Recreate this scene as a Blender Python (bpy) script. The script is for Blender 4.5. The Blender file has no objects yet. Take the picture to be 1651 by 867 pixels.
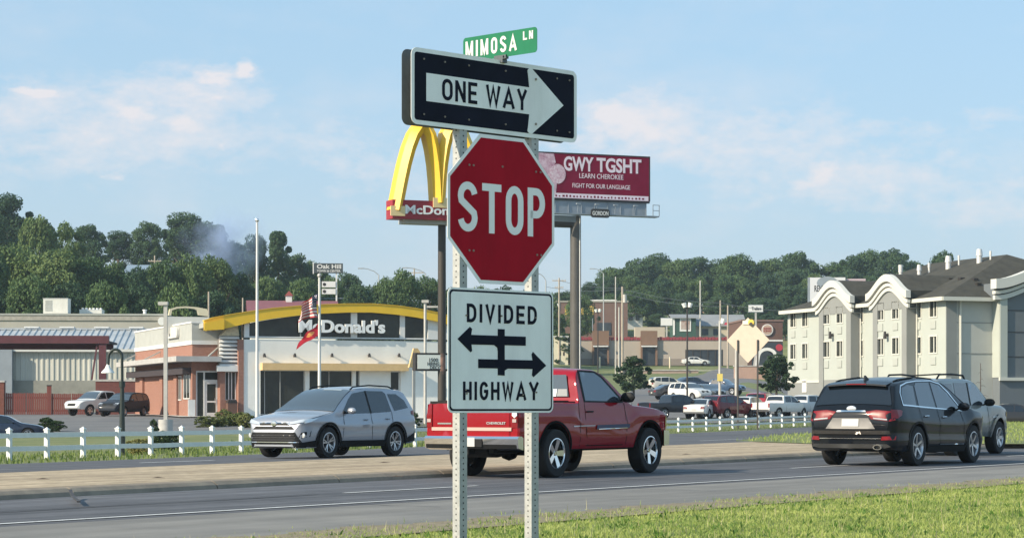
import bpy, bmesh, math, random
import numpy as np
from mathutils import Vector, Matrix
random.seed(7)
R = math.radians
SC = bpy.context.scene
COL = SC.collection
# ------------------------------------------------------------------ camera
F = 3531.0; CX = 825.5; YH = 655.0; H = 1.2      # focal length in photo pixels, horizon row, eye height
cd = bpy.data.cameras.new('camera'); cam = bpy.data.objects.new('camera', cd); COL.objects.link(cam)
cam.location = (0, 0, H); cam.rotation_euler = (R(90), 0, 0)
cd.sensor_width = 36.0; cd.lens = F/1651*36.0; cd.shift_y = (YH-433.5)/1651
cd.clip_start = 0.1; cd.clip_end = 6000
SC.camera = cam
# ------------------------------------------------------------------ light
SUN_AZ = (-0.86, -0.51); SUN_EL = R(29)
sl = bpy.data.lights.new('sun', 'SUN'); sl.energy = 3.6; sl.angle = R(0.6); sl.color = (1.0, 0.86, 0.66)
so = bpy.data.objects.new('sun', sl); COL.objects.link(so)
sd = Vector((SUN_AZ[0]*math.cos(SUN_EL), SUN_AZ[1]*math.cos(SUN_EL), math.sin(SUN_EL))).normalized()
so.rotation_euler = sd.to_track_quat('Z', 'Y').to_euler(); so.location = sd*200
SC.view_settings.view_transform = 'Standard'; SC.view_settings.look = 'None'
SC.view_settings.gamma = 1.0; SC.view_settings.exposure = 0.82; SC.view_settings.use_curve_mapping = False
# ------------------------------------------------------------------ sky with clouds (by direction)
wd = bpy.data.worlds.new('World'); SC.world = wd; wd.use_nodes = True
nt = wd.node_tree; N = nt.nodes; LK = nt.links; N.clear()
def nd(t, **k):
    n = N.new(t)
    for a, b in k.items(): setattr(n, a, b)
    return n
def mth(op, a, b=None, c=None, clamp=False):
    n = nd('ShaderNodeMath', operation=op); n.use_clamp = clamp
    for i, q in enumerate((a, b, c)):
        if q is None: continue
        if isinstance(q, (int, float)): n.inputs[i].default_value = q
        else: LK.new(q, n.inputs[i])
    return n.outputs[0]
sky = nd('ShaderNodeTexSky', sky_type='NISHITA', sun_disc=False)
sky.sun_elevation = SUN_EL; sky.sun_rotation = math.atan2(SUN_AZ[0], SUN_AZ[1])
sky.air_density = 1.0; sky.dust_density = 1.4; sky.ozone_density = 2.2; sky.altitude = 200
tc = nd('ShaderNodeTexCoord'); sp = nd('ShaderNodeSeparateXYZ'); LK.new(tc.outputs['Generated'], sp.inputs[0])
az = mth('ARCTAN2', sp.outputs[0], sp.outputs[1]); el = mth('ARCSINE', sp.outputs[2])
cb = nd('ShaderNodeCombineXYZ'); LK.new(az, cb.inputs[0]); LK.new(mth('MULTIPLY', el, 2.0), cb.inputs[1])
def noise(scale, detail, rough, off):
    m = nd('ShaderNodeMapping'); m.inputs['Location'].default_value = off; LK.new(cb.outputs[0], m.inputs[0])
    n = nd('ShaderNodeTexNoise'); n.inputs['Scale'].default_value = scale; n.inputs['Detail'].default_value = detail
    n.inputs['Roughness'].default_value = rough; LK.new(m.outputs[0], n.inputs['Vector']); return n.outputs['Fac']
na = noise(26, 6, 0.6, (1.3, 4.7, 0)); nb_ = noise(26, 6, 0.6, (8.3, 0.7, 2)); n1 = noise(60, 8, 0.66, (3.1, 1.7, 0)); n2 = noise(9, 5, 0.6, (0.4, 2.2, 0)); n3 = noise(4, 4, 0.55, (7, 5, 1))
CL = [  # photo x, y, half width, half height, strength of the cloud banks in view
 (40,168,50,12,.9),(215,185,50,26,.8),(290,205,55,28,.75),(345,130,45,17,.85),(395,122,20,17,1.),(330,160,45,14,.75),(360,163,18,8,.7),
 (190,290,30,13,.6),(362,241,10,8,.6),(60,215,80,30,.45),(985,182,52,30,1.),(1040,205,75,34,.75),(1210,222,90,20,.5),(940,215,40,35,.6),
 (1335,283,34,22,.8),(1310,298,52,15,.65),(1440,300,28,12,.55),(1580,345,70,20,.4),(1400,215,160,26,.35),(1600,200,90,20,.35),(560,300,90,60,.25),(610,140,60,16,.2)]
azd = mth('ADD', az, mth('MULTIPLY', mth('SUBTRACT', na, 0.5), 0.045)); eld = mth('ADD', el, mth('MULTIPLY', mth('SUBTRACT', nb_, 0.5), 0.022))
acc = None
for (x, y, hx, hy, s) in CL:
    a0 = math.atan((x-CX)/F); e0 = math.atan((YH-y)/F)
    u = mth('MULTIPLY', mth('SUBTRACT', azd, a0), F/hx); v = mth('MULTIPLY', mth('SUBTRACT', eld, e0), F/hy)
    d = mth('ADD', mth('MULTIPLY', u, u), mth('MULTIPLY', v, v))
    g = mth('MULTIPLY', mth('POWER', 2.718, mth('MULTIPLY', d, -0.8)), s)
    acc = g if acc is None else mth('MAXIMUM', acc, g)
wisp = mth('MULTIPLY', mth('SUBTRACT', n2, 0.47, clamp=True), 2.2, clamp=True)
mask = mth('MULTIPLY', mth('SUBTRACT', mth('ADD', mth('MULTIPLY', acc, 1.15), mth('MULTIPLY', n1, 1.1)), 0.78, clamp=True), 1.45, clamp=True)
lowband = mth('SUBTRACT', 1.0, mth('MULTIPLY', mth('ABSOLUTE', mth('SUBTRACT', el, 0.105)), 9.0), clamp=True)
mask = mth('MAXIMUM', mask, mth('MULTIPLY', mth('MULTIPLY', wisp, n1), mth('ADD', mth('MULTIPLY', lowband, 1.3), 0.2)))
BANK = [(200,215,240,75,.85),(310,160,130,48,.85),(1020,200,130,52,1.1),(1180,230,240,60,.75),(1400,290,260,70,.6),(600,260,260,90,.45),(40,180,110,40,.8),(1600,330,140,60,.5)]
bank = None
for (x, y, hx, hy, s) in BANK:
    a0 = math.atan((x-CX)/F); e0 = math.atan((YH-y)/F)
    u = mth('MULTIPLY', mth('SUBTRACT', azd, a0), F/hx); v = mth('MULTIPLY', mth('SUBTRACT', eld, e0), F/hy)
    g = mth('MULTIPLY', mth('POWER', 2.718, mth('MULTIPLY', mth('ADD', mth('MULTIPLY', u, u), mth('MULTIPLY', v, v)), -0.9)), s)
    bank = g if bank is None else mth('MAXIMUM', bank, g)
den = mth('ADD', bank, mth('ADD', mth('MULTIPLY', mth('SUBTRACT', n1, 0.5), 1.5), mth('MULTIPLY', mth('SUBTRACT', na, 0.5), 1.1)))
mask = mth('MAXIMUM', mask, mth('MULTIPLY', mth('MULTIPLY', mth('SUBTRACT', den, 0.22, clamp=True), 1.05), mth('MINIMUM', mth('MULTIPLY', bank, 2.5), 1.0), clamp=True))
mask = mth('MINIMUM', mth('MULTIPLY', mask, 0.85), 0.8)
# summer haze: the sky whitens towards the horizon all round
hz = mth('POWER', 2.718, mth('MULTIPLY', mth('MAXIMUM', el, 0.0), -8.5))
SKYK = 0.1
mul = nd('ShaderNodeMix', data_type='RGBA', blend_type='MULTIPLY'); mul.inputs[0].default_value = 1.0
LK.new(sky.outputs[0], mul.inputs[6]); mul.inputs[7].default_value = (0.86, 1.0, 1.10, 1)
veil = nd('ShaderNodeMix', data_type='RGBA'); LK.new(mth('POWER', 2.718, mth('MULTIPLY', mth('MAXIMUM', el, 0.0), -9.0)), veil.inputs[0]); veil.inputs[6].default_value = (2.45, 3.9, 5.0, 1); veil.inputs[7].default_value = (3.6, 3.75, 4.05, 1)
m1 = nd('ShaderNodeMix', data_type='RGBA'); LK.new(mth('ADD', mth('MULTIPLY', hz, 0.3), 0.62), m1.inputs[0]); LK.new(mul.outputs[2], m1.inputs[6]); LK.new(veil.outputs[2], m1.inputs[7])
m2 = nd('ShaderNodeMix', data_type='RGBA'); LK.new(mask, m2.inputs[0]); LK.new(m1.outputs[2], m2.inputs[6]); m2.inputs[7].default_value = (5.25, 4.85, 4.85, 1)
bg = nd('ShaderNodeBackground'); LK.new(m2.outputs[2], bg.inputs[0]); bg.inputs[1].default_value = SKYK
wo = nd('ShaderNodeOutputWorld'); LK.new(bg.outputs[0], wo.inputs[0])
SC.cycles.use_denoising = True
SC.cycles.max_bounces = 6; SC.cycles.diffuse_bounces = 3; SC.cycles.glossy_bounces = 3; SC.cycles.transmission_bounces = 4; SC.cycles.volume_bounces = 1
SC.cycles.transparent_max_bounces = 8
# ------------------------------------------------------------------ materials
MATS = {}
def mat(name, col, rough=.6, metal=0., coat=0., var=0., vscale=1., bump=0., bscale=20., spec=.5, col2=None, mode='pos', emit=0., trans=0., stretch=None, coat_ior=1.5):
    if name in MATS: return MATS[name]
    m = bpy.data.materials.new(name); m.use_nodes = True; t = m.node_tree; n = t.nodes; b = n['Principled BSDF']
    c = (col[0], col[1], col[2], 1)
    b.inputs['Base Color'].default_value = c; b.inputs['Roughness'].default_value = rough; b.inputs['Metallic'].default_value = metal
    b.inputs['Coat Weight'].default_value = coat; b.inputs['Coat Roughness'].default_value = .03; b.inputs['Coat IOR'].default_value = coat_ior; b.inputs['Specular IOR Level'].default_value = spec
    src = None
    if var or bump or col2:
        if mode == 'pos': g = n.new('ShaderNodeNewGeometry'); src = g.outputs['Position']
        else: g = n.new('ShaderNodeTexCoord'); src = g.outputs['Object']
        if stretch:
            mp = n.new('ShaderNodeMapping'); mp.inputs['Scale'].default_value = stretch; t.links.new(src, mp.inputs[0]); src = mp.outputs[0]
    if var or col2:
        no = n.new('ShaderNodeTexNoise'); no.inputs['Scale'].default_value = vscale; no.inputs['Detail'].default_value = 6; no.inputs['Roughness'].default_value = .65
        t.links.new(src, no.inputs['Vector'])
        rp = n.new('ShaderNodeValToRGB'); t.links.new(no.outputs['Fac'], rp.inputs[0])
        if col2: a, z = c, (col2[0], col2[1], col2[2], 1)
        else: a = tuple(q*(1-var) for q in c[:3])+(1,); z = tuple(min(1, q*(1+var)) for q in c[:3])+(1,)
        rp.color_ramp.elements[0].position = .32; rp.color_ramp.elements[1].position = .68
        rp.color_ramp.elements[0].color = a; rp.color_ramp.elements[1].color = z
        t.links.new(rp.outputs[0], b.inputs['Base Color'])
    if bump:
        nb = n.new('ShaderNodeTexNoise'); nb.inputs['Scale'].default_value = bscale; nb.inputs['Detail'].default_value = 4; t.links.new(src, nb.inputs['Vector'])
        bp = n.new('ShaderNodeBump'); bp.inputs['Strength'].default_value = bump; bp.inputs['Distance'].default_value = .02
        t.links.new(nb.outputs['Fac'], bp.inputs['Height']); t.links.new(bp.outputs[0], b.inputs['Normal'])
    if emit:
        b.inputs['Emission Color'].default_value = c; b.inputs['Emission Strength'].default_value = emit
    MATS[name] = m; return m
def paint(name, col, metal=.25, rough=.32, coat=1.):
    return mat(name, col, .42, metal, coat=coat, var=.04, vscale=.7, spec=.05, coat_ior=1.5)
# ------------------------------------------------------------------ objects
def tag(o, label=None, cat=None, group=None, kind=None):
    if label: o['label'] = label
    if cat: o['category'] = cat
    if group: o['group'] = group
    if kind: o['kind'] = kind
    return o
def thing(name, label, cat, loc=(0, 0, 0), rz=0., group=None, scale=1.):
    o = bpy.data.objects.new(name, None); COL.objects.link(o); o.location = loc; o.rotation_euler = (0, 0, rz); o.scale = (scale,)*3
    o.empty_display_size = .3
    return tag(o, label, cat, group)
def copy_tree(o, parent=None):
    c = o.copy(); COL.objects.link(c); c.parent = parent
    for ch in [q for q in o.children]: copy_tree(ch, c)
    return c
class MB:
    def __init__(s): s.v = []; s.f = []; s.m = []
    def add(s, vs, fs, mi=0):
        o = len(s.v); s.v += [tuple(q) for q in vs]; s.f += [tuple(i+o for i in f) for f in fs]; s.m += [mi]*len(fs); return s
    def box(s, x0, x1, y0, y1, z0, z1, mi=0):
        return s.add([(x0,y0,z0),(x1,y0,z0),(x1,y1,z0),(x0,y1,z0),(x0,y0,z1),(x1,y0,z1),(x1,y1,z1),(x0,y1,z1)],
                     [(0,3,2,1),(4,5,6,7),(0,1,5,4),(1,2,6,5),(2,3,7,6),(3,0,4,7)], mi)
    def bar(s, p0, p1, w, h, mi=0, up=(0, 0, 1)):
        p0 = Vector(p0); p1 = Vector(p1); d = (p1-p0).normalized(); u = Vector(up)
        if abs(d.dot(u)) > .98: u = Vector((0, 1, 0))
        a = d.cross(u).normalized()*(w/2); b = a.cross(d).normalized()*(h/2)
        vs = [p+i*a+j*b for p in (p0, p1) for i, j in ((-1,-1),(1,-1),(1,1),(-1,1))]
        return s.add(vs, [(3,2,1,0),(4,5,6,7),(0,1,5,4),(1,2,6,5),(2,3,7,6),(3,0,4,7)], mi)
    def cyl(s, p0, p1, r0, r1=None, n=12, mi=0, cap=True):
        r1 = r0 if r1 is None else r1
        p0 = Vector(p0); p1 = Vector(p1); d = (p1-p0).normalized(); u = Vector((0, 0, 1)) if abs(d.z) < .9 else Vector((1, 0, 0))
        a = d.cross(u).normalized(); b = d.cross(a)
        vs = []
        for p, r in ((p0, r0), (p1, r1)):
            for k in range(n): vs.append(p+(a*math.cos(2*math.pi*k/n)+b*math.sin(2*math.pi*k/n))*r)
        fs = [(k, (k+1) % n, n+(k+1) % n, n+k) for k in range(n)]
        if cap: fs += [tuple(range(n-1, -1, -1)), tuple(range(n, 2*n))]
        return s.add(vs, fs, mi)
    def tube(s, pts, r, n=8, mi=0):
        pts = [Vector(p) for p in pts]; rs = r if isinstance(r, (list, tuple)) else [r]*len(pts); vs = []; fs = []
        a = None
        for i, p in enumerate(pts):
            d = (pts[min(i+1, len(pts)-1)]-pts[max(i-1, 0)]).normalized()
            if a is None:
                u = Vector((0, 0, 1)) if abs(d.z) < .9 else Vector((1, 0, 0)); a = d.cross(u).normalized()
            else: a = (a-d*a.dot(d)).normalized()
            b = d.cross(a)
            for k in range(n): vs.append(p+(a*math.cos(2*math.pi*k/n)+b*math.sin(2*math.pi*k/n))*rs[i])
        for i in range(len(pts)-1):
            for k in range(n): fs.append((i*n+k, i*n+(k+1) % n, (i+1)*n+(k+1) % n, (i+1)*n+k))
        fs += [tuple(range(n-1, -1, -1)), tuple(range((len(pts)-1)*n, len(pts)*n))]
        return s.add(vs, fs, mi)
    def prism(s, poly, a, b, axis='y', mi=0):
        n = len(poly)
        if axis == 'y': f = lambda p, q: (p[0], q, p[1])
        elif axis == 'x': f = lambda p, q: (q, p[0], p[1])
        else: f = lambda p, q: (p[0], p[1], q)
        vs = [f(p, a) for p in poly]+[f(p, b) for p in poly]
        return s.add(vs, [tuple(range(n)), tuple(range(2*n-1, n-1, -1))]+[((i+1) % n, i, n+i, n+(i+1) % n) for i in range(n)], mi)
    def lathe(s, prof, n=24, axis='y', c=(0, 0, 0), mi=0, closed=False):
        vs = []; fs = []; m = len(prof)
        for k in range(n):
            an = 2*math.pi*k/n
            for r, h in prof:
                if axis == 'y': vs.append((c[0]+r*math.cos(an), c[1]+h, c[2]+r*math.sin(an)))
                else: vs.append((c[0]+r*math.cos(an), c[1]+r*math.sin(an), c[2]+h))
        for k in range(n):
            for i in range(m if closed else m-1):
                j = (i+1) % m; fs.append((k*m+i, k*m+j, ((k+1) % n)*m+j, ((k+1) % n)*m+i))
        return s.add(vs, fs, mi)
    def grid(s, rows, mi=0):
        o = []; w = len(rows[0])
        for r in rows: o += list(r)
        return s.add(o, [(i*w+j, i*w+j+1, (i+1)*w+j+1, (i+1)*w+j) for i in range(len(rows)-1) for j in range(w-1)], mi)
    def mesh(s, name, mats, smooth=None, fix=True):
        me = bpy.data.meshes.new(name); me.from_pydata(s.v, [], s.f)
        for m in (mats if isinstance(mats, (list, tuple)) else [mats]): me.materials.append(m)
        me.polygons.foreach_set('material_index', s.m)
        if fix:
            bm = bmesh.new(); bm.from_mesh(me); bmesh.ops.recalc_face_normals(bm, faces=bm.faces); bm.to_mesh(me); bm.free()
        if smooth is not None:
            me.polygons.foreach_set('use_smooth', [True]*len(me.polygons)); me.set_sharp_from_angle(angle=R(smooth))
        me.update(); return me
    def build(s, name, mats, parent=None, smooth=None, fix=True):
        return link(name, s.mesh(name, mats, smooth, fix), parent)
def link(name, me, parent=None):
    o = bpy.data.objects.new(name, me); COL.objects.link(o)
    if parent: o.parent = parent
    return o
def text_mesh(txt, size=1., xs=1., extrude=.01, offset=0., align='LEFT', spacing=1., name='letters'):
    c = bpy.data.curves.new(name, 'FONT'); c.body = txt; c.size = size; c.extrude = extrude; c.offset = offset; c.align_x = align; c.space_character = spacing; c.resolution_u = 4
    o = bpy.data.objects.new(name, c); COL.objects.link(o)
    dg = bpy.context.evaluated_depsgraph_get(); me = bpy.data.meshes.new_from_object(o.evaluated_get(dg))
    bpy.data.objects.remove(o); bpy.data.curves.remove(c)
    me.transform(Matrix.Rotation(R(90), 4, 'X') @ Matrix.Diagonal((xs, 1, 1, 1)))   # stands up: x right, z up, faces -y
    return me
def fit_text(name, txt, m, parent, x0, x1, z0, z1, y, depth=.01, bold=0.):
    me = text_mesh(txt, 1., 1., .5, bold, name=name)
    co = np.empty(len(me.vertices)*3); me.vertices.foreach_get('co', co); co = co.reshape(-1, 3)
    a = co.min(0); b = co.max(0)
    co[:, 0] = x0+(co[:, 0]-a[0])/(b[0]-a[0])*(x1-x0); co[:, 2] = z0+(co[:, 2]-a[2])/(b[2]-a[2])*(z1-z0); co[:, 1] = y+(co[:, 1]-a[1])/(b[1]-a[1])*depth
    me.vertices.foreach_set('co', co.ravel()); me.materials.clear(); me.materials.append(m); me.update()
    return link(name, me, parent)
# ------------------------------------------------------------------ the place: terrain height
TH = R(33.5); DU = (math.sin(TH), math.cos(TH)); DV = (-math.cos(TH), math.sin(TH))   # along the highway, across it
def uv(X, Y): return DU[0]*X+DU[1]*Y, DV[0]*X+DV[1]*Y
def xy(u, v): return DU[0]*u+DV[0]*v, DU[1]*u+DV[1]*v
PR = [(-.60, [(75,-.5),(110,-.1),(135,.5),(160,.55),(220,1.2),(255,5),(300,12),(345,20),(400,25),(480,29),(650,34),(1500,40)]),
 (-.19, [(75,-.5),(110,-.1),(135,.5),(160,.55),(220,1.2),(255,5),(300,12),(345,19),(400,24),(480,29),(650,34),(1500,40)]),
 (-.08, [(75,-.5),(110,0),(140,.55),(200,1.5),(260,4),(300,7),(340,9),(380,13),(480,20),(650,27),(1500,40)]),
 (.05, [(100,-.4),(140,-.2),(168,.4),(250,3.3),(335,6.0),(350,7.7),(400,8.0),(460,17),(600,27),(1500,40)]),
 (.106, [(100,-.4),(140,-.2),(168,.4),(250,3.3),(335,6.2),(350,7.7),(400,8.0),(460,17),(600,27),(1500,40)]),
 (.15, [(100,-.4),(150,-.2),(170,.45),(220,.9),(300,4),(380,9),(460,17),(600,28),(1500,40)]),
 (.195, [(100,-.4),(122,.0),(138,.95),(155,1.2),(170,1.15),(220,1.4),(300,4),(380,9),(460,17),(600,28),(1500,40)]),
 (.60, [(100,-.4),(122,.0),(138,.95),(155,1.2),(170,1.15),(220,1.4),(300,4),(380,9),(460,18),(600,30),(1500,40)])]
def gz_arr(X, Y):
    X = np.asarray(X, float); Y = np.asarray(Y, float)
    u = DU[0]*X+DU[1]*Y; v = DV[0]*X+DV[1]*Y
    zr = np.interp(v, [-999, 31, 58, 999], [0, 0, -.5, -.5])
    r = X/np.maximum(Y, 20.); rr = [p[0] for p in PR]
    cols = [np.interp(Y, [q[0] for q in p[1]], [q[1] for q in p[1]]) for p in PR]
    r = np.clip(r, rr[0], rr[-1]); out = np.zeros_like(X)
    for i in range(len(rr)-1):
        m = (r >= rr[i]) & (r <= rr[i+1]); t = (r-rr[i])/(rr[i+1]-rr[i]); t = t*t*(3-2*t)
        out = np.where(m, cols[i]*(1-t)+cols[i+1]*t, out)
    t = np.clip((v-56)/16, 0, 1); t = t*t*(3-2*t)
    return zr*(1-t)+out*t
def gz(X, Y): return float(gz_arr([X], [Y])[0])
_Y = np.concatenate([np.arange(8, 200, .1), np.arange(200, 900, .5)])
def hit(px, py, dz=0.):
    """where the sight line through a photo pixel meets the ground"""
    X = (px-CX)*_Y/F; z = H-(py-YH)*_Y/F; d = z-(gz_arr(X, _Y)+dz)
    i = np.argmax(d < 0)
    if d[i] >= 0: i = len(_Y)-1
    return Vector((X[i], _Y[i], z[i]))
def at(px, py, Y): return Vector(((px-CX)*Y/F, Y, H-(py-YH)*Y/F))
def stand(px, Y): X = (px-CX)*Y/F; return Vector((X, Y, gz(X, Y)))
class Frame:
    """a building's own axes: x along its front, y away from the road, z up; origin given by a pixel column and a distance"""
    def __init__(s, px, Y, deg, z=None):
        s.o = stand(px, Y)
        if z is not None: s.o.z = z
        s.a = R(deg); s.ex = Vector((math.cos(s.a), math.sin(s.a), 0)); s.ey = Vector((-math.sin(s.a), math.cos(s.a), 0))
    def fr(s, px, py, d=0.):
        dr = Vector(((px-CX)/F, 1, -(py-YH)/F)); c = Vector((0, 0, H))
        p0 = s.o+s.ey*d; t = (p0-c).dot(s.ey)/dr.dot(s.ey); p = c+dr*t-s.o
        return p.dot(s.ex), p.z
    def sd(s, px, py, d=0.):
        dr = Vector(((px-CX)/F, 1, -(py-YH)/F)); c = Vector((0, 0, H))
        p0 = s.o+s.ex*d; t = (p0-c).dot(s.ex)/dr.dot(s.ex); p = c+dr*t-s.o
        return p.dot(s.ey), p.z
    def thing(s, name, label, cat, group=None): return thing(name, label, cat, s.o, s.a, group)
# ================================================================== the ground, the highway, the verges
def struct(o): o['kind'] = 'structure'; return o
M_soil = mat('verge_ground', (.10,.135,.04), .95, col2=(.20,.205,.08), vscale=.35, bump=.6, bscale=9)
M_asph = mat('asphalt', (.088,.091,.102), .85, col2=(.128,.13,.14), vscale=1.3, bump=.25, bscale=120, spec=.35)
M_asph2 = mat('asphalt_lot', (.13,.13,.135), .9, col2=(.19,.185,.18), vscale=.25, bump=.2, bscale=40, spec=.3)
M_shld = mat('shoulder_asphalt', (.19,.185,.175), .9, col2=(.25,.24,.22), vscale=.8, bump=.4, bscale=70, spec=.3)
M_line = mat('road_paint', (.72,.73,.72), .7, col2=(.45,.45,.44), vscale=14)
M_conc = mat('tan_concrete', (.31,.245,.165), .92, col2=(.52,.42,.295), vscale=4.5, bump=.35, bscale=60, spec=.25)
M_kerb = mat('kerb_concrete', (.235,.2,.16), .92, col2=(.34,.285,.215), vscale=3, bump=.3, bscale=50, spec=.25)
M_conc2 = mat('grey_concrete', (.46,.45,.42), .9, var=.18, vscale=2, bump=.2, bscale=40)
xs = np.unique(np.concatenate([np.arange(-520, -120, 16), np.arange(-120, -30, 3.), np.arange(-30, 60, 1.5), np.arange(60, 150, 3.), np.arange(150, 560, 16)]))
ys = np.unique(np.concatenate([np.arange(-60, 10, 5), np.arange(10, 130, 1.5), np.arange(130, 400, 3.), np.arange(400, 700, 12), np.arange(700, 1501, 80)]))
gx, gy = np.meshgrid(xs, ys); gzz = gz_arr(gx.ravel(), gy.ravel())
vs = np.stack([gx.ravel(), gy.ravel(), gzz], 1)
w = len(xs); fs = [(i*w+j, i*w+j+1, (i+1)*w+j+1, (i+1)*w+j) for i in range(len(ys)-1) for j in range(w-1)]
g = MB(); g.v = [tuple(q) for q in vs]; g.f = fs; g.m = [0]*len(fs)
struct(g.build('ground', M_soil, None, 60, fix=False))
def drape(name, pts, m, off, step=4., parent=None):
    bm = bmesh.new(); bm.faces.new([bm.verts.new((p[0], p[1], 0)) for p in pts])
    X = [p[0] for p in pts]; Y = [p[1] for p in pts]
    for ax, lo, hi in ((0, min(X), max(X)), (1, min(Y), max(Y))):
        q = lo+step
        while q < hi:
            c = [0, 0, 0]; c[ax] = q; nrm = [0, 0, 0]; nrm[ax] = 1
            bmesh.ops.bisect_plane(bm, geom=bm.verts[:]+bm.edges[:]+bm.faces[:], plane_co=c, plane_no=nrm); q += step
    for v in bm.verts: v.co.z = gz(v.co.x, v.co.y)+off
    bmesh.ops.recalc_face_normals(bm, faces=bm.faces)
    if bm.faces[0].normal.z < 0: bmesh.ops.reverse_faces(bm, faces=bm.faces)
    me = bpy.data.meshes.new(name); bm.to_mesh(me); bm.free(); me.materials.append(m)
    return link(name, me, parent)
def line2(pa, pb, dz=0.):
    a = hit(*pa, dz); b = hit(*pb, dz); ua, va = uv(a.x, a.y); ub, vb = uv(b.x, b.y); k = (vb-va)/(ub-ua)
    return lambda u: va+(u-ua)*k
v_edge = line2((0,847.5), (1651,748)); v_kerb = line2((0,807.5), (1320,738.5)); v_med = line2((0,762), (1060,718), .13); v_lane = line2((555,796.5), (1320,753.5))
GE = 12.95                                                          # where the near verge begins
def strip(name, fa, fb, u0, u1, z, m, parent=None, step=4.):
    b = MB(); rows = []; u = u0
    while u <= u1+1e-6:
        rows.append([xy(u, fa(u))+(z,), xy(u, fb(u))+(z,)]); u += step
    b.grid(rows); return b.build(name, m, parent, fix=False)
road = struct(strip('highway', lambda u: GE+1.55-.6, lambda u: v_kerb(u)+.05, -60, 260, .012, M_asph))
struct(strip('road_shoulder', lambda u: GE-.1, lambda u: v_edge(u)-.4 if v_edge(u)-.4 < 17 else v_edge(u)-.4, -60, 260, .016, M_shld))
strip('edge_line', lambda u: v_edge(u)-.055, lambda u: v_edge(u)+.055, -60, 260, .021, M_line, road)
def uof(px, py): p = hit(px, py); return uv(p.x, p.y)[0]
for ua, ub in ((uof(555,796.5), uof(768,784.5)), (uof(1278,756), uof(1278,756)+3.2), (uof(1278,756)+12, uof(1278,756)+15.2)):
    strip('lane_line', lambda u: v_lane(u)-.05, lambda u: v_lane(u)+.05, ua, ub, .0205, M_line, road, step=(ub-ua)/3)
# a tar seam that runs along the lane joint
M_tar = mat('tar_seam', (.05,.05,.055), .8)
def streaks(m, lo, hi, sx=.035, sy=1.6):
    # long wheel-track and oil streaks that follow the carriageway
    t = m.node_tree; n = t.nodes; b = n['Principled BSDF']; old = b.inputs['Base Color'].links[0].from_socket; g = n.new('ShaderNodeNewGeometry'); mp = n.new('ShaderNodeMapping'); mp.vector_type = 'TEXTURE'; mp.inputs['Rotation'].default_value = (0, 0, R(90)-TH); mp.inputs['Scale'].default_value = (1/sx, 1/sy, 1); t.links.new(g.outputs['Position'], mp.inputs[0])
    no = n.new('ShaderNodeTexNoise'); no.inputs['Scale'].default_value = 1.; no.inputs['Detail'].default_value = 7; no.inputs['Roughness'].default_value = .6; t.links.new(mp.outputs[0], no.inputs['Vector']); rp = n.new('ShaderNodeValToRGB'); t.links.new(no.outputs['Fac'], rp.inputs[0]); e = rp.color_ramp.elements; e[0].position = .36; e[1].position = .66; e[0].color = (lo, lo, lo, 1); e[1].color = (hi, hi, hi, 1)
    mx = n.new('ShaderNodeMix'); mx.data_type = 'RGBA'; mx.blend_type = 'MULTIPLY'; mx.inputs[0].default_value = 1.; t.links.new(old, mx.inputs[6]); t.links.new(rp.outputs[0], mx.inputs[7]); t.links.new(mx.outputs[2], b.inputs['Base Color'])
streaks(M_asph, .58, 1.25, .03, 2.2); streaks(M_shld, .82, 1.12, .06, 1.1); streaks(M_conc, .74, 1.16, .12, 1.4); streaks(M_kerb, .8, 1.15, .3, 3.)
rc = random.Random(9)
for k in range(13):
    u0 = 4+k*5.6+rc.uniform(-1.5, 1.5); v0 = rc.uniform(14.2, 18.5); b = MB(); P_ = [(u0, v0)]
    for j in range(9): P_.append((P_[-1][0]+rc.uniform(-.12, .22), P_[-1][1]+rc.uniform(.18, .42)))
    for j in range(9): b.add([xy(P_[j][0]-.012, P_[j][1])+(.0195,), xy(P_[j][0]+.014, P_[j][1])+(.0195,), xy(P_[j+1][0]+.014, P_[j+1][1])+(.0195,), xy(P_[j+1][0]-.012, P_[j+1][1])+(.0195,)], [(0,1,2,3)])
    b.build('road_crack', M_tar, road)
strip('tar_seam', lambda u: v_lane(u)-.02+.03*math.sin(u*1.7), lambda u: v_lane(u)+.03+.03*math.sin(u*1.7+.4), -40, uof(555,796.5)-.2, .0185, M_tar, road, step=.8)
# raised concrete median with a kerb of poured sections
HM = .13
med = struct(strip('median', lambda u: v_kerb(u)+.40, lambda u: v_med(u), -60, 140, HM, M_conc))
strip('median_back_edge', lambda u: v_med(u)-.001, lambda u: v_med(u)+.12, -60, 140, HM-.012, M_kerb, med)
u = -40.; k = 0
while u < 118:
    n = 3.05
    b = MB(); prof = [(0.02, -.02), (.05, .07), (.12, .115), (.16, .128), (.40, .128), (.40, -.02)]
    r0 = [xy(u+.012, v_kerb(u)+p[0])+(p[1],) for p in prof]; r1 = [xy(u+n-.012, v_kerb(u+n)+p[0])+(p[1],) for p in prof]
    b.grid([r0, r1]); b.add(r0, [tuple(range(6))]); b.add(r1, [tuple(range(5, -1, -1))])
    b.build('kerb_section', M_kerb, med); u += n; k += 1
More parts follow.
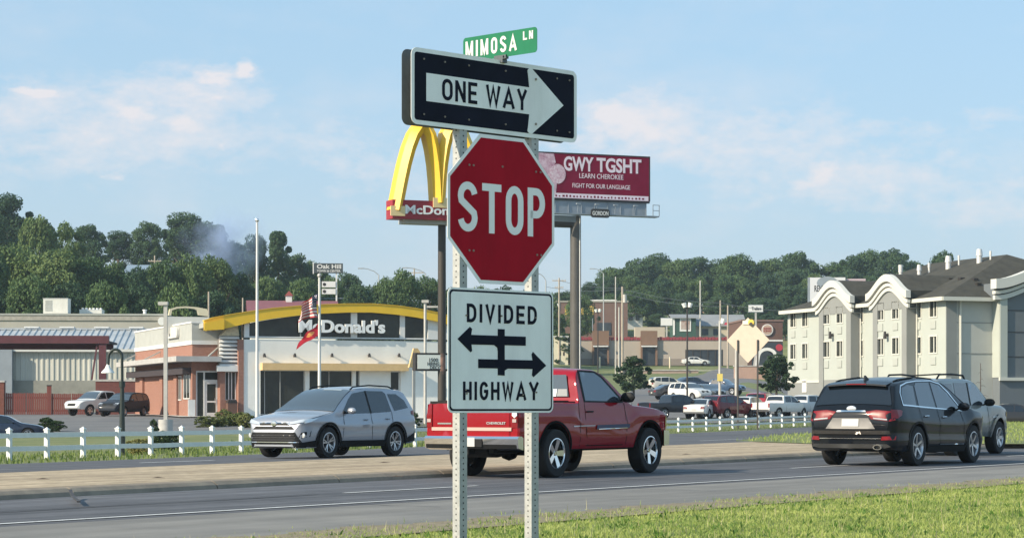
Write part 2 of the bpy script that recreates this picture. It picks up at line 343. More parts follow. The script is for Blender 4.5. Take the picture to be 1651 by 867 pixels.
# crack and small debris on the median
b = MB()
p = [hit(*q, HM) for q in ((113,789.5),(118,792),(122,796),(127,800))]
for i in range(3): b.bar(p[i]+Vector((0,0,-.06 if i else .002)), p[i+1]+Vector((0,0,-.06)), .04, .02)
b.build('crack', M_tar, med)
for (px, py) in ((69,772),(255,770),(620,745.5),(1106,732),(640,768)):
    q = hit(px, py, HM); b = MB(); b.add([q+Vector(d) for d in ((-.10,-.02,.002),(.12,-.01,.003),(.06,.05,.008),(-.07,.04,.004),(.02*math.sin(px),.01,.02))], [(0,1,4),(1,2,4),(2,3,4),(3,0,4),(0,3,2,1)])
    tag(b.build('litter', mat('litter_brown', (.08,.06,.045), .9)), 'scrap of dark litter on the tan median ' + {69:'left of the kerb joint',255:'towards the light pole with concrete base',620:'behind the silver car',1106:'ahead of the red pickup',640:'at the kerb behind the red pickup'}[px], 'litter', 'scraps of litter on the median')
# far carriageway
far_px = [(-420,768),(-200,758),(0,750),(240,741),(480,731),(650,722.5),(860,711.5),(1060,700.5),(1310,688.5),(1500,680),(1651,674),(1900,665)]
fe = [hit(*q) for q in far_px]
u_list = [-55, -20, 10, 40, 70, 100, 130]
near_pts = [xy(u, v_med(u)+.05) for u in u_list]
fp = [(q.x, q.y) for q in fe]
farroad = struct(drape('far_carriageway', near_pts+fp[::-1], M_asph, .03, 3.))
for (a, b_) in (((1128,710.2),(1200,707.2)), ((226,745.6),(345,741.6)), ((1000,716),(1040,714))):
    p, q = hit(*a, .035), hit(*b_, .035); d = (q-p).normalized(); s = Vector((-d.y, d.x, 0))*.06
    bb = MB(); bb.add([p-s, q-s, q+s, p+s], [(0,1,2,3)]); o = bb.build('lane_dash', M_line, farroad); o.location.z = .004
# lots beyond the fences
def hp(lst): return [(hit(*q).x, hit(*q).y) for q in lst]
lotL = hp([(-420,716),(-100,708),(100,704),(330,700.5),(560,693),(760,689)])+[stand(760,175)[:2], stand(-420,175)[:2]]
struct(drape('parking_lot', lotL, M_asph2, .06, 5.))
lotR = hp([(985,685),(1160,683),(1330,676.5),(1651,668),(1900,662)])+[tuple(stand(p_, y_)[:2]) for p_, y_ in ((1900,205),(1300,215),(1275,330),(1165,346),(1140,338),(1050,262),(985,215))]
struct(drape('hillside_parking_lot', lotR, M_asph2, .06, 5.))
struct(drape('storefront_terrace', [tuple(stand(p_, y_)[:2]) for p_, y_ in ((860,351),(1290,351),(1290,372),(860,372))], M_asph2, .07, 4.))
# sandy grit washed against the grass
M_grit = mat('roadside_grit', (.20,.17,.12), .95, col2=(.32,.27,.19), vscale=6, bump=.6, bscale=60, spec=.15)
struct(strip('grit_edge', lambda u: GE-.9, lambda u: GE+.14+.10*math.sin(u*2.3)+.08*math.sin(u*5.9+1)+.05*math.sin(u*13.), -40, 120, .022, M_grit, None, .2))
# ------------------------------------------------------------------ grass
def grass_mat(name, c1, c2, c3):
    m = bpy.data.materials.new(name); m.use_nodes = True; t = m.node_tree; n = t.nodes; b = n['Principled BSDF']; b.inputs['Roughness'].default_value = .6; b.inputs['Specular IOR Level'].default_value = .25
    g = n.new('ShaderNodeNewGeometry'); no = n.new('ShaderNodeTexNoise'); no.inputs['Scale'].default_value = .8; no.inputs['Detail'].default_value = 10; no.inputs['Roughness'].default_value = .75
    t.links.new(g.outputs['Position'], no.inputs['Vector'])
    r1 = n.new('ShaderNodeValToRGB'); t.links.new(no.outputs['Fac'], r1.inputs[0])
    r1.color_ramp.elements[0].position = .40; r1.color_ramp.elements[1].position = .585; r1.color_ramp.elements[0].color = (*c1, 1); r1.color_ramp.elements[1].color = (*c2, 1)
    r2 = n.new('ShaderNodeValToRGB'); t.links.new(g.outputs['Random Per Island'], r2.inputs[0]); e = r2.color_ramp.elements
    e[0].position = 0; e[0].color = (0, 0, 0, 1); e[1].position = 1; e[1].color = (.55, .55, .55, 1)
    mx = n.new('ShaderNodeMix'); mx.data_type = 'RGBA'; t.links.new(r2.outputs[0], mx.inputs[0]); t.links.new(r1.outputs[0], mx.inputs[6]); mx.inputs[7].default_value = (*c3, 1)
    t.links.new(mx.outputs[2], b.inputs['Base Color'])
    tr = n.new('ShaderNodeBsdfTranslucent'); t.links.new(mx.outputs[2], tr.inputs[0]); ms = n.new('ShaderNodeMixShader'); ms.inputs[0].default_value = .35
    t.links.new(b.outputs[0], ms.inputs[1]); t.links.new(tr.outputs[0], ms.inputs[2]); t.links.new(ms.outputs[0], n['Material Output'].inputs[0]); return m
M_grass = grass_mat('grass_blades', (.10,.22,.022), (.39,.46,.11), (.55,.56,.24))
def blades(name, label, P, hmin, hmax, wid, lean, m, seed):
    rng = np.random.default_rng(seed); n = len(P); hgt = rng.uniform(hmin, hmax, n)*rng.uniform(.6, 1.15, n)
    a = rng.uniform(0, 2*np.pi, n); dx = np.cos(a); dy = np.sin(a); la = rng.uniform(0, 2*np.pi, n); ll = rng.uniform(0, lean, n)*hgt
    wv = wid*rng.uniform(.6, 1.3, n)
    z = P[:, 2]
    v = np.empty((n, 5, 3))
    mx = P[:, 0]+.35*ll*np.cos(la); my = P[:, 1]+.35*ll*np.sin(la)
    v[:, 0] = np.stack([P[:, 0]-dx*wv, P[:, 1]-dy*wv, z-.01], 1); v[:, 1] = np.stack([P[:, 0]+dx*wv, P[:, 1]+dy*wv, z-.01], 1)
    v[:, 2] = np.stack([mx+dx*wv*.8, my+dy*wv*.8, z+hgt*.55], 1); v[:, 3] = np.stack([mx-dx*wv*.8, my-dy*wv*.8, z+hgt*.55], 1)
    v[:, 4] = np.stack([P[:, 0]+ll*np.cos(la), P[:, 1]+ll*np.sin(la), z+hgt], 1)
    me = bpy.data.meshes.new(name); me.vertices.add(n*5); me.vertices.foreach_set('co', v.ravel())
    i = np.arange(n)*5; li = np.stack([i, i+1, i+2, i+3, i+3, i+2, i+4], 1).ravel(); me.loops.add(n*7); me.loops.foreach_set('vertex_index', li.astype(np.int32))
    me.polygons.add(n*2); st = np.stack([np.arange(n)*7, np.arange(n)*7+4], 1).ravel(); me.polygons.foreach_set('loop_start', st.astype(np.int32))
    me.update(calc_edges=True); me.materials.append(m)
    return tag(link(name, me), label, 'grass', kind='stuff')
rng = np.random.default_rng(3)
def near_pts_():
    n = 620000; Y = rng.uniform(12.0, 47, n); X = rng.uniform(-.27, .29, n)*Y
    keep = rng.uniform(0, 1, n) < np.clip(1.15*Y/30, 0, 1)*np.clip(34/Y, .3, 1)
    X, Y = X[keep], Y[keep]; u, v = uv(X, Y)
    edge = GE+.16*np.sin(u*1.3)+.14*np.sin(u*3.1+1)+.09*np.sin(u*7.3)+.06*np.sin(u*17.)
    dens = np.clip((edge-v)/.9, 0, 1)**.8+.05*((v > edge) & (v < edge+.45)); m = rng.uniform(0, 1, len(X)) < dens
    X, Y = X[m], Y[m]; return np.stack([X, Y, gz_arr(X, Y)], 1)
P = near_pts_()
print('grass blades', len(P))
lump = .55+.45*np.sin(P[:, 0]*2.3+1.2*np.sin(P[:, 1]*1.1))*np.sin(P[:, 1]*1.9+P[:, 0])
tall = rng.uniform(0, 1, len(P)) < np.clip(lump-.6, 0, .35)
blades('near_verge_grass', 'ragged sunlit grass of the near roadside verge', P[~tall], .018, .048, .0058, 1.3, M_grass, 1)
blades('tall_grass_tufts', 'taller loose tufts standing out of the near roadside grass', P[tall], .035, .085, .0055, 1.0, M_grass, 2)
# weeds and dry seed stalks scattered in the verge
wq = P[rng.integers(0, len(P), 420)]; wk = np.repeat(wq, 7, 0)+np.concatenate([rng.normal(0, .03, (2940, 2)), np.zeros((2940, 1))], 1)
blades('verge_weeds', 'broad-leaved dark weeds scattered through the near roadside grass', wk, .03, .08, .011, 1.1, grass_mat('weed_leaves', (.06,.14,.02), (.12,.23,.04), (.16,.27,.06)), 21)
blades('dry_seed_stalks', 'thin straw-coloured seed stalks standing above the near roadside grass', P[rng.integers(0, len(P), 1500)], .07, .15, .0035, .5, grass_mat('straw', (.40,.36,.18), (.52,.47,.26), (.6,.55,.34)), 22)
def fill_px(poly_xy, n, seed):
    r_ = np.random.default_rng(seed); A = np.array(poly_xy); lo = A.min(0); hi = A.max(0); q = r_.uniform(lo, hi, (n, 2))
    ins = np.zeros(n, bool); j = len(A)-1
    for i in range(len(A)):
        c = ((A[i, 1] > q[:, 1]) != (A[j, 1] > q[:, 1])) & (q[:, 0] < (A[j, 0]-A[i, 0])*(q[:, 1]-A[i, 1])/(A[j, 1]-A[i, 1]+1e-12)+A[i, 0]); ins ^= c; j = i
    q = q[ins]; return np.stack([q[:, 0], q[:, 1], gz_arr(q[:, 0], q[:, 1])], 1)
mg = [hit(px, py, HM) for px, py in ((1185,711.5),(1250,706.5),(1310,703.5),(1450,697),(1651,688),(1850,682),(1850,706),(1651,716),(1450,716),(1310,715.5))]
mgxy = [(q.x, q.y) for q in mg]
b = MB(); b.add([(q[0], q[1], HM+.015) for q in mgxy], [tuple(range(len(mgxy)))]); struct(b.build('median_turf', M_soil, None))
P = fill_px(mgxy, 70000, 4); P[:, 2] = HM+.015
blades('median_grass', 'green grass strip on the far end of the median', P, .06, .14, .012, .7, M_grass, 5)
fv = fp[1:11]; back = [(q[0]+DV[0]*d, q[1]+DV[1]*d) for q, d in zip(fv, (14,14,14,13,13,13,13,15,15,15))]
P = fill_px(fv+back[::-1], 90000, 6)
blades('far_verge_grass', 'mown grass along the white rail fences', P, .06, .17, .02, .8, grass_mat('far_grass_blades', (.09,.16,.035), (.18,.25,.06), (.28,.3,.11)), 7)
# ================================================================== the sign cluster in front
def arc(cx, cy, rx, ry, a0, a1, n=10): return [(cx+rx*math.cos(R(a0+(a1-a0)*i/n)), cy+ry*math.sin(R(a0+(a1-a0)*i/n))) for i in range(n+1)]
def glyph(ch, w, t):
    """strokes of a highway capital, height 1: list of (points, closed)"""
    l, r, b, p = t/2, w-t/2, t/2, 1-t/2; m = w/2; rx = (r-l)/2
    if ch == 'I': return .0, [([(t/2, 0), (t/2, 1)], 0)]
    if ch == 'T': return w, [([(0, p), (w, p)], 0), ([(m, 0), (m, p)], 0)]
    if ch == 'L': return w, [([(l, 1), (l, b), (w, b)], 0)]
    if ch == 'E': return w, [([(w, p), (l, p), (l, b), (w, b)], 0), ([(l, .5), (w*.9, .5)], 0)]
    if ch == 'H': return w, [([(l, 0), (l, 1)], 0), ([(r, 0), (r, 1)], 0), ([(l, .5), (r, .5)], 0)]
    if ch == 'N': return w, [([(l, 0), (l, 1)], 0), ([(r, 0), (r, 1)], 0), ([(l, .97), (r, .03)], 0)]
    if ch == 'M': return w, [([(l, 0), (l, 1)], 0), ([(r, 0), (r, 1)], 0), ([(l, .97), (m, .12), (r, .97)], 0)]
    if ch == 'V': return w, [([(l*.8, 1), (m, t*.5), (w-l*.8, 1)], 0)]
    if ch == 'W': return w, [([(l*.8, 1), (w*.29, t*.55), (m, .88), (w*.71, t*.55), (w-l*.8, 1)], 0)]
    if ch == 'Y': return w, [([(l*.8, 1), (m, .46), (w-l*.8, 1)], 0), ([(m, 0), (m, .5)], 0)]
    if ch == 'A': return w, [([(l*.8, 0), (m, 1-t*.6), (w-l*.8, 0)], 0), ([(w*.24, .28), (w*.76, .28)], 0)]
    if ch == 'O': ry = min(.36, rx*1.25); return w, [(arc(m, p-ry, rx, ry, 0, 180, 12)+arc(m, b+ry, rx, ry, 180, 360, 12), 1)]
    if ch == 'P': ry = .235; return w, [([(l, 0), (l, p)]+arc(w*.5, p-ry, r-w*.5, ry, 90, -90, 12)+[(l, p-2*ry)], 0)]
    if ch == 'D': ry = .33; return w, [([(l, b), (l, p)]+arc(w*.42, p-ry, r-w*.42, ry, 90, 0, 8)+arc(w*.42, b+ry, r-w*.42, ry, 0, -90, 8), 1)]
    if ch == 'G': ry = .32; return w, [(arc(m, p-ry, rx, ry, 25, 180, 12)+arc(m, b+ry, rx, ry, 180, 360, 12)+[(r, .48), (m, .48)], 0)]
    if ch == 'S':
        ry = (1-t)/4
        return w, [(arc(m, p-ry, rx, ry, 12, 180, 12)+[(l+rx*.1, .62), (m, .5), (r-rx*.1, .38)]+arc(m, b+ry, rx, ry, 0, -168, 12), 0)]
def ribbon(mb, pts, closed, t, y, d):
    P = [Vector((p[0], p[1])) for p in pts]; n = len(P); L_ = []; R_ = []
    for i in range(n):
        a = P[(i-1) % n] if (closed or i > 0) else None; c = P[(i+1) % n] if (closed or i < n-1) else None
        d0 = (P[i]-a).normalized() if a is not None else (c-P[i]).normalized(); d1 = (c-P[i]).normalized() if c is not None else d0
        nn = Vector((-d0.y-d1.y, d0.x+d1.x)); nn.normalize(); k = max(.45, nn.dot(Vector((-d0.y, d0.x))))
        o = nn*(t/2/k); L_.append(P[i]+o); R_.append(P[i]-o)
    for i in range(n if closed else n-1):
        j = (i+1) % n; q = [L_[i], L_[j], R_[j], R_[i]]
        mb.add([(p.x, y, p.y) for p in q]+[(p.x, y+d, p.y) for p in q], [(0,1,2,3),(7,6,5,4),(0,4,5,1),(1,5,6,2),(2,6,7,3),(3,7,4,0)])
def lettering(parent, txt, m, x0, x1, z0, h, y, ws, t=.17, gap=.14, name='letter', depth=.0022, dxf=None):
    """one child per letter; ws = widths of the letters in units of the height"""
    tot = 0; gl = []
    for ch in txt:
        if ch == ' ': gl.append(None); tot += .35; continue
        w = t if ch == 'I' else ws.get(ch, ws['*']); gl.append((ch, w)); tot += w+gap
    tot -= gap; k = (x1-x0)/(tot*h); x = 0
    for g_ in gl:
        if g_ is None: x += .35; continue
        ch, w = g_; _, st = glyph(ch, w, t); b = MB()
        for q, (pts, cl) in enumerate(st):
            P = [((x+p[0])*h*k, p[1]*h) for p in pts]
            ribbon(b, P, cl, t*h*(.55+.45*k), -.0002*q, depth)
        o = b.build(name, m, parent); o.location = (x0, y-depth, z0); x += w+gap
M_alu = mat('sign_aluminium', (.5,.51,.52), .45, metal=.8, var=.15, vscale=9)
M_back = mat('sign_back', (.10,.115,.125), .55, metal=.3, var=.2, vscale=6)
M_white = mat('sign_white', (.93,.92,.89), .6, var=.09, vscale=4, spec=.2, stretch=(1,1,.3))
M_red = mat('sign_red', (.40,.006,.02), .6, var=.14, vscale=5, spec=.12, stretch=(1,1,.3), bump=.05, bscale=30)
M_black = mat('sign_black', (.008,.010,.022), .6, var=.2, vscale=5, spec=.12)
M_green = mat('sign_green', (.015,.17,.085), .5, var=.08, vscale=8, spec=.2)
M_lett = mat('sign_letter_white', (.93,.92,.89), .6, spec=.2)
M_galv = mat('galvanised_steel', (.36,.37,.36), .55, metal=.3, col2=(.50,.50,.48), vscale=25, bump=.1, bscale=90)
M_bolt = mat('bolt', (.30,.25,.20), .5, metal=.5)
M_hole = mat('punched_hole', (.03,.03,.03), .8)
def rrect(x0, x1, z0, z1, r, n=5):
    p = []
    for cx, cz, a in ((x1-r, z1-r, 0), (x0+r, z1-r, 90), (x0+r, z0+r, 180), (x1-r, z0+r, 270)):
        p += arc(cx, cz, r, r, a, a+90, n)
    return p
SG = Frame(800, 13.5, 44, 0.)
SG.o = at(800, YH, 13.5); SG.o.z = 0
def sz(py): return H-(py-YH)*13.5/F
def frame_panel(root, x0, x1, z0, z1, r, border, m_edge, m_in, name='face', y=0.):
    """outer sheet, then the printed field 1 mm proud"""
    MB().prism(rrect(x0, x1, z0, z1, r), y, y+.003).build('border', m_edge, root)
    MB().prism(rrect(x0+border, x1-border, z0+border, z1-border, max(.004, r-border)), y-.001, y-.0002).build(name, m_in, root)
def bolts(root, pts, y=0., s=.009):
    for (x, z) in pts:
        b = MB(); b.cyl((x, y-.006, z), (x, y+.001, z), s, n=6); b.build('bolt', M_bolt, root)
# posts (square punched steel tube); near face parallel to the signs
pw = .0625
for px, lab in ((741, 'punched square steel post under the left halves of the signs'), (857, 'punched square steel post under the right halves of the signs')):
    x, _ = SG.fr(px, YH, .004); t = thing('sign_post', lab, 'sign post', SG.o, SG.a, 'posts carrying the sign cluster')
    top = sz(112) if px < 800 else sz(125)
    b = MB(); b.box(x, x+pw, .004, .004+pw, -.4, top); b.build('tube', M_galv, t)
    b = MB(); z = .1
    while z < top-.03:
        c = (x+pw/2, .0035, z); b.cyl(c, (c[0], .0045, z), .0055, n=8)
        c = (x-.0005, .004+pw/2, z+.0); b.cyl(c, (x+.0005, c[1], z), .0055, n=8); z += .0254*1.35
    o = b.build('punched_holes', M_hole, t); o['kind'] = 'stuff'
# STOP
r = thing('stop_sign', 'large red octagonal STOP sign with white border, middle of the sign cluster', 'stop sign', SG.o, SG.a)
xl, _ = SG.fr(724.5, 334); xr, _ = SG.fr(891, 340); xc = (xl+xr)/2; zc = sz(338.5); a = .457; k = math.tan(math.pi/8)*a
octo = lambda q: [(xc+s*q*X, zc+q*Z) for s, X, Z in ((1,1,math.tan(math.pi/8)),(1,math.tan(math.pi/8),1),(-1,math.tan(math.pi/8),1),(-1,1,math.tan(math.pi/8)),(-1,1,-math.tan(math.pi/8)),(-1,math.tan(math.pi/8),-1),(1,math.tan(math.pi/8),-1),(1,1,-math.tan(math.pi/8)))]
MB().prism(octo(a), 0, .003).build('border', M_white, r); MB().prism(octo(a-.022), -.001, -.0002).build('face', M_red, r)
l0, _ = SG.fr(738, 336); l1, _ = SG.fr(878, 340)
lettering(r, 'STOP', M_lett, l0, l1, zc-.147, .305, -.0012, {'*': .52, 'T': .56, 'S': .56}, t=.155, gap=.14)
bolts(r, [(xc+dx, zc+dz) for dx, dz in ((-.28,.26),(-.245,.26),(.29,.26),(.33,.26),(0,.27),(-.28,-.26),(-.245,-.26),(.3,-.26),(.335,-.26))], -.001, .007)
# ONE WAY (pair back to back)
x0, _ = SG.fr(663, 150); x1, _ = SG.fr(930, 165); z1 = sz(96); z0 = z1-.457
r = thing('one_way_sign', 'black ONE WAY sign with white right-pointing arrow above the STOP sign', 'one way sign', SG.o, SG.a)
frame_panel(r, x0, x1, z0, z1, .045, .026, M_white, M_black)
def P1(px, py): x, z = SG.fr(px, py); return x, z
ar = [P1(*q) for q in ((687,122),(853,136.5))]; ab = [P1(*q) for q in ((687,170),(853,182.5))]
zm = z0+.2285; hs = .084
xh = P1(853, 136)[0]; xt = P1(908, 165)[0]
poly = [(ar[0][0], zm+hs), (xh, zm+hs), (xh-.012, zm+.168)]+arc(xh+.012, zm+.176, .03, .03, 160, 40, 6)+[(xt, zm)]+[(p[0], 2*zm-p[1]) for p in (arc(xh+.012, zm+.176, .03, .03, 160, 40, 6))[::-1]]+[(xh-.012, zm-.168), (xh, zm-hs), (ar[0][0], zm-hs)]
MB().prism(poly, -.003, -.0012).build('arrow', M_white, r)
lettering(r, 'ONE WAY', M_black, P1(712,150)[0], P1(849,158)[0], zm-.064, .128, -.0032, {'*': .56, 'W': .78, 'A': .66, 'E': .48}, t=.15, gap=.13)
bolts(r, [(x0+f*(x1-x0), zm+s*.165) for f in (.07, .19, .33, .55, .87, .95) for s in (-1, 1)], -.001, .006)
bolts(r, [(xh+.055, zm+.14), (xh+.055, zm-.14)], -.003, .008)
r = thing('one_way_sign', 'dark back of the sign mounted behind the ONE WAY sign, showing at its left edge', 'one way sign', SG.o, SG.a)
MB().prism(rrect(x0-.012, x1-.035, z0+.0, z1-.004, .045), .07, .0735).build('border', M_back, r)
MB().prism(rrect(x0+.014, x1-.06, z0+.026, z1-.03, .02), .0738, .0748).build('face', M_black, r)
# DIVIDED HIGHWAY
x0, _ = SG.fr(722, 560); x1, _ = SG.fr(892, 565); z1 = sz(466.5); z0 = sz(665)
r = thing('divided_highway_sign', 'white DIVIDED HIGHWAY sign with two opposed black arrows below the STOP sign', 'road sign', SG.o, SG.a)
frame_panel(r, x0, x1, z0, z1, .04, .012, M_white, M_black); o = MB().prism(rrect(x0+.024, x1-.024, z0+.024, z1-.024, .022), -.0022, -.0012).build('field', M_white, r)
W_ = {'*': .6, 'W': .8, 'A': .74, 'Y': .72, 'E': .54}
lettering(r, 'DIVIDED', M_black, SG.fr(752,507)[0], SG.fr(865,511)[0], SG.fr(800,520.5)[1], .112, -.0024, W_, t=.17, gap=.2)
lettering(r, 'HIGHWAY', M_black, SG.fr(746,630)[0], SG.fr(868,633)[0], SG.fr(800,644.5)[1], .112, -.0024, W_, t=.17, gap=.2)
def Q(px, py): return SG.fr(px, py)
def sym(pts, lift): MB().prism([Q(*p) for p in pts], -.0045-lift, -.0024-lift).build('arrow', M_black, r)
sym([(737,546),(757,526.5),(760.5,530),(759,539.5),(847,542.5),(847,557),(759.5,555),(760.5,565.5),(758,567.5)], 0)
sym([(880,589),(858.5,567),(856.5,571),(858,580.5),(770.5,578.5),(770.5,593),(858,594.5),(857,604.5),(859.5,607.5)], 0)
sym([(802,530),(813,530.5),(813,579),(814,592),(820,592.5),(813,597),(813,605),(802,604.5),(802,566),(801,560),(796,556),(802,555.5)], .0004)
bolts(r, [Q(751,508), Q(808,509), Q(836,509.5), Q(863,512), Q(750,628), Q(752,634), Q(842,636), Q(864,632)], -.0024, .006)
# street name blade on its bracket
SN = Frame(806, 13.5, -43, 0.); SN.o = SG.o+SG.ex*((xl+xr)/2-.0)+SG.ey*.03; SN.o.z = 0
r = thing('street_name_sign', 'small green MIMOSA LN street name blade on top of the sign cluster', 'street sign', SN.o, SN.a)
bx0, bz0 = SN.fr(747, 101); bx1, bz1 = SN.fr(866, 44); bx1 -= .0; zt_ = SN.fr(805, 53)[1]; zb_ = zt_-.155
MB().prism(rrect(bx0, bx1, zb_, zt_, .022), -.001, .0015).build('blade', M_green, r)
lettering(r, 'MIMOSA', mat('street_letter', (.62,.64,.62), .6), bx0+.022, bx0+.022+(bx1-bx0)*.70, zb_+.03, .10, -.0012, {'*': .5, 'M': .62, 'A': .6, 'S': .5}, t=.17, gap=.2)
lettering(r, 'LN', mat('street_letter', (.62,.64,.62), .6), bx1-.115, bx1-.03, zb_+.085, .052, -.0012, {'*': .55}, t=.2, gap=.25)
b = MB(); cxm = SN.fr(808, 90)[0]
b.box(cxm-.05, cxm+.05, -.012, .014, zb_-.012, zb_+.012); b.box(cxm-.03, cxm+.03, -.02, .022, zb_-.035, zb_-.012)
b.cyl((cxm+.03, -.022, zb_+.002), (cxm+.03, .024, zb_+.002), .006, n=6); b.build('bracket', M_back, r)
# ================================================================== vehicles
def pchip(tab):
    x = [p[0] for p in tab]; y = [p[1] for p in tab]; n = len(x); h = [x[i+1]-x[i] for i in range(n-1)]; d = [(y[i+1]-y[i])/h[i] for i in range(n-1)]
    m = [d[0]]+[0 if d[i-1]*d[i] <= 0 else 2*d[i-1]*d[i]/(d[i-1]+d[i]) for i in range(1, n-1)]+[d[-1]]
    def f(q):
        if q <= x[0]: return y[0]
        if q >= x[-1]: return y[-1]
        lo = 0; hi = n-1
        while hi-lo > 1:
            c = (lo+hi)//2
            if x[c] <= q: lo = c
            else: hi = c
        t = (q-x[lo])/h[lo]
        return (1+2*t)*(1-t)**2*y[lo]+t*(1-t)**2*h[lo]*m[lo]+t*t*(3-2*t)*y[lo+1]+t*t*(t-1)*h[lo]*m[lo+1]
    return f
M_tyre = mat('tyre_rubber', (.012,.012,.013), .8, bump=.3, bscale=60)
M_trim = mat('black_trim', (.009,.010,.011), .6, spec=.25)
M_well = mat('wheel_well', (.008,.008,.009), .95, spec=.05)
M_glass = mat('car_glass', (.040,.052,.064), .05, spec=.2, coat=1., coat_ior=1.9)
M_glassd = mat('privacy_glass', (.004,.006,.009), .05, spec=.1, coat=1., coat_ior=1.75)
M_chrome = mat('chrome', (.78,.78,.78), .12, metal=1.)
M_rimsil = mat('alloy_rim', (.55,.56,.58), .28, metal=.85)
M_rimdark = mat('rim_barrel', (.02,.02,.022), .5)
M_tail = mat('tail_lamp_red', (.20,.004,.008), .3, coat=.6, spec=.2)
M_lamp = mat('lamp_clear', (.75,.77,.78), .12, metal=.5, coat=.6)
M_amber = mat('amber_lamp', (.75,.28,.02), .2, coat=.5)
M_plate = mat('number_plate', (.55,.55,.53), .5, var=.05, vscale=30)
M_wht = mat('white_paint_plain', (.8,.8,.78), .5)
M_seam = mat('panel_gap', (.008,.008,.009), .9, spec=.1)
WHEELS = {}
def wheel_mesh(key, rad, rim, wid, spokes, style):
    if key in WHEELS: return WHEELS[key]
    h = wid/2
    ty = MB(); ty.lathe([(rim, -h*.8), (rim+.015, -h*.98), (rad*.93, -h*1.0), (rad*.985, -h*.86), (rad, -h*.6), (rad, h*.6), (rad*.985, h*.86), (rad*.93, h*1.0), (rim+.015, h*.98), (rim, h*.8)], 36, closed=True)
    tm = ty.mesh('tyre', M_tyre, 35)
    rm = MB(); f = h*.75                                           # outer face at +y
    rm.lathe([(rim+.004, h*.93), (rim-.012, h*.95), (rim-.022, h*.8), (rim-.028, -h*.4)], 32, mi=0)
    rm.lathe([(rim-.026, h*.05), (.02, h*.0)], 24, mi=1)
    rm.cyl((0, f*.3, 0), (0, f*.93, 0), rim*.2, rim*.15, 12)
    for k in range(spokes):
        an = 2*math.pi*k/spokes+.3
        offs = (0,) if style != 'double' else (-.15, .15)
        for o in offs:
            a1 = an+o*.35; a2 = an+o*1.25; c0 = rim*.14; c1 = rim-.014; w0 = rim*(.15 if style == 'fat' else .1)*(1 if style != 'double' else .62); w1 = w0*(1.35 if style == 'fat' else .95)
            for s in (0,):
                p0 = Vector((math.cos(a1)*c0, 0, math.sin(a1)*c0)); p1 = Vector((math.cos(a2)*c1, 0, math.sin(a2)*c1)); t = (p1-p0).normalized(); n_ = Vector((-t.z, 0, t.x))
                vs = [p0+n_*w0+Vector((0, f*.86, 0)), p0-n_*w0+Vector((0, f*.86, 0)), p1-n_*w1+Vector((0, f*1.12, 0)), p1+n_*w1+Vector((0, f*1.12, 0))]
                lo = [v-Vector((0, .05, 0)) for v in vs]
                rm.add(vs+lo, [(0,1,2,3),(7,6,5,4),(0,4,5,1),(1,5,6,2),(2,6,7,3),(3,7,4,0)])
    for k in range(5): rm.cyl((math.cos(k*1.2566)*rim*.12, f*.9, math.sin(k*1.2566)*rim*.12), (math.cos(k*1.2566)*rim*.12, f*.98, math.sin(k*1.2566)*rim*.12), .008, n=6, mi=1)
    WHEELS[key] = (rm, tm); return WHEELS[key]
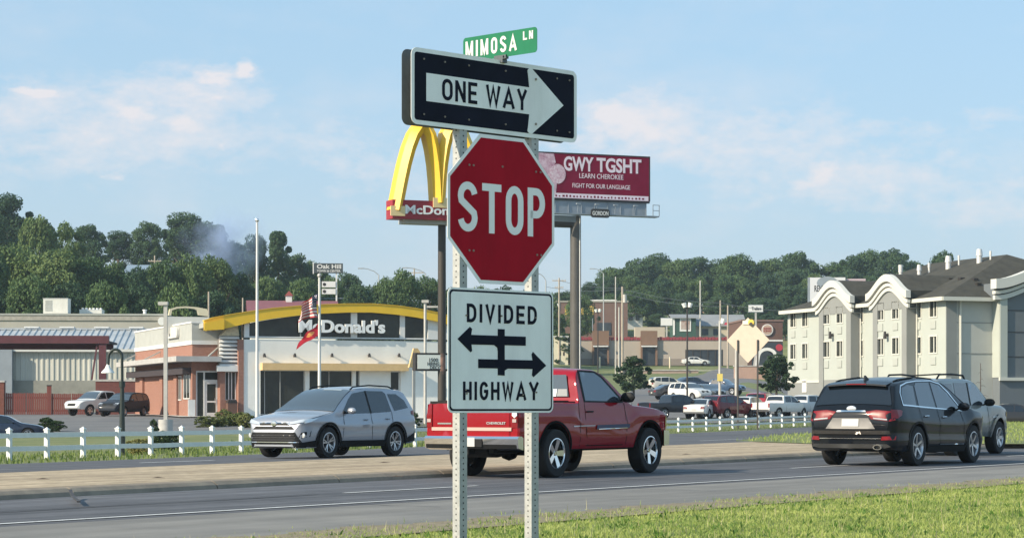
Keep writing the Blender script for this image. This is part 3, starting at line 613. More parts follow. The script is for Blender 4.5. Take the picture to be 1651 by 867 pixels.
class Car:
    def __init__(s, root, L0, L1, wid, top, bot, belt, plan, pm, low=None, tum=.32, rr=.07, crown=.035, gin=.0, step=.09):
        s.root = root; s.x0 = L0; s.x1 = L1; s.w = wid/2; s.top = pchip(top); s.bot = pchip(bot); s.belt = pchip(belt); s.plan = pchip(plan); s.pm = pm
        s.low = pchip(low or [(-.3,.90),(0,.93),(.12,.97),(.4,1.),(.62,.995),(.8,.985),(1.,.955),(1.5,.93)]); s.tum = tum; s.rr = rr; s.cr = crown; s.zs = .28; s.gin = gin
        xs = {round(L0+(L1-L0)*i/int((L1-L0)/step), 4) for i in range(int((L1-L0)/step)+1)} | {p[0] for p in top} | {p[0] for p in plan}
        s.xs = sorted(x for x in xs if L0 <= x <= L1)
    def hw(s, x, z):
        h = s.w*s.plan(x); bl = s.belt(x)
        if z <= bl: return h*s.low((z-s.zs)/(bl-s.zs))
        y = h*s.low(1.)-s.gin-(z-bl)*s.tum
        zt = s.top(x); k = (zt-z)/max(.05, zt-bl)
        return y
    def zt(s, x, y):
        z = s.top(x); q = max(.1, s.hw(x, z-s.rr)); return z+s.cr*(1-min(1, abs(y)/q)**2)-s.cr
    def section(s, x, n=17):
        zt, zb = s.top(x), s.bot(x); r = min(s.rr, (zt-zb)*.3); P = []
        bl = s.belt(x)
        for i in range(n):
            z = zb+(zt-r-zb)*i/(n-1); P.append((s.hw(x, z), z))
        yc = max(.05, s.hw(x, zt-r)-r); dy = s.hw(x, zt-r)-yc
        for k in (30, 60, 90): P.append((yc+dy*math.cos(R(k)), zt-r+(r-s.cr)*math.sin(R(k))))
        for f in (.66, .33, 0): P.append((yc*f, zt-s.cr+s.cr*(1-f*f)))
        return P
    def body(s, arches, ra, extra_cut=None, name='body'):
        b = MB(); rows = []
        for x in s.xs:
            P = s.section(x); full = [(x, y, z) for y, z in P]+[(x, -y, z) for y, z in P[-2::-1]]; rows.append(full)
        b.grid(rows); n = len(rows[0])
        for i in range(len(rows)-1): b.add([rows[i][0], rows[i][-1], rows[i+1][-1], rows[i+1][0]], [(0,1,2,3)])
        b.add(rows[0], [tuple(range(n))]); b.add(rows[-1], [tuple(range(n-1, -1, -1))])
        me = b.mesh('body', [s.pm, M_well]); bm = bmesh.new(); bm.from_mesh(me); bmesh.ops.remove_doubles(bm, verts=bm.verts, dist=1e-4); bmesh.ops.recalc_face_normals(bm, faces=bm.faces); bm.to_mesh(me); bm.free()
        if not arches: 
            me.polygons.foreach_set('use_smooth', [True]*len(me.polygons)); me.set_sharp_from_angle(angle=R(32)); return link(name, me, s.root)
        tmp = link('tmp', me); cuts = []
        for (ax, az) in arches:
            for sd in (-1, 1):
                c = MB(); pts = [(ax+ra*math.cos(R(t)), az+ra*math.sin(R(t))) for t in range(-20, 201, 11)]+[(ax-ra*1.0, -.3), (ax+ra*1.0, -.3)]
                y0, y1 = sd*(s.w-.30), sd*(s.w+.4); c.prism(pts, min(y0, y1), max(y0, y1)); c.m = [1]*len(c.f)
                cuts.append(link('cut', c.mesh('cut', [s.pm, M_well])))
        for c in cuts:
            md = tmp.modifiers.new('b', 'BOOLEAN'); md.operation = 'DIFFERENCE'; md.object = c; md.solver = 'EXACT'
        dg = bpy.context.evaluated_depsgraph_get(); me2 = bpy.data.meshes.new_from_object(tmp.evaluated_get(dg))
        bpy.data.objects.remove(tmp)
        for c in cuts: bpy.data.objects.remove(c)
        me2.polygons.foreach_set('use_smooth', [True]*len(me2.polygons)); me2.set_sharp_from_angle(angle=R(32)); me2.name = name
        return link(name, me2, s.root)
    def _tri(s, poly, fn, dens=.1):
        P = []
        for i in range(len(poly)):
            a = Vector(poly[i]); c = Vector(poly[(i+1) % len(poly)]); n = max(1, int((c-a).length/dens))
            for k in range(n): P.append(a.lerp(c, k/n))
        bm = bmesh.new(); f = bm.faces.new([bm.verts.new((p[0], 0, p[1])) for p in P])
        X = [p[0] for p in P]; Z = [p[1] for p in P]
        for ax, lo, hi in ((0, min(X), max(X)), (2, min(Z), max(Z))):
            q = lo+dens*1.6
            while q < hi-dens*.4:
                c = [0, 0, 0]; c[ax] = q; nn = [0, 0, 0]; nn[ax] = 1
                bmesh.ops.bisect_plane(bm, geom=bm.verts[:]+bm.edges[:]+bm.faces[:], plane_co=c, plane_no=nn); q += dens*1.6
        bmesh.ops.triangulate(bm, faces=bm.faces)
        for v in bm.verts: v.co = fn(v.co.x, v.co.z)
        bmesh.ops.recalc_face_normals(bm, faces=bm.faces); return bm
    def _fin(s, bm, name, m, parent, out, smooth=True):
        c = Vector((0, 0, 0))
        for f in bm.faces: c += f.normal*f.calc_area()
        if c.dot(Vector(out)) < 0: bmesh.ops.reverse_faces(bm, faces=bm.faces)
        me = bpy.data.meshes.new(name); bm.to_mesh(me); bm.free(); me.materials.append(m)
        if smooth: me.polygons.foreach_set('use_smooth', [True]*len(me.polygons))
        return link(name, me, parent or s.root)
    def side(s, name, m, poly, sides=(1, -1), off=.006, parent=None):
        o = None
        for sd in sides:
            o = s._fin(s._tri(poly, lambda x, z: (x, sd*(s.hw(x, z)+off), z)), name, m, parent, (0, sd, 0))
        return o
    def ex(s, y, z, d):
        e = s.x1 if d > 0 else s.x0; x = e; y = abs(y)
        for i in range(160):
            if s.hw(x, z) >= y and s.bot(x) <= z <= s.zt(x, y): break
            x -= d*.012
        return x
    def end(s, name, m, poly, d, off=.006, parent=None, mirror=False, dens=.08):
        o = None
        for sg in ((1, -1) if mirror else (1,)):
            o = s._fin(s._tri(poly, lambda y, z: (s.ex(y, z, d)+d*off, sg*y, z), dens), name, m, parent, (d, 0, 0))
        return o
    def topsheet(s, name, m, xa, xb, ia, ib, off=.008, n=9, parent=None, y0=-1., y1=1.):
        rows = []
        for i in range(n+1):
            x = xa+(xb-xa)*i/n; ins = ia+(ib-ia)*i/n; sl = (s.top(x+.02)-s.top(x-.02))/.04; nn = Vector((-sl, 0, 1)).normalized()*off
            hwid = s.hw(x, s.top(x)-s.rr)-ins; rows.append([(x+nn.x, hwid*f, s.zt(x, hwid*f)+nn.z) for f in [y0+(y1-y0)*k/10 for k in range(11)]])
        b = MB(); b.grid(rows); bm = bmesh.new(); me = b.mesh('t', m, fix=False); bm.from_mesh(me); bpy.data.meshes.remove(me)
        return s._fin(bm, name, m, parent, (0, 0, 1))
    def seam(s, pts, sides=(1, -1), w=.007):
        for sd in sides:
            b = MB(); q = []
            for i in range(len(pts)-1):
                a = Vector(pts[i]); c = Vector(pts[i+1]); n = max(1, int((c-a).length/.12)); q += [a.lerp(c, k/n) for k in range(n)]
            q.append(Vector(pts[-1]))
            for i in range(len(q)-1):
                a, c = q[i], q[i+1]; t = (c-a).normalized(); nn = Vector((-t.y, t.x))*w
                b.add([(p[0], sd*(s.hw(p[0], p[1])+.003), p[1]) for p in (a+nn, c+nn, c-nn, a-nn)], [(0,1,2,3)])
            b.build('door_seam', M_seam, s.root)
    def wheels(s, axles, rad, rim, wid, spokes, style, rimmat, ty, key):
        rm, tm = wheel_mesh(key, rad, rim, wid, spokes, style); rmesh = rm.mesh('wheel', [rimmat, M_rimdark], 30)
        for ax in axles:
            for sd in (1, -1):
                w = link('wheel', rmesh, s.root); w.location = (ax, sd*(ty-wid/2), rad); w.rotation_euler = (0, random.random()*6, 0) if sd > 0 else (0, random.random()*6, math.pi)
                t = link('tyre', tm, w)
    def handle(s, x, z, m, sides=(1, -1), l=.16):
        for sd in sides:
            y = s.hw(x, z); b = MB(); b.tube([(x-l/2, sd*(y+.004), z), (x-l/3, sd*(y+.035), z+.004), (x+l/3, sd*(y+.035), z+.004), (x+l/2, sd*(y+.004), z)], .014, 6); b.build('door_handle', m, s.root, 40)
    def mirror(s, x, z, m, sc=1., sides=(1, -1), drop=0.):
        for sd in sides:
            y = s.hw(x, z); b = MB(); c = Vector((x-.02, sd*(y+.13*sc), z+.06)); hx, hy, hz = .07*sc, .11*sc, .075*sc
            rows = []
            for i in range(7):
                f = -1+2*i/6; q = (1-f**4*.75); rows.append([(c.x+hx*math.cos(a)*q*(1 if math.cos(a) > 0 else .45), c.y+sd*hy*f, c.z+hz*math.sin(a)*q) for a in [2*math.pi*k/10 for k in range(11)]])
            b.grid(rows); b.add(rows[0][:10], [tuple(range(10))]); b.add(rows[-1][:10], [tuple(range(9, -1, -1))]); o = b.build('mirror', m, s.root, 50)
            b = MB(); b.bar((x, sd*(y-.01), z), (x-.01, sd*(y+.06*sc), z+.03), .05, .03); b.build('mirror_arm', M_trim, o)
def put_car(root, px, py_or_Y, phi, wx_, side, scale=1., z=None, Y=None):
    """stand the car so that the tyre at (wx_, side) touches the ground at a photo pixel"""
    p = hit(px, py_or_Y) if Y is None else stand(px, Y)
    rz = R(90-phi); root.scale = (scale,)*3; root.rotation_euler = (0, 0, rz)
    off = Matrix.Rotation(rz, 3, 'Z') @ Vector((wx_*scale, side*scale, 0))
    root.location = (p.x-off.x, p.y-off.y, (p.z if z is None else z)+.012)
# ------------------------------------------------------------------ silver crossover coming towards us
def silver_suv():
    r = thing('crossover_suv', 'silver crossover SUV with black lower cladding driving on the far carriageway', 'car')
    pm = paint('silver_paint', (.37,.39,.43), .5, .30)
    c = Car(r, -1.0, 3.6, 1.845, [(-1.0,.84),(-.985,.97),(-.94,1.06),(-.84,1.16),(-.66,1.44),(-.56,1.56),(-.40,1.615),(.1,1.655),(.7,1.67),(1.15,1.655),(1.5,1.60),(1.75,1.50),(2.05,1.335),(2.42,1.12),(2.58,1.07),(2.9,1.03),(3.2,.985),(3.40,.935),(3.50,.875),(3.56,.77),(3.59,.64),(3.6,.55)],
        [(-1.0,.52),(-.92,.36),(-.6,.30),(2.9,.26),(3.35,.235),(3.53,.24),(3.6,.28)], [(-1.0,1.12),(-.4,1.09),(.6,1.02),(1.6,.985),(2.2,.98),(2.6,1.12),(3.6,1.12)],
        [(-1.0,.80),(-.93,.90),(-.8,.965),(-.4,1.),(2.6,1.),(3.0,.975),(3.3,.91),(3.48,.82),(3.56,.72),(3.6,.58)], pm, low=[(-.3,.90),(0,.93),(.12,.965),(.34,.985),(.56,.982),(.67,1.),(.76,.972),(.88,.95),(1.,.935),(1.5,.91)])
    c.body([(0,.36),(2.66,.36)], .415)
    c.topsheet('windshield', M_glass, 1.50, 2.45, .03, .01)
    c.topsheet('rear_window', M_glassd, -.86, -.60, .06, .06)
    c.side('side_window', M_glassd, [(1.0,1.035),(2.02,1.02),(2.08,1.045),(1.72,1.36),(1.5,1.50),(1.02,1.555)]); c.side('side_window', M_glassd, [(.12,1.07),(.93,1.035),(.95,1.56),(.3,1.555),(.2,1.5)]); c.side('side_window', M_glassd, [(-.60,1.16),(-.0,1.085),(.12,1.49),(-.22,1.49),(-.5,1.34)])
    c.side('window_pillar', M_trim, [(.93,1.03),(1.0,1.03),(1.02,1.56),(.95,1.565)], off=.008)
    # front end
    c.end('headlight', M_lamp, [(.40,.775),(.62,.80),(.84,.85),(.84,.915),(.66,.885),(.42,.83)], 1, .03, mirror=True); c.side('headlight', M_lamp, [(3.02,.935),(3.30,.84),(3.46,.80),(3.47,.86),(3.30,.905)], off=.022)
    c.end('grille', M_trim, [(-.42,.765),(.42,.765),(.40,.825),(-.40,.825)], 1, .026)
    c.end('grille_bar', M_chrome, [(-.44,.812),(.44,.812),(.44,.828),(-.44,.828)], 1, .036)
    b = MB(); b.lathe([(.0,.03),(.075,.025),(.09,.0)], 20, 'y'); o = b.build('emblem', M_chrome, r, 40); o.location = (c.ex(0,.80,1)+.03, 0, .80); o.rotation_euler = (0, 0, -R(90)); o.scale = (1.05, .6, .75)
    c.end('upper_intake', M_trim, [(-.60,.665),(.60,.665),(.52,.735),(-.52,.735)], 1, .012)
    c.end('lower_intake', M_trim, [(-.74,.375),(.74,.375),(.62,.60),(-.62,.60)], 1, .014); c.end('intake_bar', M_chrome, [(-.70,.365),(.70,.365),(.69,.385),(-.69,.385)], 1, .03)
    for k in range(3): c.end('intake_slat', mat('slat_grey', (.05,.05,.055), .4), [(-.66+.03*k,.425+.05*k),(.66-.03*k,.425+.05*k),(.655-.03*k,.437+.05*k),(-.655+.03*k,.437+.05*k)], 1, .022)
    c.end('lower_valance', M_trim, [(-.84,.25),(.84,.25),(.82,.372),(-.82,.372)], 1, .02)
    c.end('fog_lamp_pocket', M_trim, [(.66,.44),(.83,.50),(.84,.63),(.74,.60)], 1, .012, mirror=True)
    for sd in (1, -1):
        b = MB(); b.lathe([(0,.012),(.05,.01),(.06,0)], 14, 'y'); o = b.build('fog_lamp', M_lamp, r, 40); o.location = (c.ex(.76,.53,1)+.02, sd*.76, .53); o.rotation_euler = (0, 0, -R(90))
    # flanks
    c.side('rocker_cladding', M_trim, [(.42,.25),(2.24,.25),(2.24,.40),(.42,.40)], off=.012)
    for ax in (0, 2.66):
        pts = [(ax+.475*math.cos(R(a)), .36+.475*math.sin(R(a))) for a in range(-12, 193, 12)]+[(ax+.418*math.cos(R(a)), .36+.418*math.sin(R(a))) for a in range(192, -13, -12)]
        c.side('arch_trim', M_trim, pts, off=.012)
    c.side('bumper_cladding', M_trim, [(3.1,.26),(3.55,.27),(3.55,.36),(3.12,.42)], off=.012); c.side('bumper_cladding', M_trim, [(-.98,.38),(-.46,.32),(-.46,.44),(-.98,.62)], off=.012)
    c.seam([(.97,1.03),(.97,.42)]); c.seam([(2.05,1.02),(2.15,.42)]); c.seam([(.12,1.06),(.12,.85),(.40,.5)]); c.seam([(2.5,1.06),(3.0,.965),(3.3,.90)], w=.004)
    c.handle(.32,.90, pm); c.handle(1.20,.885, pm); c.mirror(1.92,1.03, pm, 1.05)
    c.side('tail_lamp', M_tail, [(-.97,.95),(-.72,1.0),(-.70,1.08),(-.95,1.12)], off=.012); c.end('tail_lamp', M_tail, [(.45,.97),(.82,.95),(.82,1.1),(.5,1.06)], -1, .012, mirror=True)
    for sd in (1, -1):
        b = MB(); y = .60; b.tube([(1.45, sd*y, c.zt(1.45,y)), (1.35, sd*y, c.zt(1.35,y)+.045), (.7, sd*y, c.zt(.7,y)+.05), (-.1, sd*(y-.01), c.zt(-.1,y)+.05), (-.32, sd*(y-.01), c.zt(-.32,y)+.01)], .019, 6); b.build('roof_rail', M_trim, r, 50)
    b = MB(); b.box(-.66,-.48,-.55,.55,1.575,1.60); b.build('spoiler', pm, r)
    c.end('inspection_sticker', M_wht, [(.1,.1),(.11,.1),(.11,.11)], 1) if False else None
    # windscreen tint band, sticker and the seats behind the glass
    c.topsheet('sun_strip', mat('sun_strip', (.30,.36,.40), .25), 1.515, 1.60, .10, .10, off=.012, n=2, y0=-.15, y1=.75)
    c.wheels((0, 2.66), .36, .232, .225, 5, 'double', M_rimsil, .905, 'rav')
    return r
r = silver_suv(); put_car(r, 531, 742.5, 32+180, 2.66, .9, 1.0, z=0, Y=50.4)
# ------------------------------------------------------------------ red pickup
def red_pickup():
    r = thing('pickup_truck', 'shiny red single-cab pickup with chrome wheels driving behind the road signs', 'pickup truck')
    pm = paint('red_paint', (.27,.002,.011), 0., .22)
    c = Car(r, -1.12, 4.03, 1.93, [(-1.12,1.26),(-1.05,1.29),(.70,1.29),(.79,1.29),(.80,1.31),(.84,1.52),(.90,1.74),(.99,1.83),(1.15,1.865),(1.5,1.86),(1.74,1.80),(1.98,1.67),(2.44,1.31),(2.6,1.245),(3.0,1.22),(3.5,1.17),(3.78,1.10),(3.92,1.0),(4.0,.87),(4.03,.75)],
        [(-1.12,.62),(-1.0,.56),(-.5,.50),(.5,.47),(2.5,.47),(3.6,.48),(4.03,.60)], [(-1.12,1.5),(.6,1.5),(.8,1.31),(1.0,1.27),(2.1,1.24),(2.4,1.27),(2.8,1.5),(4.03,1.5)],
        [(-1.12,.945),(-1.09,.975),(-1.0,.985),(.78,.985),(.82,.985),(2.4,1.),(3.3,1.),(3.7,.965),(3.9,.89),(4.0,.80),(4.03,.72)], pm, low=[(-.3,.90),(0,.95),(.1,.975),(.3,.995),(.44,.985),(.54,1.),(.62,.975),(.85,.955),(1.,.94),(1.5,.92)], tum=.30, rr=.06, crown=.03)
    c.zs = .47
    c.body([(0,.43),(3.14,.43)], .485)
    # bed floor cover and rails
    b = MB(); b.box(-1.05,.72,-.74,.74,1.25,1.292); b.build('bed_cover', M_trim, r)
    b = MB()
    for sd in (1,-1): b.box(-1.10,.74,sd*.80-.06,sd*.80+.06,1.24,1.278)
    b.box(-1.13,-1.06,-.82,.82,1.235,1.273); b.build('bed_rail_cap', M_trim, r)
    c.topsheet('windshield', M_glass, 1.78, 2.50, .04, .02)
    c.side('side_window', M_glass, [(1.02,1.29),(2.16,1.28),(2.13,1.36),(1.72,1.69),(1.54,1.77),(1.06,1.785)])
    c.side('window_frame', M_trim, [(.96,1.265),(2.27,1.255),(2.24,1.33),(1.77,1.725),(1.56,1.805),(1.0,1.82)], off=.003)
    # cab rear window as a slightly sloped sheet with stickers
    b = MB(); b.add([(.795,-.70,1.36),(.795,.70,1.36),(.878,.60,1.735),(.878,-.60,1.735)], [(0,1,2,3)]); rw = b.build('rear_window', M_glass, r); rw.location.x = -.012
    b = MB(); b.add([(.795,-.45,1.365),(.795,-.05,1.365),(.827,-.05,1.49),(.827,-.45,1.49)], [(0,1,2,3)]); b.build('sticker', M_wht, rw).location.x = -.006
    b = MB(); b.add([(.795,-.68,1.365),(.795,-.47,1.365),(.827,-.47,1.49),(.827,-.65,1.49)], [(0,1,2,3)]); b.build('sticker', mat('grey_sticker', (.25,.26,.27), .6), rw).location.x = -.006
    c.topsheet('high_brake_lamp', M_tail, .90, .935, .6, .6, off=.01, n=2)
    # tailgate
    c.end('tailgate', pm, [(-.76,.70),(.76,.70),(.76,1.24),(-.76,1.24)], -1, .012)
    c.end('tailgate_molding', mat('bright_molding', (.62,.42,.36), .35, metal=.3), [(-.80,.79),(.80,.79),(.80,.845),(-.80,.845)], -1, .022)  # pale band: the tailgate's reflected highlight painted as colour
    c.end('badge_strip', M_chrome, [(.40,.895),(.68,.895),(.68,.92),(.40,.92)], -1, .02)
    c.end('tail_lamp', M_tail, [(.80,.84),(.91,.84),(.91,1.23),(.80,1.23)], -1, .016, mirror=True); c.side('tail_lamp', M_tail, [(-1.11,.84),(-1.02,.84),(-1.02,1.23),(-1.11,1.23)], off=.012)
    c.end('reverse_lamp', mat('reverse_lens', (.45,.36,.34), .3, coat=.5), [(.82,.93),(.895,.93),(.895,.985),(.82,.985)], -1, .022, mirror=True)
    lt = fit_text('badge_letters', 'CHEVROLET', M_lamp, r, -.19, .19, 0, .042, 0, .012, .01); lt.rotation_euler = (0, 0, R(-90)); lt.location = (-1.146, -.50, .895)
    e = MB(); e.prism([(0,0),(.07,.06),(.06,.14),(0,.16),(-.06,.14),(-.07,.06)], 0, .012, 'y'); o = e.build('emblem', M_wht, r); o.rotation_euler = (0, 0, R(-90)); o.location = (-1.142, -.86, 1.0); o.scale = (.7, 1, .7)
    # rear bumper
    b = MB(); rows = []
    for k in range(13):
        y = -.94+1.88*k/12; xx = -1.25+.10*(abs(y)/.94)**3; rows.append([(xx+.16, y, .70), (xx+.02, y, .70), (xx-.01, y, .66), (xx, y, .57), (xx+.02, y, .50), (xx+.16, y, .47)])
    b.grid(rows); b.add(rows[0], [tuple(range(6))]); b.add(rows[-1], [tuple(range(6))]); bp = b.build('rear_bumper', M_chrome, r, 30)
    b = MB(); rows = [[(q[3][0]-.006, q[3][1]*.97, .565), (q[4][0]-.008, q[4][1]*.97, .495)] for q in rows]; b.grid(rows); b.build('bumper_valance', M_trim, bp)  # dark band over the lower part of the chrome bumper
    b = MB(); b.box(-1.268,-1.262,-.30,.02,.525,.655); b.build('bumper_recess', M_trim, bp); b = MB(); b.box(-1.276,-1.269,-.16,.14,.53,.68); b.build('license_plate', M_plate, r)
    b = MB(); b.box(-1.29,-1.1,-.05,.05,.40,.47); b.build('tow_hitch', M_trim, r)
    b = MB(); b.box(-1.1,3.6,-.42,-.34,.42,.52); b.box(-1.1,3.6,.34,.42,.42,.52); b.build('chassis_rail', M_trim, r)
    b = MB(); b.cyl((0,-.7,.42),(0,.7,.42),.06,n=10); b.lathe([(0,-.16),(.12,-.10),(.15,0),(.12,.10),(0,.16)],12,'y',(0,0,.42)); b.build('rear_axle', M_trim, r)
    b = MB(); b.cyl((-.95,-.35,.44),(-.3,-.35,.44),.035,n=8); b.cyl((.3,-.3,.46),(1.0,-.3,.46),.09,n=10); b.build('exhaust', M_rimdark, r)
    b = MB(); b.cyl((-.75,-.25,.50),(-.75,.3,.50),.30,n=20); 
    sp_ = b.build('spare_tyre', M_tyre, r, 40); sp_.scale = (1,1,.4); sp_.location.z = .26
    # flanks
    for ax in (0, 3.14):
        pts = [(ax+.545*math.cos(R(a)), .43+.525*math.sin(R(a))) for a in range(2, 179, 11)]+[(ax+.487*math.cos(R(a)), .43+.487*math.sin(R(a))) for a in range(178, 1, -11)]
        c.side('arch_trim', M_seam, pts, off=.008)
    c.seam([(.78,1.31),(.78,.50)]); c.seam([(.98,1.30),(.98,.70),(1.06,.52)]); c.seam([(2.29,1.25),(2.33,.9),(2.29,.52)]); c.seam([(.98,.52),(2.2,.52)])
    c.side('side_molding', mat('blue_grey_molding', (.10,.12,.2), .3, metal=.3), [(1.30,.80),(2.38,.815),(2.40,.87),(2.36,.885),(1.30,.87)], off=.018); c.side('molding_trim', M_chrome, [(1.36,.795),(2.32,.81),(2.32,.822),(1.36,.807)], off=.02)
    c.side('side_script', mat('script_silver', (.7,.62,.62), .4), [(.56,.845),(1.25,.855),(1.25,.872),(.56,.865)], off=.008, sides=(-1,))
    c.handle(1.12, 1.10, M_trim, l=.2); c.mirror(2.2, 1.29, M_trim, 1.25)
    c.end('headlight', M_lamp, [(.55,.88),(.90,.86),(.90,1.03),(.55,1.03)], 1, .012, mirror=True); c.side('headlight', M_amber, [(3.75,.80),(3.94,.80),(3.92,.96),(3.77,1.02)], off=.012)
    c.end('grille', M_trim, [(-.55,.80),(.55,.80),(.55,1.06),(-.55,1.06)], 1, .01); c.end('grille_bar', M_chrome, [(-.9,.91),(.9,.91),(.9,.97),(-.9,.97)], 1, .022)
    b = MB(); rows = []
    for k in range(13):
        y = -.97+1.94*k/12; xx = 4.10-.28*(abs(y)/.97)**3; rows.append([(xx-.2, y, .76), (xx-.02, y, .76), (xx, y, .70), (xx-.02, y, .50), (xx-.2, y, .48)])
    b.grid(rows); b.add(rows[0], [tuple(range(5))]); b.add(rows[-1], [tuple(range(5))]); b.build('front_bumper', M_chrome, r, 30)
    b = MB(); b.box(2.62,2.66,-.985,-.975,1.36,1.40) if False else b.cyl((2.75,-.8,1.2),(2.78,-.8,1.75),.004,n=5); b.build('antenna', M_trim, r)
    c.wheels((0, 3.14), .405, .255, .27, 5, 'fat', M_chrome, .975, 'truck')
    return r
r = red_pickup(); put_car(r, 897, 770.5, 33.5, 0, -.95, 1.0)
# ------------------------------------------------------------------ black crossover, near lane
def black_suv():
    r = thing('family_suv', 'glossy black SUV with red tail lamps driving away in the near lane', 'car')
    pm = paint('black_paint', (.005,.007,.011), 0., .18, .6)
    c = Car(r, -1.03, 3.73, 1.89, [(-1.03,.80),(-1.02,.98),(-.97,1.07),(-.90,1.15),(-.74,1.42),(-.66,1.53),(-.5,1.59),(0,1.645),(.7,1.685),(1.25,1.67),(1.65,1.60),(1.95,1.49),(2.3,1.31),(2.62,1.14),(2.8,1.09),(3.2,1.04),(3.5,.94),(3.66,.80),(3.72,.65),(3.73,.55)],
        [(-1.03,.42),(-.95,.34),(-.6,.27),(2.9,.25),(3.5,.25),(3.73,.38)], [(-1.03,1.13),(-.5,1.10),(.6,1.04),(1.6,1.0),(2.3,.99),(2.8,1.15),(3.73,1.15)],
        [(-1.03,.80),(-.98,.87),(-.86,.94),(-.5,.99),(0,1.),(2.7,1.),(3.2,.96),(3.5,.87),(3.66,.76),(3.73,.6)], pm, tum=.34, low=[(-.3,.90),(0,.93),(.12,.975),(.22,.99),(.40,.972),(.60,.985),(.70,1.),(.80,.968),(.9,.945),(1.,.925),(1.5,.90)])
    c.body([(0,.37),(2.78,.37)], .425)
    c.topsheet('rear_window', M_glassd, -.895, -.68, .05, .10, off=.012); c.topsheet('windshield', M_glass, 1.66, 2.62, .03, .01)
    c.side('side_window', M_glassd, [(1.05,1.06),(2.12,1.04),(2.2,1.06),(1.80,1.36),(1.5,1.52),(1.08,1.575)]); c.side('side_window', M_glassd, [(.15,1.085),(.97,1.06),(1.0,1.575),(.35,1.565),(.24,1.5)]); c.side('side_window', M_glassd, [(-.52,1.16),(.03,1.095),(.16,1.50),(-.1,1.525),(-.40,1.46),(-.5,1.34)])
    b_ = [(-.58,1.13),(2.26,1.025),(2.26,1.04),(-.545,1.155),(-.53,1.36),(-.42,1.49),(-.1,1.555),(.4,1.59),(1.1,1.60),(1.52,1.545),(1.83,1.375),(2.24,1.06),(2.27,1.06),(1.86,1.40),(1.54,1.565),(1.1,1.62),(.4,1.61),(-.1,1.575),(-.44,1.51),(-.56,1.37)]
    c.side('window_chrome', M_chrome, b_, off=.009)
    # rear end
    b = MB(); rows = []
    for k in range(11):
        y = -.60+1.2*k/10; e = (abs(y)/.6)**2; rows.append([(-.50, y, 1.598-.03*e), (-.76-.0*e, y, 1.545-.03*e), (-.77, y, 1.515-.03*e), (-.62, y, 1.50-.03*e)])
    b.grid(rows); b.add(rows[0], [(0,1,2,3)]); b.add(rows[-1], [(0,1,2,3)]); o = b.build('spoiler', pm, r, 40); b = MB(); b.box(-.776,-.765,-.2,.2,1.522,1.540); b.build('high_brake_lamp', M_tail, o)
    c.end('tail_lamp', M_tail, [(.30,1.02),(.50,1.05),(.86,1.02),(.86,.86),(.78,.84),(.42,.88)], -1, .014, mirror=True); c.side('tail_lamp', M_tail, [(-1.0,.86),(-.72,.95),(-.66,1.03),(-.70,1.05),(-.98,1.06)], off=.014)
    c.end('lamp_insert', M_lamp, [(.46,.885),(.74,.86),(.74,.885),(.46,.91)], -1, .02, mirror=True)
    c.end('hatch_chrome', M_chrome, [(-.30,1.015),(.30,1.015),(.28,1.045),(-.28,1.045)], -1, .014)
    b = MB(); b.lathe([(0,.012),(.06,.01),(.075,0)], 18, 'y'); o = b.build('emblem', M_lamp, r, 40); o.location = (c.ex(0,1.06,-1)-.015, 0, 1.075); o.rotation_euler = (0, 0, R(90)); o.scale = (1.3,1,.7)
    c.end('plate_recess', mat('recess_silver', (.24,.23,.22), .35, metal=.5), [(-.50,.70),(.50,.70),(.36,.90),(-.36,.90)], -1, .012); c.end('license_plate', M_plate, [(-.17,.745),(.17,.745),(.17,.885),(-.17,.885)], -1, .02)
    c.end('bumper_shelf', mat('shelf_sheen', (.05,.046,.042), .25, metal=.5), [(-.80,.60),(.80,.60),(.78,.67),(-.78,.67)], -1, .03); c.end('bumper_strip', M_chrome, [(-.62,.515),(.62,.515),(.62,.53),(-.62,.53)], -1, .02)  # sheen of sunlight on the black bumper put into the shelf's colour
    c.end('reflector', M_tail, [(.62,.49),(.86,.50),(.86,.57),(.64,.56)], -1, .018, mirror=True)
    c.end('skid_bar', mat('skid_silver', (.25,.245,.23), .35, metal=.7), [(-.80,.37),(-.66,.34),(.66,.34),(.80,.37),(.74,.42),(-.74,.42)], -1, .03); c.end('rear_valance', M_trim, [(-.82,.27),(.82,.27),(.82,.34),(-.82,.34)], -1, .012)
    b = MB(); b.lathe([(.045,.0),(.06,.0),(.062,.1),(.05,.1)], 16, 'y'); o = b.build('exhaust_tip', M_chrome, r, 40); o.rotation_euler = (0,0,R(-90)); o.location = (-1.06,-.55,.36); o.scale = (1.5,1,.8)
    # flanks
    c.side('rocker_cladding', M_trim, [(.44,.24),(2.34,.24),(2.34,.36),(.44,.36)], off=.012); c.side('sill_chrome', M_chrome, [(1.0,.385),(2.2,.375),(2.2,.395),(1.0,.405)], off=.014)
    for ax in (0, 2.78):
        pts = [(ax+.47*math.cos(R(a)), .37+.47*math.sin(R(a))) for a in range(-10, 191, 12)]+[(ax+.427*math.cos(R(a)), .37+.427*math.sin(R(a))) for a in range(190, -11, -12)]
        c.side('arch_trim', M_trim, pts, off=.01)
    c.seam([(1.02,1.05),(1.02,.42)]); c.seam([(2.18,1.03),(2.28,.42)]); c.seam([(.15,1.08),(.15,.85),(.44,.5)])
    c.handle(.40,.93, M_chrome); c.handle(1.28,.91, M_chrome); c.mirror(2.06,1.05, pm, 1.1)
    c.end('headlight', M_lamp, [(.5,.80),(.82,.82),(.82,.92),(.5,.88)], 1, .012, mirror=True); c.end('grille', M_trim, [(-.45,.62),(.45,.62),(.48,.84),(-.48,.84)], 1, .012)
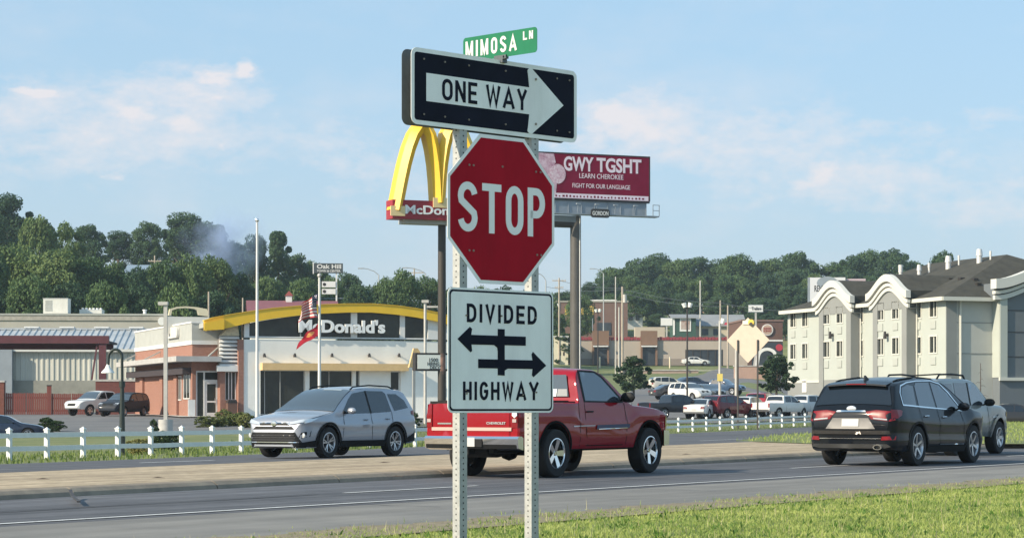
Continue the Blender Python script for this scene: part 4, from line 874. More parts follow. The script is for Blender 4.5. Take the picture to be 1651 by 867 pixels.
    for sd in (1, -1):
        b = MB(); y = .58; b.tube([(1.5, sd*y, c.zt(1.5,y)+.0), (1.35, sd*y, c.zt(1.35,y)+.012), (.6, sd*y, c.zt(.6,y)+.014), (-.2, sd*y, c.zt(-.2,y)+.012), (-.4, sd*y, c.zt(-.4,y)+.0)], .016, 6); b.build('roof_rail', M_trim, r, 50)
    b = MB(); b.prism([(-.42,1.60),(-.20,1.62),(-.36,1.70),(-.40,1.70)], -.012, .012); b.build('antenna_fin', pm, r)
    c.wheels((0, 2.78), .375, .245, .235, 5, 'slim', M_rimsil, .925, 'sor'); return r
r = black_suv(); put_car(r, 1481, 751.5, 33.5, 0, -.92, 1.07)
# ------------------------------------------------------------------ grey boxy SUV ahead, far lane
def grey_suv():
    r = thing('boxy_suv', 'grey-green boxy SUV with roof rack partly hidden ahead of the black SUV', 'car')
    pm = paint('grey_green_paint', (.22,.24,.235), .4, .35)
    c = Car(r, -.95, 3.55, 1.86, [(-.95,1.0),(-.93,1.2),(-.86,1.62),(-.76,1.74),(-.3,1.79),(.8,1.80),(1.25,1.77),(1.5,1.70),(1.85,1.47),(2.15,1.24),(2.35,1.20),(2.9,1.17),(3.25,1.10),(3.42,.98),(3.52,.8),(3.55,.65)],
        [(-.95,.55),(-.8,.45),(2.9,.42),(3.4,.42),(3.55,.52)], [(-.95,1.18),(.6,1.15),(1.9,1.13),(2.2,1.3),(3.55,1.3)], [(-.95,.90),(-.88,.95),(-.6,.99),(0,1.),(2.7,1.),(3.2,.96),(3.42,.88),(3.55,.74)], pm, tum=.22, crown=.02)
    c.zs = .42; c.body([(0,.40),(2.70,.40)], .47)
    c.topsheet('windshield', M_glass, 1.48, 2.12, .04, .02); c.end('rear_window', M_glassd, [(-.6,1.22),(.6,1.22),(.55,1.6),(-.55,1.6)], -1, .01)
    c.side('side_window', M_glass, [(.98,1.17),(1.86,1.16),(1.82,1.25),(1.5,1.6),(1.02,1.68)]); c.side('side_window', M_glassd, [(.10,1.19),(.88,1.17),(.92,1.68),(.14,1.68)]); c.side('side_window', M_glassd, [(-.72,1.26),(-.02,1.2),(.02,1.66),(-.62,1.64)])
    c.side('window_pillar', M_trim, [(.86,1.16),(1.0,1.16),(1.04,1.69),(.9,1.69)], off=.004)
    for ax in (0, 2.70):
        pts = [(ax+.56*math.cos(R(a)), .40+.55*math.sin(R(a))) for a in range(0, 181, 12)]+[(ax+.472*math.cos(R(a)), .40+.472*math.sin(R(a))) for a in range(180, -1, -12)]
        c.side('fender_flare', pm, pts, off=.035)
    c.seam([(.95,1.15),(.95,.5)]); c.seam([(1.96,1.13),(2.05,.5)]); c.handle(1.12,1.0, pm); c.mirror(1.78,1.17, M_trim, 1.2); c.side('door_badge', M_wht, [(2.25,.87),(2.55,.88),(2.55,.905),(2.25,.895)], sides=(-1,), off=.008)
    c.end('headlight', M_lamp, [(.5,.85),(.84,.85),(.84,1.0),(.5,1.0)], 1, .012, mirror=True); c.end('grille', M_trim, [(-.45,.8),(.45,.8),(.45,1.02),(-.45,1.02)], 1, .012); c.side('side_lamp', M_amber, [(3.2,.9),(3.42,.87),(3.40,.98),(3.22,1.02)], off=.012, sides=(-1, 1))
    c.end('tail_lamp', M_tail, [(.72,.9),(.86,.9),(.86,1.15),(.72,1.15)], -1, .012, mirror=True); c.end('bumper_cap', M_trim, [(-.86,.55),(.86,.55),(.86,.72),(-.86,.72)], -1, .03)
    for sd in (1, -1):
        b = MB(); y = .62; b.tube([(1.25, sd*y, c.zt(1.25,y)-.01), (1.12, sd*y, c.zt(1.12,y)+.09), (.4, sd*y, c.zt(.4,y)+.10), (-.3, sd*y, c.zt(-.3,y)+.09), (-.45, sd*y, c.zt(-.45,y))], .024, 6); b.build('roof_rail', M_trim, r, 50)
    b = MB(); b.tube([(1.12,-.62,1.87),(1.15,0,1.9),(1.12,.62,1.87)], .02, 6); b.build('rack_bar', M_trim, r, 50)
    c.wheels((0, 2.70), .39, .235, .26, 6, 'fat', M_rimsil, .94, 'xt'); return r
r = grey_suv(); put_car(r, 1612, 731.5, 33.5, 2.70, -.93, 1.05)
# ================================================================== left side: restaurant, lot, sheds, poles
def brick_mat(name, c1, c2, mortar, scale=4.2):
    m = bpy.data.materials.new(name); m.use_nodes = True; t = m.node_tree; n = t.nodes; b = n['Principled BSDF']; b.inputs['Roughness'].default_value = .9; b.inputs['Specular IOR Level'].default_value = .2
    tc_ = n.new('ShaderNodeTexCoord'); s_ = n.new('ShaderNodeSeparateXYZ'); t.links.new(tc_.outputs['Object'], s_.inputs[0]); ad = n.new('ShaderNodeMath'); t.links.new(s_.outputs[0], ad.inputs[0]); t.links.new(s_.outputs[1], ad.inputs[1])
    cb_ = n.new('ShaderNodeCombineXYZ'); t.links.new(ad.outputs[0], cb_.inputs[0]); t.links.new(s_.outputs[2], cb_.inputs[1])
    br = n.new('ShaderNodeTexBrick'); br.inputs['Scale'].default_value = scale; br.inputs['Color1'].default_value = (*c1, 1); br.inputs['Color2'].default_value = (*c2, 1); br.inputs['Mortar'].default_value = (*mortar, 1); br.inputs['Mortar Size'].default_value = .018
    t.links.new(cb_.outputs[0], br.inputs['Vector']); no = n.new('ShaderNodeTexNoise'); no.inputs['Scale'].default_value = 1.1; no.inputs['Detail'].default_value = 5; t.links.new(tc_.outputs['Object'], no.inputs['Vector'])
    mx = n.new('ShaderNodeMix'); mx.data_type = 'RGBA'; mx.blend_type = 'MULTIPLY'; mx.inputs[0].default_value = .5; t.links.new(br.outputs[0], mx.inputs[6]); t.links.new(no.outputs['Color'], mx.inputs[7])
    hs = n.new('ShaderNodeHueSaturation'); hs.inputs['Saturation'].default_value = 1.; hs.inputs['Value'].default_value = 1.35; t.links.new(mx.outputs[2], hs.inputs['Color']); t.links.new(br.outputs[0], b.inputs['Base Color']); return m
M_brick = brick_mat('salmon_brick', (.34,.16,.115), (.27,.12,.085), (.36,.28,.24))
M_cream = mat('cream_stucco', (.86,.85,.79), .9, var=.06, vscale=.6, bump=.1, bscale=30)
M_trimw = mat('white_trim', (.72,.72,.70), .6, var=.05, vscale=2)
M_grypan = mat('grey_metal_panel', (.42,.43,.40), .6, var=.08, vscale=1.5)
M_yel = mat('arch_yellow', (.82,.52,.035), .45, var=.05, vscale=1.5)
M_yeldk = mat('awning_buff', (.72,.50,.24), .7, var=.06, vscale=3)
M_win = mat('shop_glass', (.014,.018,.017), .08, spec=.35, col2=(.045,.05,.042), vscale=.5)
M_bronze = mat('dark_bronze', (.035,.03,.028), .5)
MC = Frame(393, 135, 20)
mc = MC.thing('restaurant', 'fast-food restaurant with yellow arched roof, cream front and salmon brick wing', 'restaurant')
X = lambda px, d=0.: MC.fr(px, 600, d)[0]
Zm = lambda px, py, d=0.: MC.fr(px, py, d)[1]
xR = X(735); zA0 = Zm(500,597); zA1 = Zm(500,585.5); zC = Zm(550,548.5); zG0 = Zm(550,545)
# cream front built around its openings
def wall(x0, x1, z0, z1, y0=0., y1=.35, m=M_cream, name='wall'): return MB().box(x0, x1, y0, y1, z0, z1).build(name, m, mc)
wall(0, X(420), 0, zA0); wall(X(580), X(630), 0, zA0); wall(X(646), xR, 0, zA0); wall(0, xR, zA0, zC); wall(X(420), X(580), 0, Zm(500,670)); wall(X(630), X(646), 0, .25)
MB().box(0, .3, .35, 9, 0, zC).build('side_wall', M_cream, mc); MB().box(xR-.3, xR, .35, 9, 0, zC).build('side_wall', M_cream, mc); MB().box(.3, xR-.3, 8.7, 9, 0, zC).build('rear_wall', M_cream, mc)
MB().box(-.02, xR+.02, -.06, .06, zG0-.02, zC+.10).build('sill_band', mat('sill_grey', (.22,.23,.23), .6), mc)
def window(root, x0, x1, z0, z1, y, muls=(), fr=.07, m=M_win, fm=M_trimw, rails=()):
    w = MB(); d = .08
    w.box(x0, x0+fr, y-d, y, z0, z1); w.box(x1-fr, x1, y-d, y, z0, z1); w.box(x0+fr, x1-fr, y-d, y, z1-fr, z1); w.box(x0+fr, x1-fr, y-d, y, z0, z0+fr)
    for q in muls: w.box(q-fr/2, q+fr/2, y-d+.004, y-.004, z0+fr, z1-fr)
    for q in rails: w.box(x0+fr, x1-fr, y-d+.008, y-.008, q-fr/2, q+fr/2)
    o = w.build('window', fm, root)
    cuts = [x0+fr]+[c for q in sorted(muls) for c in (q-fr/2, q+fr/2)]+[x1-fr]
    for i in range(0, len(cuts), 2):
        MB().box(cuts[i], cuts[i+1], y-.03, y-.015, z0+fr, z1-fr).build('pane', m, o)
    return o
z0w = Zm(500,668)
M_mull = mat('mullion_grey', (.38,.38,.36), .6)
window(mc, X(420), X(492), z0w, zA0, .30, (X(428), X(453)), m=M_win, fr=.05, fm=M_mull); window(mc, X(499), X(580), z0w, zA0, .30, (X(532),), fr=.05, fm=M_mull)
MB().box(X(568), X(574), .0, .22, z0w, zA0).build('pier', M_cream, mc)
window(mc, X(630), X(646), .25, zA0, .30)
MB().box(X(492)+.003, X(499)-.003, -.02, .3, z0w, zA0).build('pier', M_cream, mc)
MB().box(X(420), X(655), -.55, -.003, zA0+.0, zA1).build('awning', M_yeldk, mc)
for px in (425,474,534,594,642):
    x = X(px); z = Zm(px,572.5); b = MB(); b.cyl((x, 0, z), (x, -.22, z+.05), .05, n=8); b.cyl((x, -.22, z+.12), (x, -.22, z-.12), .06, .11, n=8); b.build('wall_lamp', M_bronze, mc)
# arched roof
DO = -.28
tp = [(329,517),(345,512),(372,507),(400,502.5),(440,497),(480,493.5),(520,491.3),(560,490),(600,490),(640,493),(672,497.5),(705,504),(735,512)]
bt = [(333,533),(352,531.5),(372,527.5),(400,520.5),(440,513.5),(480,508.5),(520,505.3),(560,503.5),(600,503.5),(640,507),(672,511.5),(705,518),(735,526)]
T = [MC.fr(*q, DO) for q in tp]; B = [MC.fr(*q, DO) for q in bt]
MB().prism(T+B[::-1], DO, DO+.28).build('fascia', M_yel, mc, 30)
T2 = [(p[0], p[1]-.12) for p in T]; B2 = [(p[0], p[1]-.42) for p in T]
MB().prism(T2+B2[::-1], DO+.281, 9.5).build('roof', M_grypan, mc, 30)
Tl = [(p[0], p[1]+.04) for p in T]; MB().prism(Tl+[(p[0], p[1]+.002) for p in T[::-1]], DO-.05, DO+.5).build('roof_edge', M_yel, mc, 30)
e0 = MC.fr(361, 515, DO-.05)[0]; MB().prism([(T[0][0]-.02, B[0][1]+.02), (e0, MC.fr(361,531,DO)[1]), (e0, MC.fr(361,514,DO)[1]), (T[0][0]-.02, MC.fr(329,521,DO)[1])], DO-.16, DO-.002).build('fascia_end', M_yel, mc)
# clerestory under the arch
Bc = [(X(q[0]), Zm(*q)-.02) for q in bt]; zc0 = zC+.1
def band(px0, px1):
    a, c = X(px0), X(px1); xs_ = [a]+[p[0] for p in Bc if a < p[0] < c]+[c]; zz = [p[0] for p in Bc]; top_ = [(x, float(np.interp(x, zz, [p[1] for p in Bc]))) for x in xs_]
    return top_+[(c, zc0), (a, zc0)]
for a, c in ((402,485),(485,566),(576,645),(653,690)): MB().prism(band(a+.5, c-.5), .12, .14).build('clerestory_pane', M_win, mc)
for a, c in ((394,402),(566,576),(645,653),(690,735)): MB().prism(band(a, c), .0, .2).build('clerestory_post', M_trimw, mc)
for a in (485,): MB().prism(band(a-.8, a+.8), .05, .15).build('clerestory_post', M_grypan, mc)
MB().box(X(402), X(690), .02, .16, zc0-.005, zc0+.10).build('clerestory_sill', M_trimw, mc)
MB().prism([(p[0], p[1]) for p in band(394,735)], .6, .62).build('clerestory_back', mat('dim_interior', (.09,.10,.10), .9), mc)
fit_text('sign_letters', "McDonald's", mat('letter_white', (.85,.86,.85), .5), mc, X(482,-.25), X(621,-.25), Zm(550,536.5,-.25), Zm(550,515,-.25), -.28, .16, .035)
# brick wing
DW = 1.2; xc = MC.fr(310, 600, DW)[0]; yb = MC.sd(218, 600, xc)[0]; zB = Zm(310,555,DW); zP = Zm(310,520.5,DW); zK0 = Zm(310,583,DW); zK1 = Zm(310,574.5,DW)
xT0 = X(355,.4)
dx0, dx1 = X(316,DW), X(354,DW); zD = Zm(335,597,DW)
MB().box(xc, dx0, DW, DW+.4, 0, zB).build('brick_wall', M_brick, mc); MB().box(dx0, xT0+.6, DW, DW+.4, zD, zB).build('brick_wall', M_brick, mc); MB().box(dx1, xT0+.6, DW, DW+.4, 0, zD).build('brick_wall', M_brick, mc)
MB().box(xc, xc+.4, DW+.4, yb, 0, zB).build('brick_wall', M_brick, mc); MB().box(xc+.4, .0, yb-.4, yb, 0, zB).build('brick_wall', M_brick, mc)
MB().box(xc-.06, xT0+.5, DW-.06, yb+.06, zB+.002, zB+.25).build('parapet_band', M_trimw, mc); MB().box(xc-.03, xT0+.4, DW-.03, yb, zB+.25, zP).build('parapet', M_grypan, mc); MB().box(xc-.08, xT0+.4, DW-.08, yb+.04, zP, zP+.1).build('parapet_cap', M_trimw, mc)
cl = MC.sd(200, 583, xc-1.2)[0]
MB().box(xc-1.25, X(357,DW-1.2), DW-1.25, yb+.6, zK0, zK1).build('canopy', mat('canopy_grey', (.45,.44,.42), .6, var=.1, vscale=2), mc)
b = MB(); b.bar((X(330,DW), DW-1.1, zK1), (X(352,DW), DW, Zm(352,560,DW)), .08, .08); b.bar((xc-1.1, yb-.3, zK1), (xc, yb-.3, zB-.2), .08, .08); b.bar((xc-1.1, yb*.55, zK1), (xc, yb*.55, zB-.2), .08, .08); b.build('canopy_rod', M_grypan, mc)
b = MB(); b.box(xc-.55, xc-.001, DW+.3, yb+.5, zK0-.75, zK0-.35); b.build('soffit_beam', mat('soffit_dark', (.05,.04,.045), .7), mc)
# door unit
zt_d = zD-.02
dr = MB(); f_ = .09
dr.box(dx0, dx0+f_, DW+.05, DW+.15, .03, zt_d); dr.box(dx1-f_, dx1, DW+.05, DW+.15, .03, zt_d); xm = X(329.5,DW); dr.box(xm-.05, xm+.05, DW+.05, DW+.15, .03, zt_d-f_); dr.box(dx0+f_, dx1-f_, DW+.05, DW+.15, zt_d-f_, zt_d); zh = Zm(340,613.5,DW); dr.box(xm+.05, dx1-f_, DW+.052, DW+.148, zh-.07, zh+.07)
dd = dr.build('door_frame', M_trimw, mc)
b = MB(); xl_, xr_ = xm+.05, dx1-f_; b.box(xl_, xl_+.13, DW+.07, DW+.13, .05, zh-.07); b.box(xr_-.13, xr_, DW+.07, DW+.13, .05, zh-.07); b.box(xl_+.13, xr_-.13, DW+.07, DW+.13, .05, .35); b.box(xl_+.13, xr_-.13, DW+.07, DW+.13, zh-.2, zh-.07); b.box(xl_+.13, xr_-.13, DW+.07, DW+.13, .98, 1.08); do = b.build('door', M_trimw, mc)
MB().box(xl_+.13, xr_-.13, DW+.09, DW+.1, .3, zh-.2).build('pane', M_win, do); MB().box(dx0+f_, xm-.05, DW+.09, DW+.1, .03, zt_d-f_).build('pane', M_win, dd); MB().box(xl_, xr_, DW+.09, DW+.1, zh+.07, zt_d-f_).build('pane', M_win, dd)
b = MB(); b.cyl((xr_-.2, DW+.03, .9), (xr_-.2, DW+.03, 1.25), .02, n=8); b.build('handle', M_chrome, do)
# tower with louvre sign panel, window and brick pier
zL0, zL1 = Zm(370,590,.4), Zm(370,541,.4); x0t, x1t = xT0, X(385,.4)
wx0, wx1 = X(363,.4), X(381,.4); wz0, wz1 = Zm(372,645,.4), Zm(372,598,.4)
MB().box(x0t, wx0, .4, DW-.003, 0, zL0).build('brick_wall', M_brick, mc); MB().box(wx1, x1t, .4, DW-.003, 0, zL0).build('brick_wall', M_brick, mc); MB().box(wx0, wx1, .4, DW-.003, 0, wz0).build('brick_wall', M_brick, mc); MB().box(wx0, wx1, .4, DW-.003, wz1, zL0).build('brick_wall', M_brick, mc)
window(mc, wx0, wx1, wz0, wz1, .6, (wx0+(wx1-wx0)*.36, wx0+(wx1-wx0)*.62), fr=.06)
MB().box(X(384.5,-.05), -.01, -.05, 1.1, 0, Zm(388,547,-.05)).build('brick_pier', M_brick, mc)
MB().box(x0t, x1t, .42, 1.1, zL0+.002, zL1).build('louvre_back', mat('louvre_shadow', (.2,.19,.18), .8), mc)  # grey-brown sheet behind the white slats
for k in range(8):
    z = zL0+.12+(zL1-zL0-.2)*k/7; b = MB(); b.prism([(.40,z-.10),(.40,z+.06),(.22,z-.06),(.22,z-.12)], x0t-.05, x1t, 'x'); b.build('louvre', M_trimw, mc)
MB().box(x0t-.25, x1t, .05, .398, Zm(370,592,.4)-.25, Zm(370,592,.4)+.12).build('ledge', M_trimw, mc)
b = MB(); b.prism([(x0t, zL1+.003), (x1t, zL1+.003), (x1t-.1, zL1+.9), (x0t+.5, zL1+.5)], .3, .9); b.build('tower_cap', mat('buff_panel', (.6,.52,.36), .7, var=.2, vscale=5), mc)
# windows on the sunlit side of the wing
def side_window(root, px0, px1, py0, py1):
    y1, y0 = MC.sd(px0, 600, xc)[0], MC.sd(px1, 600, xc)[0]; zb = MC.sd((px0+px1)/2, py1, xc)[1]; zt = MC.sd((px0+px1)/2, py0, xc)[1]
    b = MB(); f = .06; b.box(xc-.06, xc-.001, y0, y0+f, zb, zt); b.box(xc-.06, xc-.001, y1-f, y1, zb, zt); b.box(xc-.06, xc-.001, y0+f, y1-f, zb, zb+f); b.box(xc-.06, xc-.001, y0+f, y1-f, zt-f, zt); ym = (y0+y1)/2; b.box(xc-.05, xc-.001, ym-f/2, ym+f/2, zb+f, zt-f)
    o = b.build('window', M_trimw, root); MB().box(xc-.03, xc-.002, y0+f, y1-f, zb+f, zt-f).build('pane', M_win, o)
side_window(mc, 286.5, 293, 606, 645); side_window(mc, 297, 307, 597, 643)
for px in (231, 286, 263): 
    y = MC.sd(px, 600, xc)[0]; MB().box(xc-.16, xc-.001, y-.5, y+.5, 0, zK0-.8).build('pilaster', M_brick, mc)
y0, zq = MC.sd(289, 545, xc-.05); y1, zq1 = MC.sd(271.5, 529, xc-.05); b = MB(); b.prism(rrect(y0, y1, zq+.05, zq1, .25), xc-.22, xc-.04, 'x'); b.build('wall_sign', mat('sign_panel_white', (.75,.74,.70), .5, col2=(.55,.53,.48), vscale=3), mc)
# white parapet with the rear roof arch
zq0 = Zm(300,533,6); p0x, p1x = X(268,7), X(337,7); MB().box(p0x, p1x, 7, 7.5, zP-.5, Zm(300,510.5,7)).build('rear_parapet', mat('pale_parapet', (.62,.60,.54), .7), mc)
ro = [MC.fr(*q, 7) for q in ((272,508),(274,498),(285,494.5),(300,493.5),(318,495),(334,498),(337,510))]; ri = [MC.fr(*q, 7) for q in ((276,508),(277.5,500),(287,497),(300,496),(314,497.5),(318,499.5),(320,507.5))]
MB().prism(ro+ri[::-1], 7.0, 7.3).build('roof_arch', mat('buff_arch', (.66,.58,.40), .6), mc)
# things round the restaurant
p = MC.o+MC.ex*X(309,DW-.3)+MC.ey*(DW-.3); t = thing('notice_board', 'small white notice panel standing beside the restaurant door', 'sign', p, MC.a); b = MB(); b.box(-.22,.22,-.04,.04,.05,1.15); b.build('panel', M_trimw, t); b = MB(); b.box(-.25,.25,-.1,.1,0,.05); b.build('base', M_bronze, t)
p = MC.o+MC.ex*X(373,-.2)+MC.ey*(-.3); t = thing('trash_bin', 'brown litter bin against the brick by the restaurant window', 'bin', p, MC.a); b = MB(); b.prism([(-.28,0),(.28,0),(.30,.95),(-.30,.95)], -.28, .28); b.build('body', mat('bin_brown', (.13,.07,.05), .7), t); b = MB(); b.prism([(-.32,.952),(.32,.952),(.22,1.15),(-.22,1.15)], -.3, .3); b.build('lid', M_bronze, t); b = MB(); b.box(-.15,.15,-.302,-.285,.97,1.06); b.build('slot', M_hole, t)
struct(drape('restaurant_walk', [tuple((MC.o+MC.ex*a+MC.ey*c)[:2]) for a, c in ((xc-1.1,DW-1.6),(xc-1.1,yb+1),(xc+.1,yb+1),(xc+.1,DW+.2),(xR,DW+.2),(xR,-1.6),(X(360),-1.6),(X(356),DW-1.6))], M_conc2, .13, 3.))
# ---- grey flat-roofed shop behind
GB = Frame(266, 212, 3); gb = GB.thing('flat_roof_shop', 'long grey flat-roofed building behind the metal shed', 'building')
xg = GB.fr(-140, 520)[0]; zg = GB.fr(100,508)[1]; 
MB().box(xg, 0, 0, 25, -.5, zg-.5).build('wall', mat('grey_stucco', (.40,.385,.34), .9, var=.06, vscale=.5), gb); MB().box(xg-.1, .1, -.12, 25.1, zg-.5, zg).build('parapet', mat('parapet_grey', (.36,.34,.30), .9, var=.15, vscale=3), gb); MB().box(xg-.2, .2, -.2, 25.2, zg+.002, zg+.15).build('coping', M_grypan, gb)
x = GB.fr(262,520)[0]; b = MB(); b.cyl((x,-.1,GB.fr(262,518)[1]),(x,-.5,GB.fr(262,518)[1]),.4,n=14); b.build('round_vent', M_trimw, gb)
def roof_unit(px0, px1, py0, py1, Y, label, grill=True):
    p = at((px0+px1)/2, py1, Y); w_ = (px1-px0)*Y/F; h_ = (py1-py0)*Y/F; t = thing('rooftop_unit', label, 'air conditioner', p, R(3))
    MB().box(-w_/2, w_/2, -1, 1, .16, h_).build('casing', mat('unit_white', (.70,.69,.62), .6, var=.08, vscale=2), t)
    b = MB(); b.box(-w_*.4,-w_*.3,-.9,.9,-.2,.16); b.box(w_*.3,w_*.4,-.9,.9,-.2,.16); b.build('curb', M_grypan, t)
    if grill:
        for k in range(8): b = MB(); z = .16+h_*.15+h_*.6*k/7; b.box(-w_*.42,-w_*.14,-1.03,-.999,z,z+h_*.05); b.build('louvre', M_grypan, t)
    else:
        for k in range(6): b = MB(); xx = -w_*.4+w_*.8*k/5; b.cyl((xx,0,h_),(xx,0,h_+.25),.12,n=8); b.build('cap', M_trimw, t)
    MB().box(-w_/2-.03, w_/2+.03, -1.03, 1.03, h_+.001, h_+.06).build('lid', M_trimw, t)
roof_unit(72.5, 111.5, 482.5, 508.3, 214, 'big white air conditioner on the grey flat roof'); roof_unit(130.5, 166, 500.5, 508.3, 216, 'low white vent box on the grey flat roof', False)
t = thing('vent_pipe', 'short white vent pipe at the right end of the grey flat roof', 'pipe', at(233.5, 509, 216)); b = MB(); b.cyl((0,0,-.3),(0,0,.55),.16,n=10); b.build('pipe', M_trimw, t); b = MB(); b.cyl((0,0,.5),(0,0,.62),.22,n=10); b.build('cap', M_trimw, t)
# ---- corrugated shed
SH = Frame(222, 178, 4); sh = SH.thing('metal_shed', 'corrugated pale metal shed with blue-grey ribbed roof', 'shed'); xs0 = SH.fr(-140, 600)[0]; ze = SH.fr(100,562)[1]; zr_ = SH.fr(100,531,6)[1]; zw = SH.fr(100,613)[1]
M_corr = mat('corrugated_pale', (.50,.50,.44), .6, var=.14, vscale=.35, stretch=(1,1,.2)); M_roofb = mat('blue_grey_roof', (.36,.39,.41), .5, metal=.2, col2=(.50,.53,.55), vscale=.7)
b = MB(); pts = []; x = xs0
while x < 0: pts += [(x,0),(x+.14,0),(x+.18,-.06),(x+.30,-.06),(x+.34,0)]; x += .42
b.grid([[(q[0], q[1], zw) for q in pts], [(q[0], q[1], ze-.15) for q in pts]]); b.build('corrugated_wall', M_corr, sh)
MB().box(xs0, 0, .02, 12, -.5, ze-.2).build('shell', mat('shed_shell', (.3,.3,.28), .9), sh); MB().box(xs0, .02, -.1, .018, -.5, zw).build('block_base', mat('block_base_grey', (.26,.26,.23), .9, var=.15, vscale=1), sh)
b = MB(); rows0, rows1 = [], []; x = xs0-.3
while x < .3:
    for d_, h_ in ((0,0),(.34,0),(.38,.09),(.44,.09),(.48,0)): rows0.append((x+d_, -.45, ze-.05+h_)); rows1.append((x+d_, 6.5, zr_+h_))
    x += .52
b.grid([rows0, rows1]); b.build('ribbed_roof', M_roofb, sh); MB().box(xs0-.3, .4, -.5, -.43, ze-.25, ze-.03).build('gutter', mat('gutter_white', (.6,.6,.56), .5), sh); MB().box(xs0-.3,.4,6.3,6.8,zr_-.02,zr_+.14).build('ridge_cap', M_roofb, sh)
for px in (50,107,163,219): x = SH.fr(px,531,6)[0]; MB().box(x-.6,x+.6,6.2,6.9,zr_+.142,zr_+.25).build('ridge_vent', M_trimw, sh)
MB().box(SH.fr(-140,600)[0], SH.fr(22,600)[0], -.9, -.12, -.5, SH.fr(10,563)[1]).build('end_bay', mat('bay_blue_grey', (.27,.31,.34), .8, var=.1), sh)
# maroon steel portal
PO = Frame(176, 160, 4); po = PO.thing('steel_portal', 'maroon steel canopy beam on posts in front of the metal shed', 'canopy'); M_mar = mat('maroon_steel', (.105,.03,.035), .5, var=.15, vscale=2)
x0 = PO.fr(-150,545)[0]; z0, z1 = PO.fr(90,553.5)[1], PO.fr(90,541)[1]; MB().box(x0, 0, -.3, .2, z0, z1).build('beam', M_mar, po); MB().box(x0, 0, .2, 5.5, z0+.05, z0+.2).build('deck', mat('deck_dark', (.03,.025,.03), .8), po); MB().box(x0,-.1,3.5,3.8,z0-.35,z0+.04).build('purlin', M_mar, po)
for px in (-120, 165.5): xx = PO.fr(px,600)[0]; MB().box(xx-.26, xx+.26, -.2, .1, 0, z0).build('post', M_mar, po)
b = MB(); b.bar(PO.fr(157,553)[0:1]+(0,)+PO.fr(157,553)[1:2], PO.fr(149,612)[0:1]+(-.4,)+PO.fr(149,612)[1:2], .12, .12); b.build('brace', M_mar, po)
# brown yard gates and low wall
M_gate = mat('gate_red_brown', (.17,.045,.035), .75, var=.18, vscale=1.2, stretch=(1,1,.15)); GA = Frame(0, 156, 4)
def gate(px0, px1, py0, label, nb):
    a, zt = GA.fr(px0, py0); c, _ = GA.fr(px1, py0); t = thing('yard_gate', label, 'gate', GA.o+GA.ex*a, GA.a, 'red-brown yard gates'); w_ = c-a
    for k in range(nb): b = MB(); b.box(w_*k/nb+.012, w_*(k+1)/nb-.012, 0, .04+.006*(k % 2), .1, zt-.015*(k % 3)); b.build('board', M_gate, t)
    b = MB(); b.box(0, w_, .05, .1, .3, .42); b.box(0, w_, .05, .1, zt-.4, zt-.28); b.build('gate_rail', M_gate, t)
gate(9, 41.5, 633, 'leftmost red-brown board gate of the yard', 10); gate(42.5, 75.5, 633, 'second red-brown board gate from the left of the yard', 10); gate(83, 114.5, 634, 'red-brown board gate just right of the two gate posts', 10); gate(115.5, 148, 634, 'red-brown board gate beside the parked white pickup', 10)
for px, lab in ((77.5, 'left one of the pair of brown gate posts'), (81.2, 'right one of the pair of brown gate posts')):
    a, zt = GA.fr(px, 622); t = thing('gate_post', lab, 'post', GA.o+GA.ex*a, GA.a, 'gate posts of the yard'); b = MB(); b.box(-.07,.07,-.07,.07,0,zt); b.build('shaft', M_gate, t); b = MB(); b.box(-.09,.09,-.09,.09,zt,zt+.08); b.build('cap', M_bronze, t)
a0, zt = GA.fr(-60,616); a, _ = GA.fr(7.5, 616); t = thing('brick_pillar', 'brown block pillar at the left edge beside the gates', 'pillar', GA.o+GA.ex*a0, GA.a); MB().box(0,a-a0,-.3,.4,0,zt).build('shaft', brick_mat('brown_block', (.21,.08,.06),(.17,.065,.05),(.15,.09,.07),2.), t); MB().box(-.05,a-a0+.05,-.35,.45,zt,zt+.12).build('cap', M_conc2, t)
a, zt = GA.fr(150,614); c, _ = GA.fr(222,614); t = thing('block_wall', 'low brown block wall behind the parked white pickup', 'wall', GA.o+GA.ex*a+GA.ey*1.5, GA.a); MB().box(0,c-a,0,.3,0,zt).build('courses', brick_mat('brown_block2', (.19,.07,.06),(.15,.055,.05),(.13,.08,.07),2.), t); MB().box(-.02,c-a,-.05,.35,zt,zt+.14).build('coping', M_conc2, t)
# ---- poles, lamps, flags
M_pole = mat('pole_grey', (.52,.50,.46), .5, metal=.3, var=.1, vscale=2)
p = hit(267, 697); t = thing('light_pole', 'grey parking-lot light pole on a round concrete base in front of the brick wing', 'light pole', p); s_ = p.y/F
b = MB(); b.cyl((0,0,-.1),(0,0,21*s_),.30*1.2,n=16); b.build('concrete_base', M_conc2, t, 40); zt = (697-491)*s_; b = MB(); b.box(-.09,.09,-.09,.09,21*s_,zt); b.build('shaft', M_pole, t); b = MB(); b.box(-.35,.12,-.18,.18,zt-.02,zt+.14); b.build('lamp_head', M_pole, t); b = MB(); b.box(-.32,-.12,-.15,.15,zt-.03,zt-.021); b.build('lens', M_lamp, t)
p = stand(685.5,126); t = thing('light_pole', 'thin light pole in front of the right end of the restaurant', 'light pole', p); zt = at(685,488,126).z-p.z; b = MB(); b.cyl((0,0,0),(0,0,zt),.1,.08,n=10); b.build('shaft', M_pole, t, 40); b = MB(); b.box(-.2,.2,-.15,.15,zt,zt+.16); b.box(.1,1.,-.06,.06,zt-.28,zt-.18); b.build('lamp_head', M_pole, t)
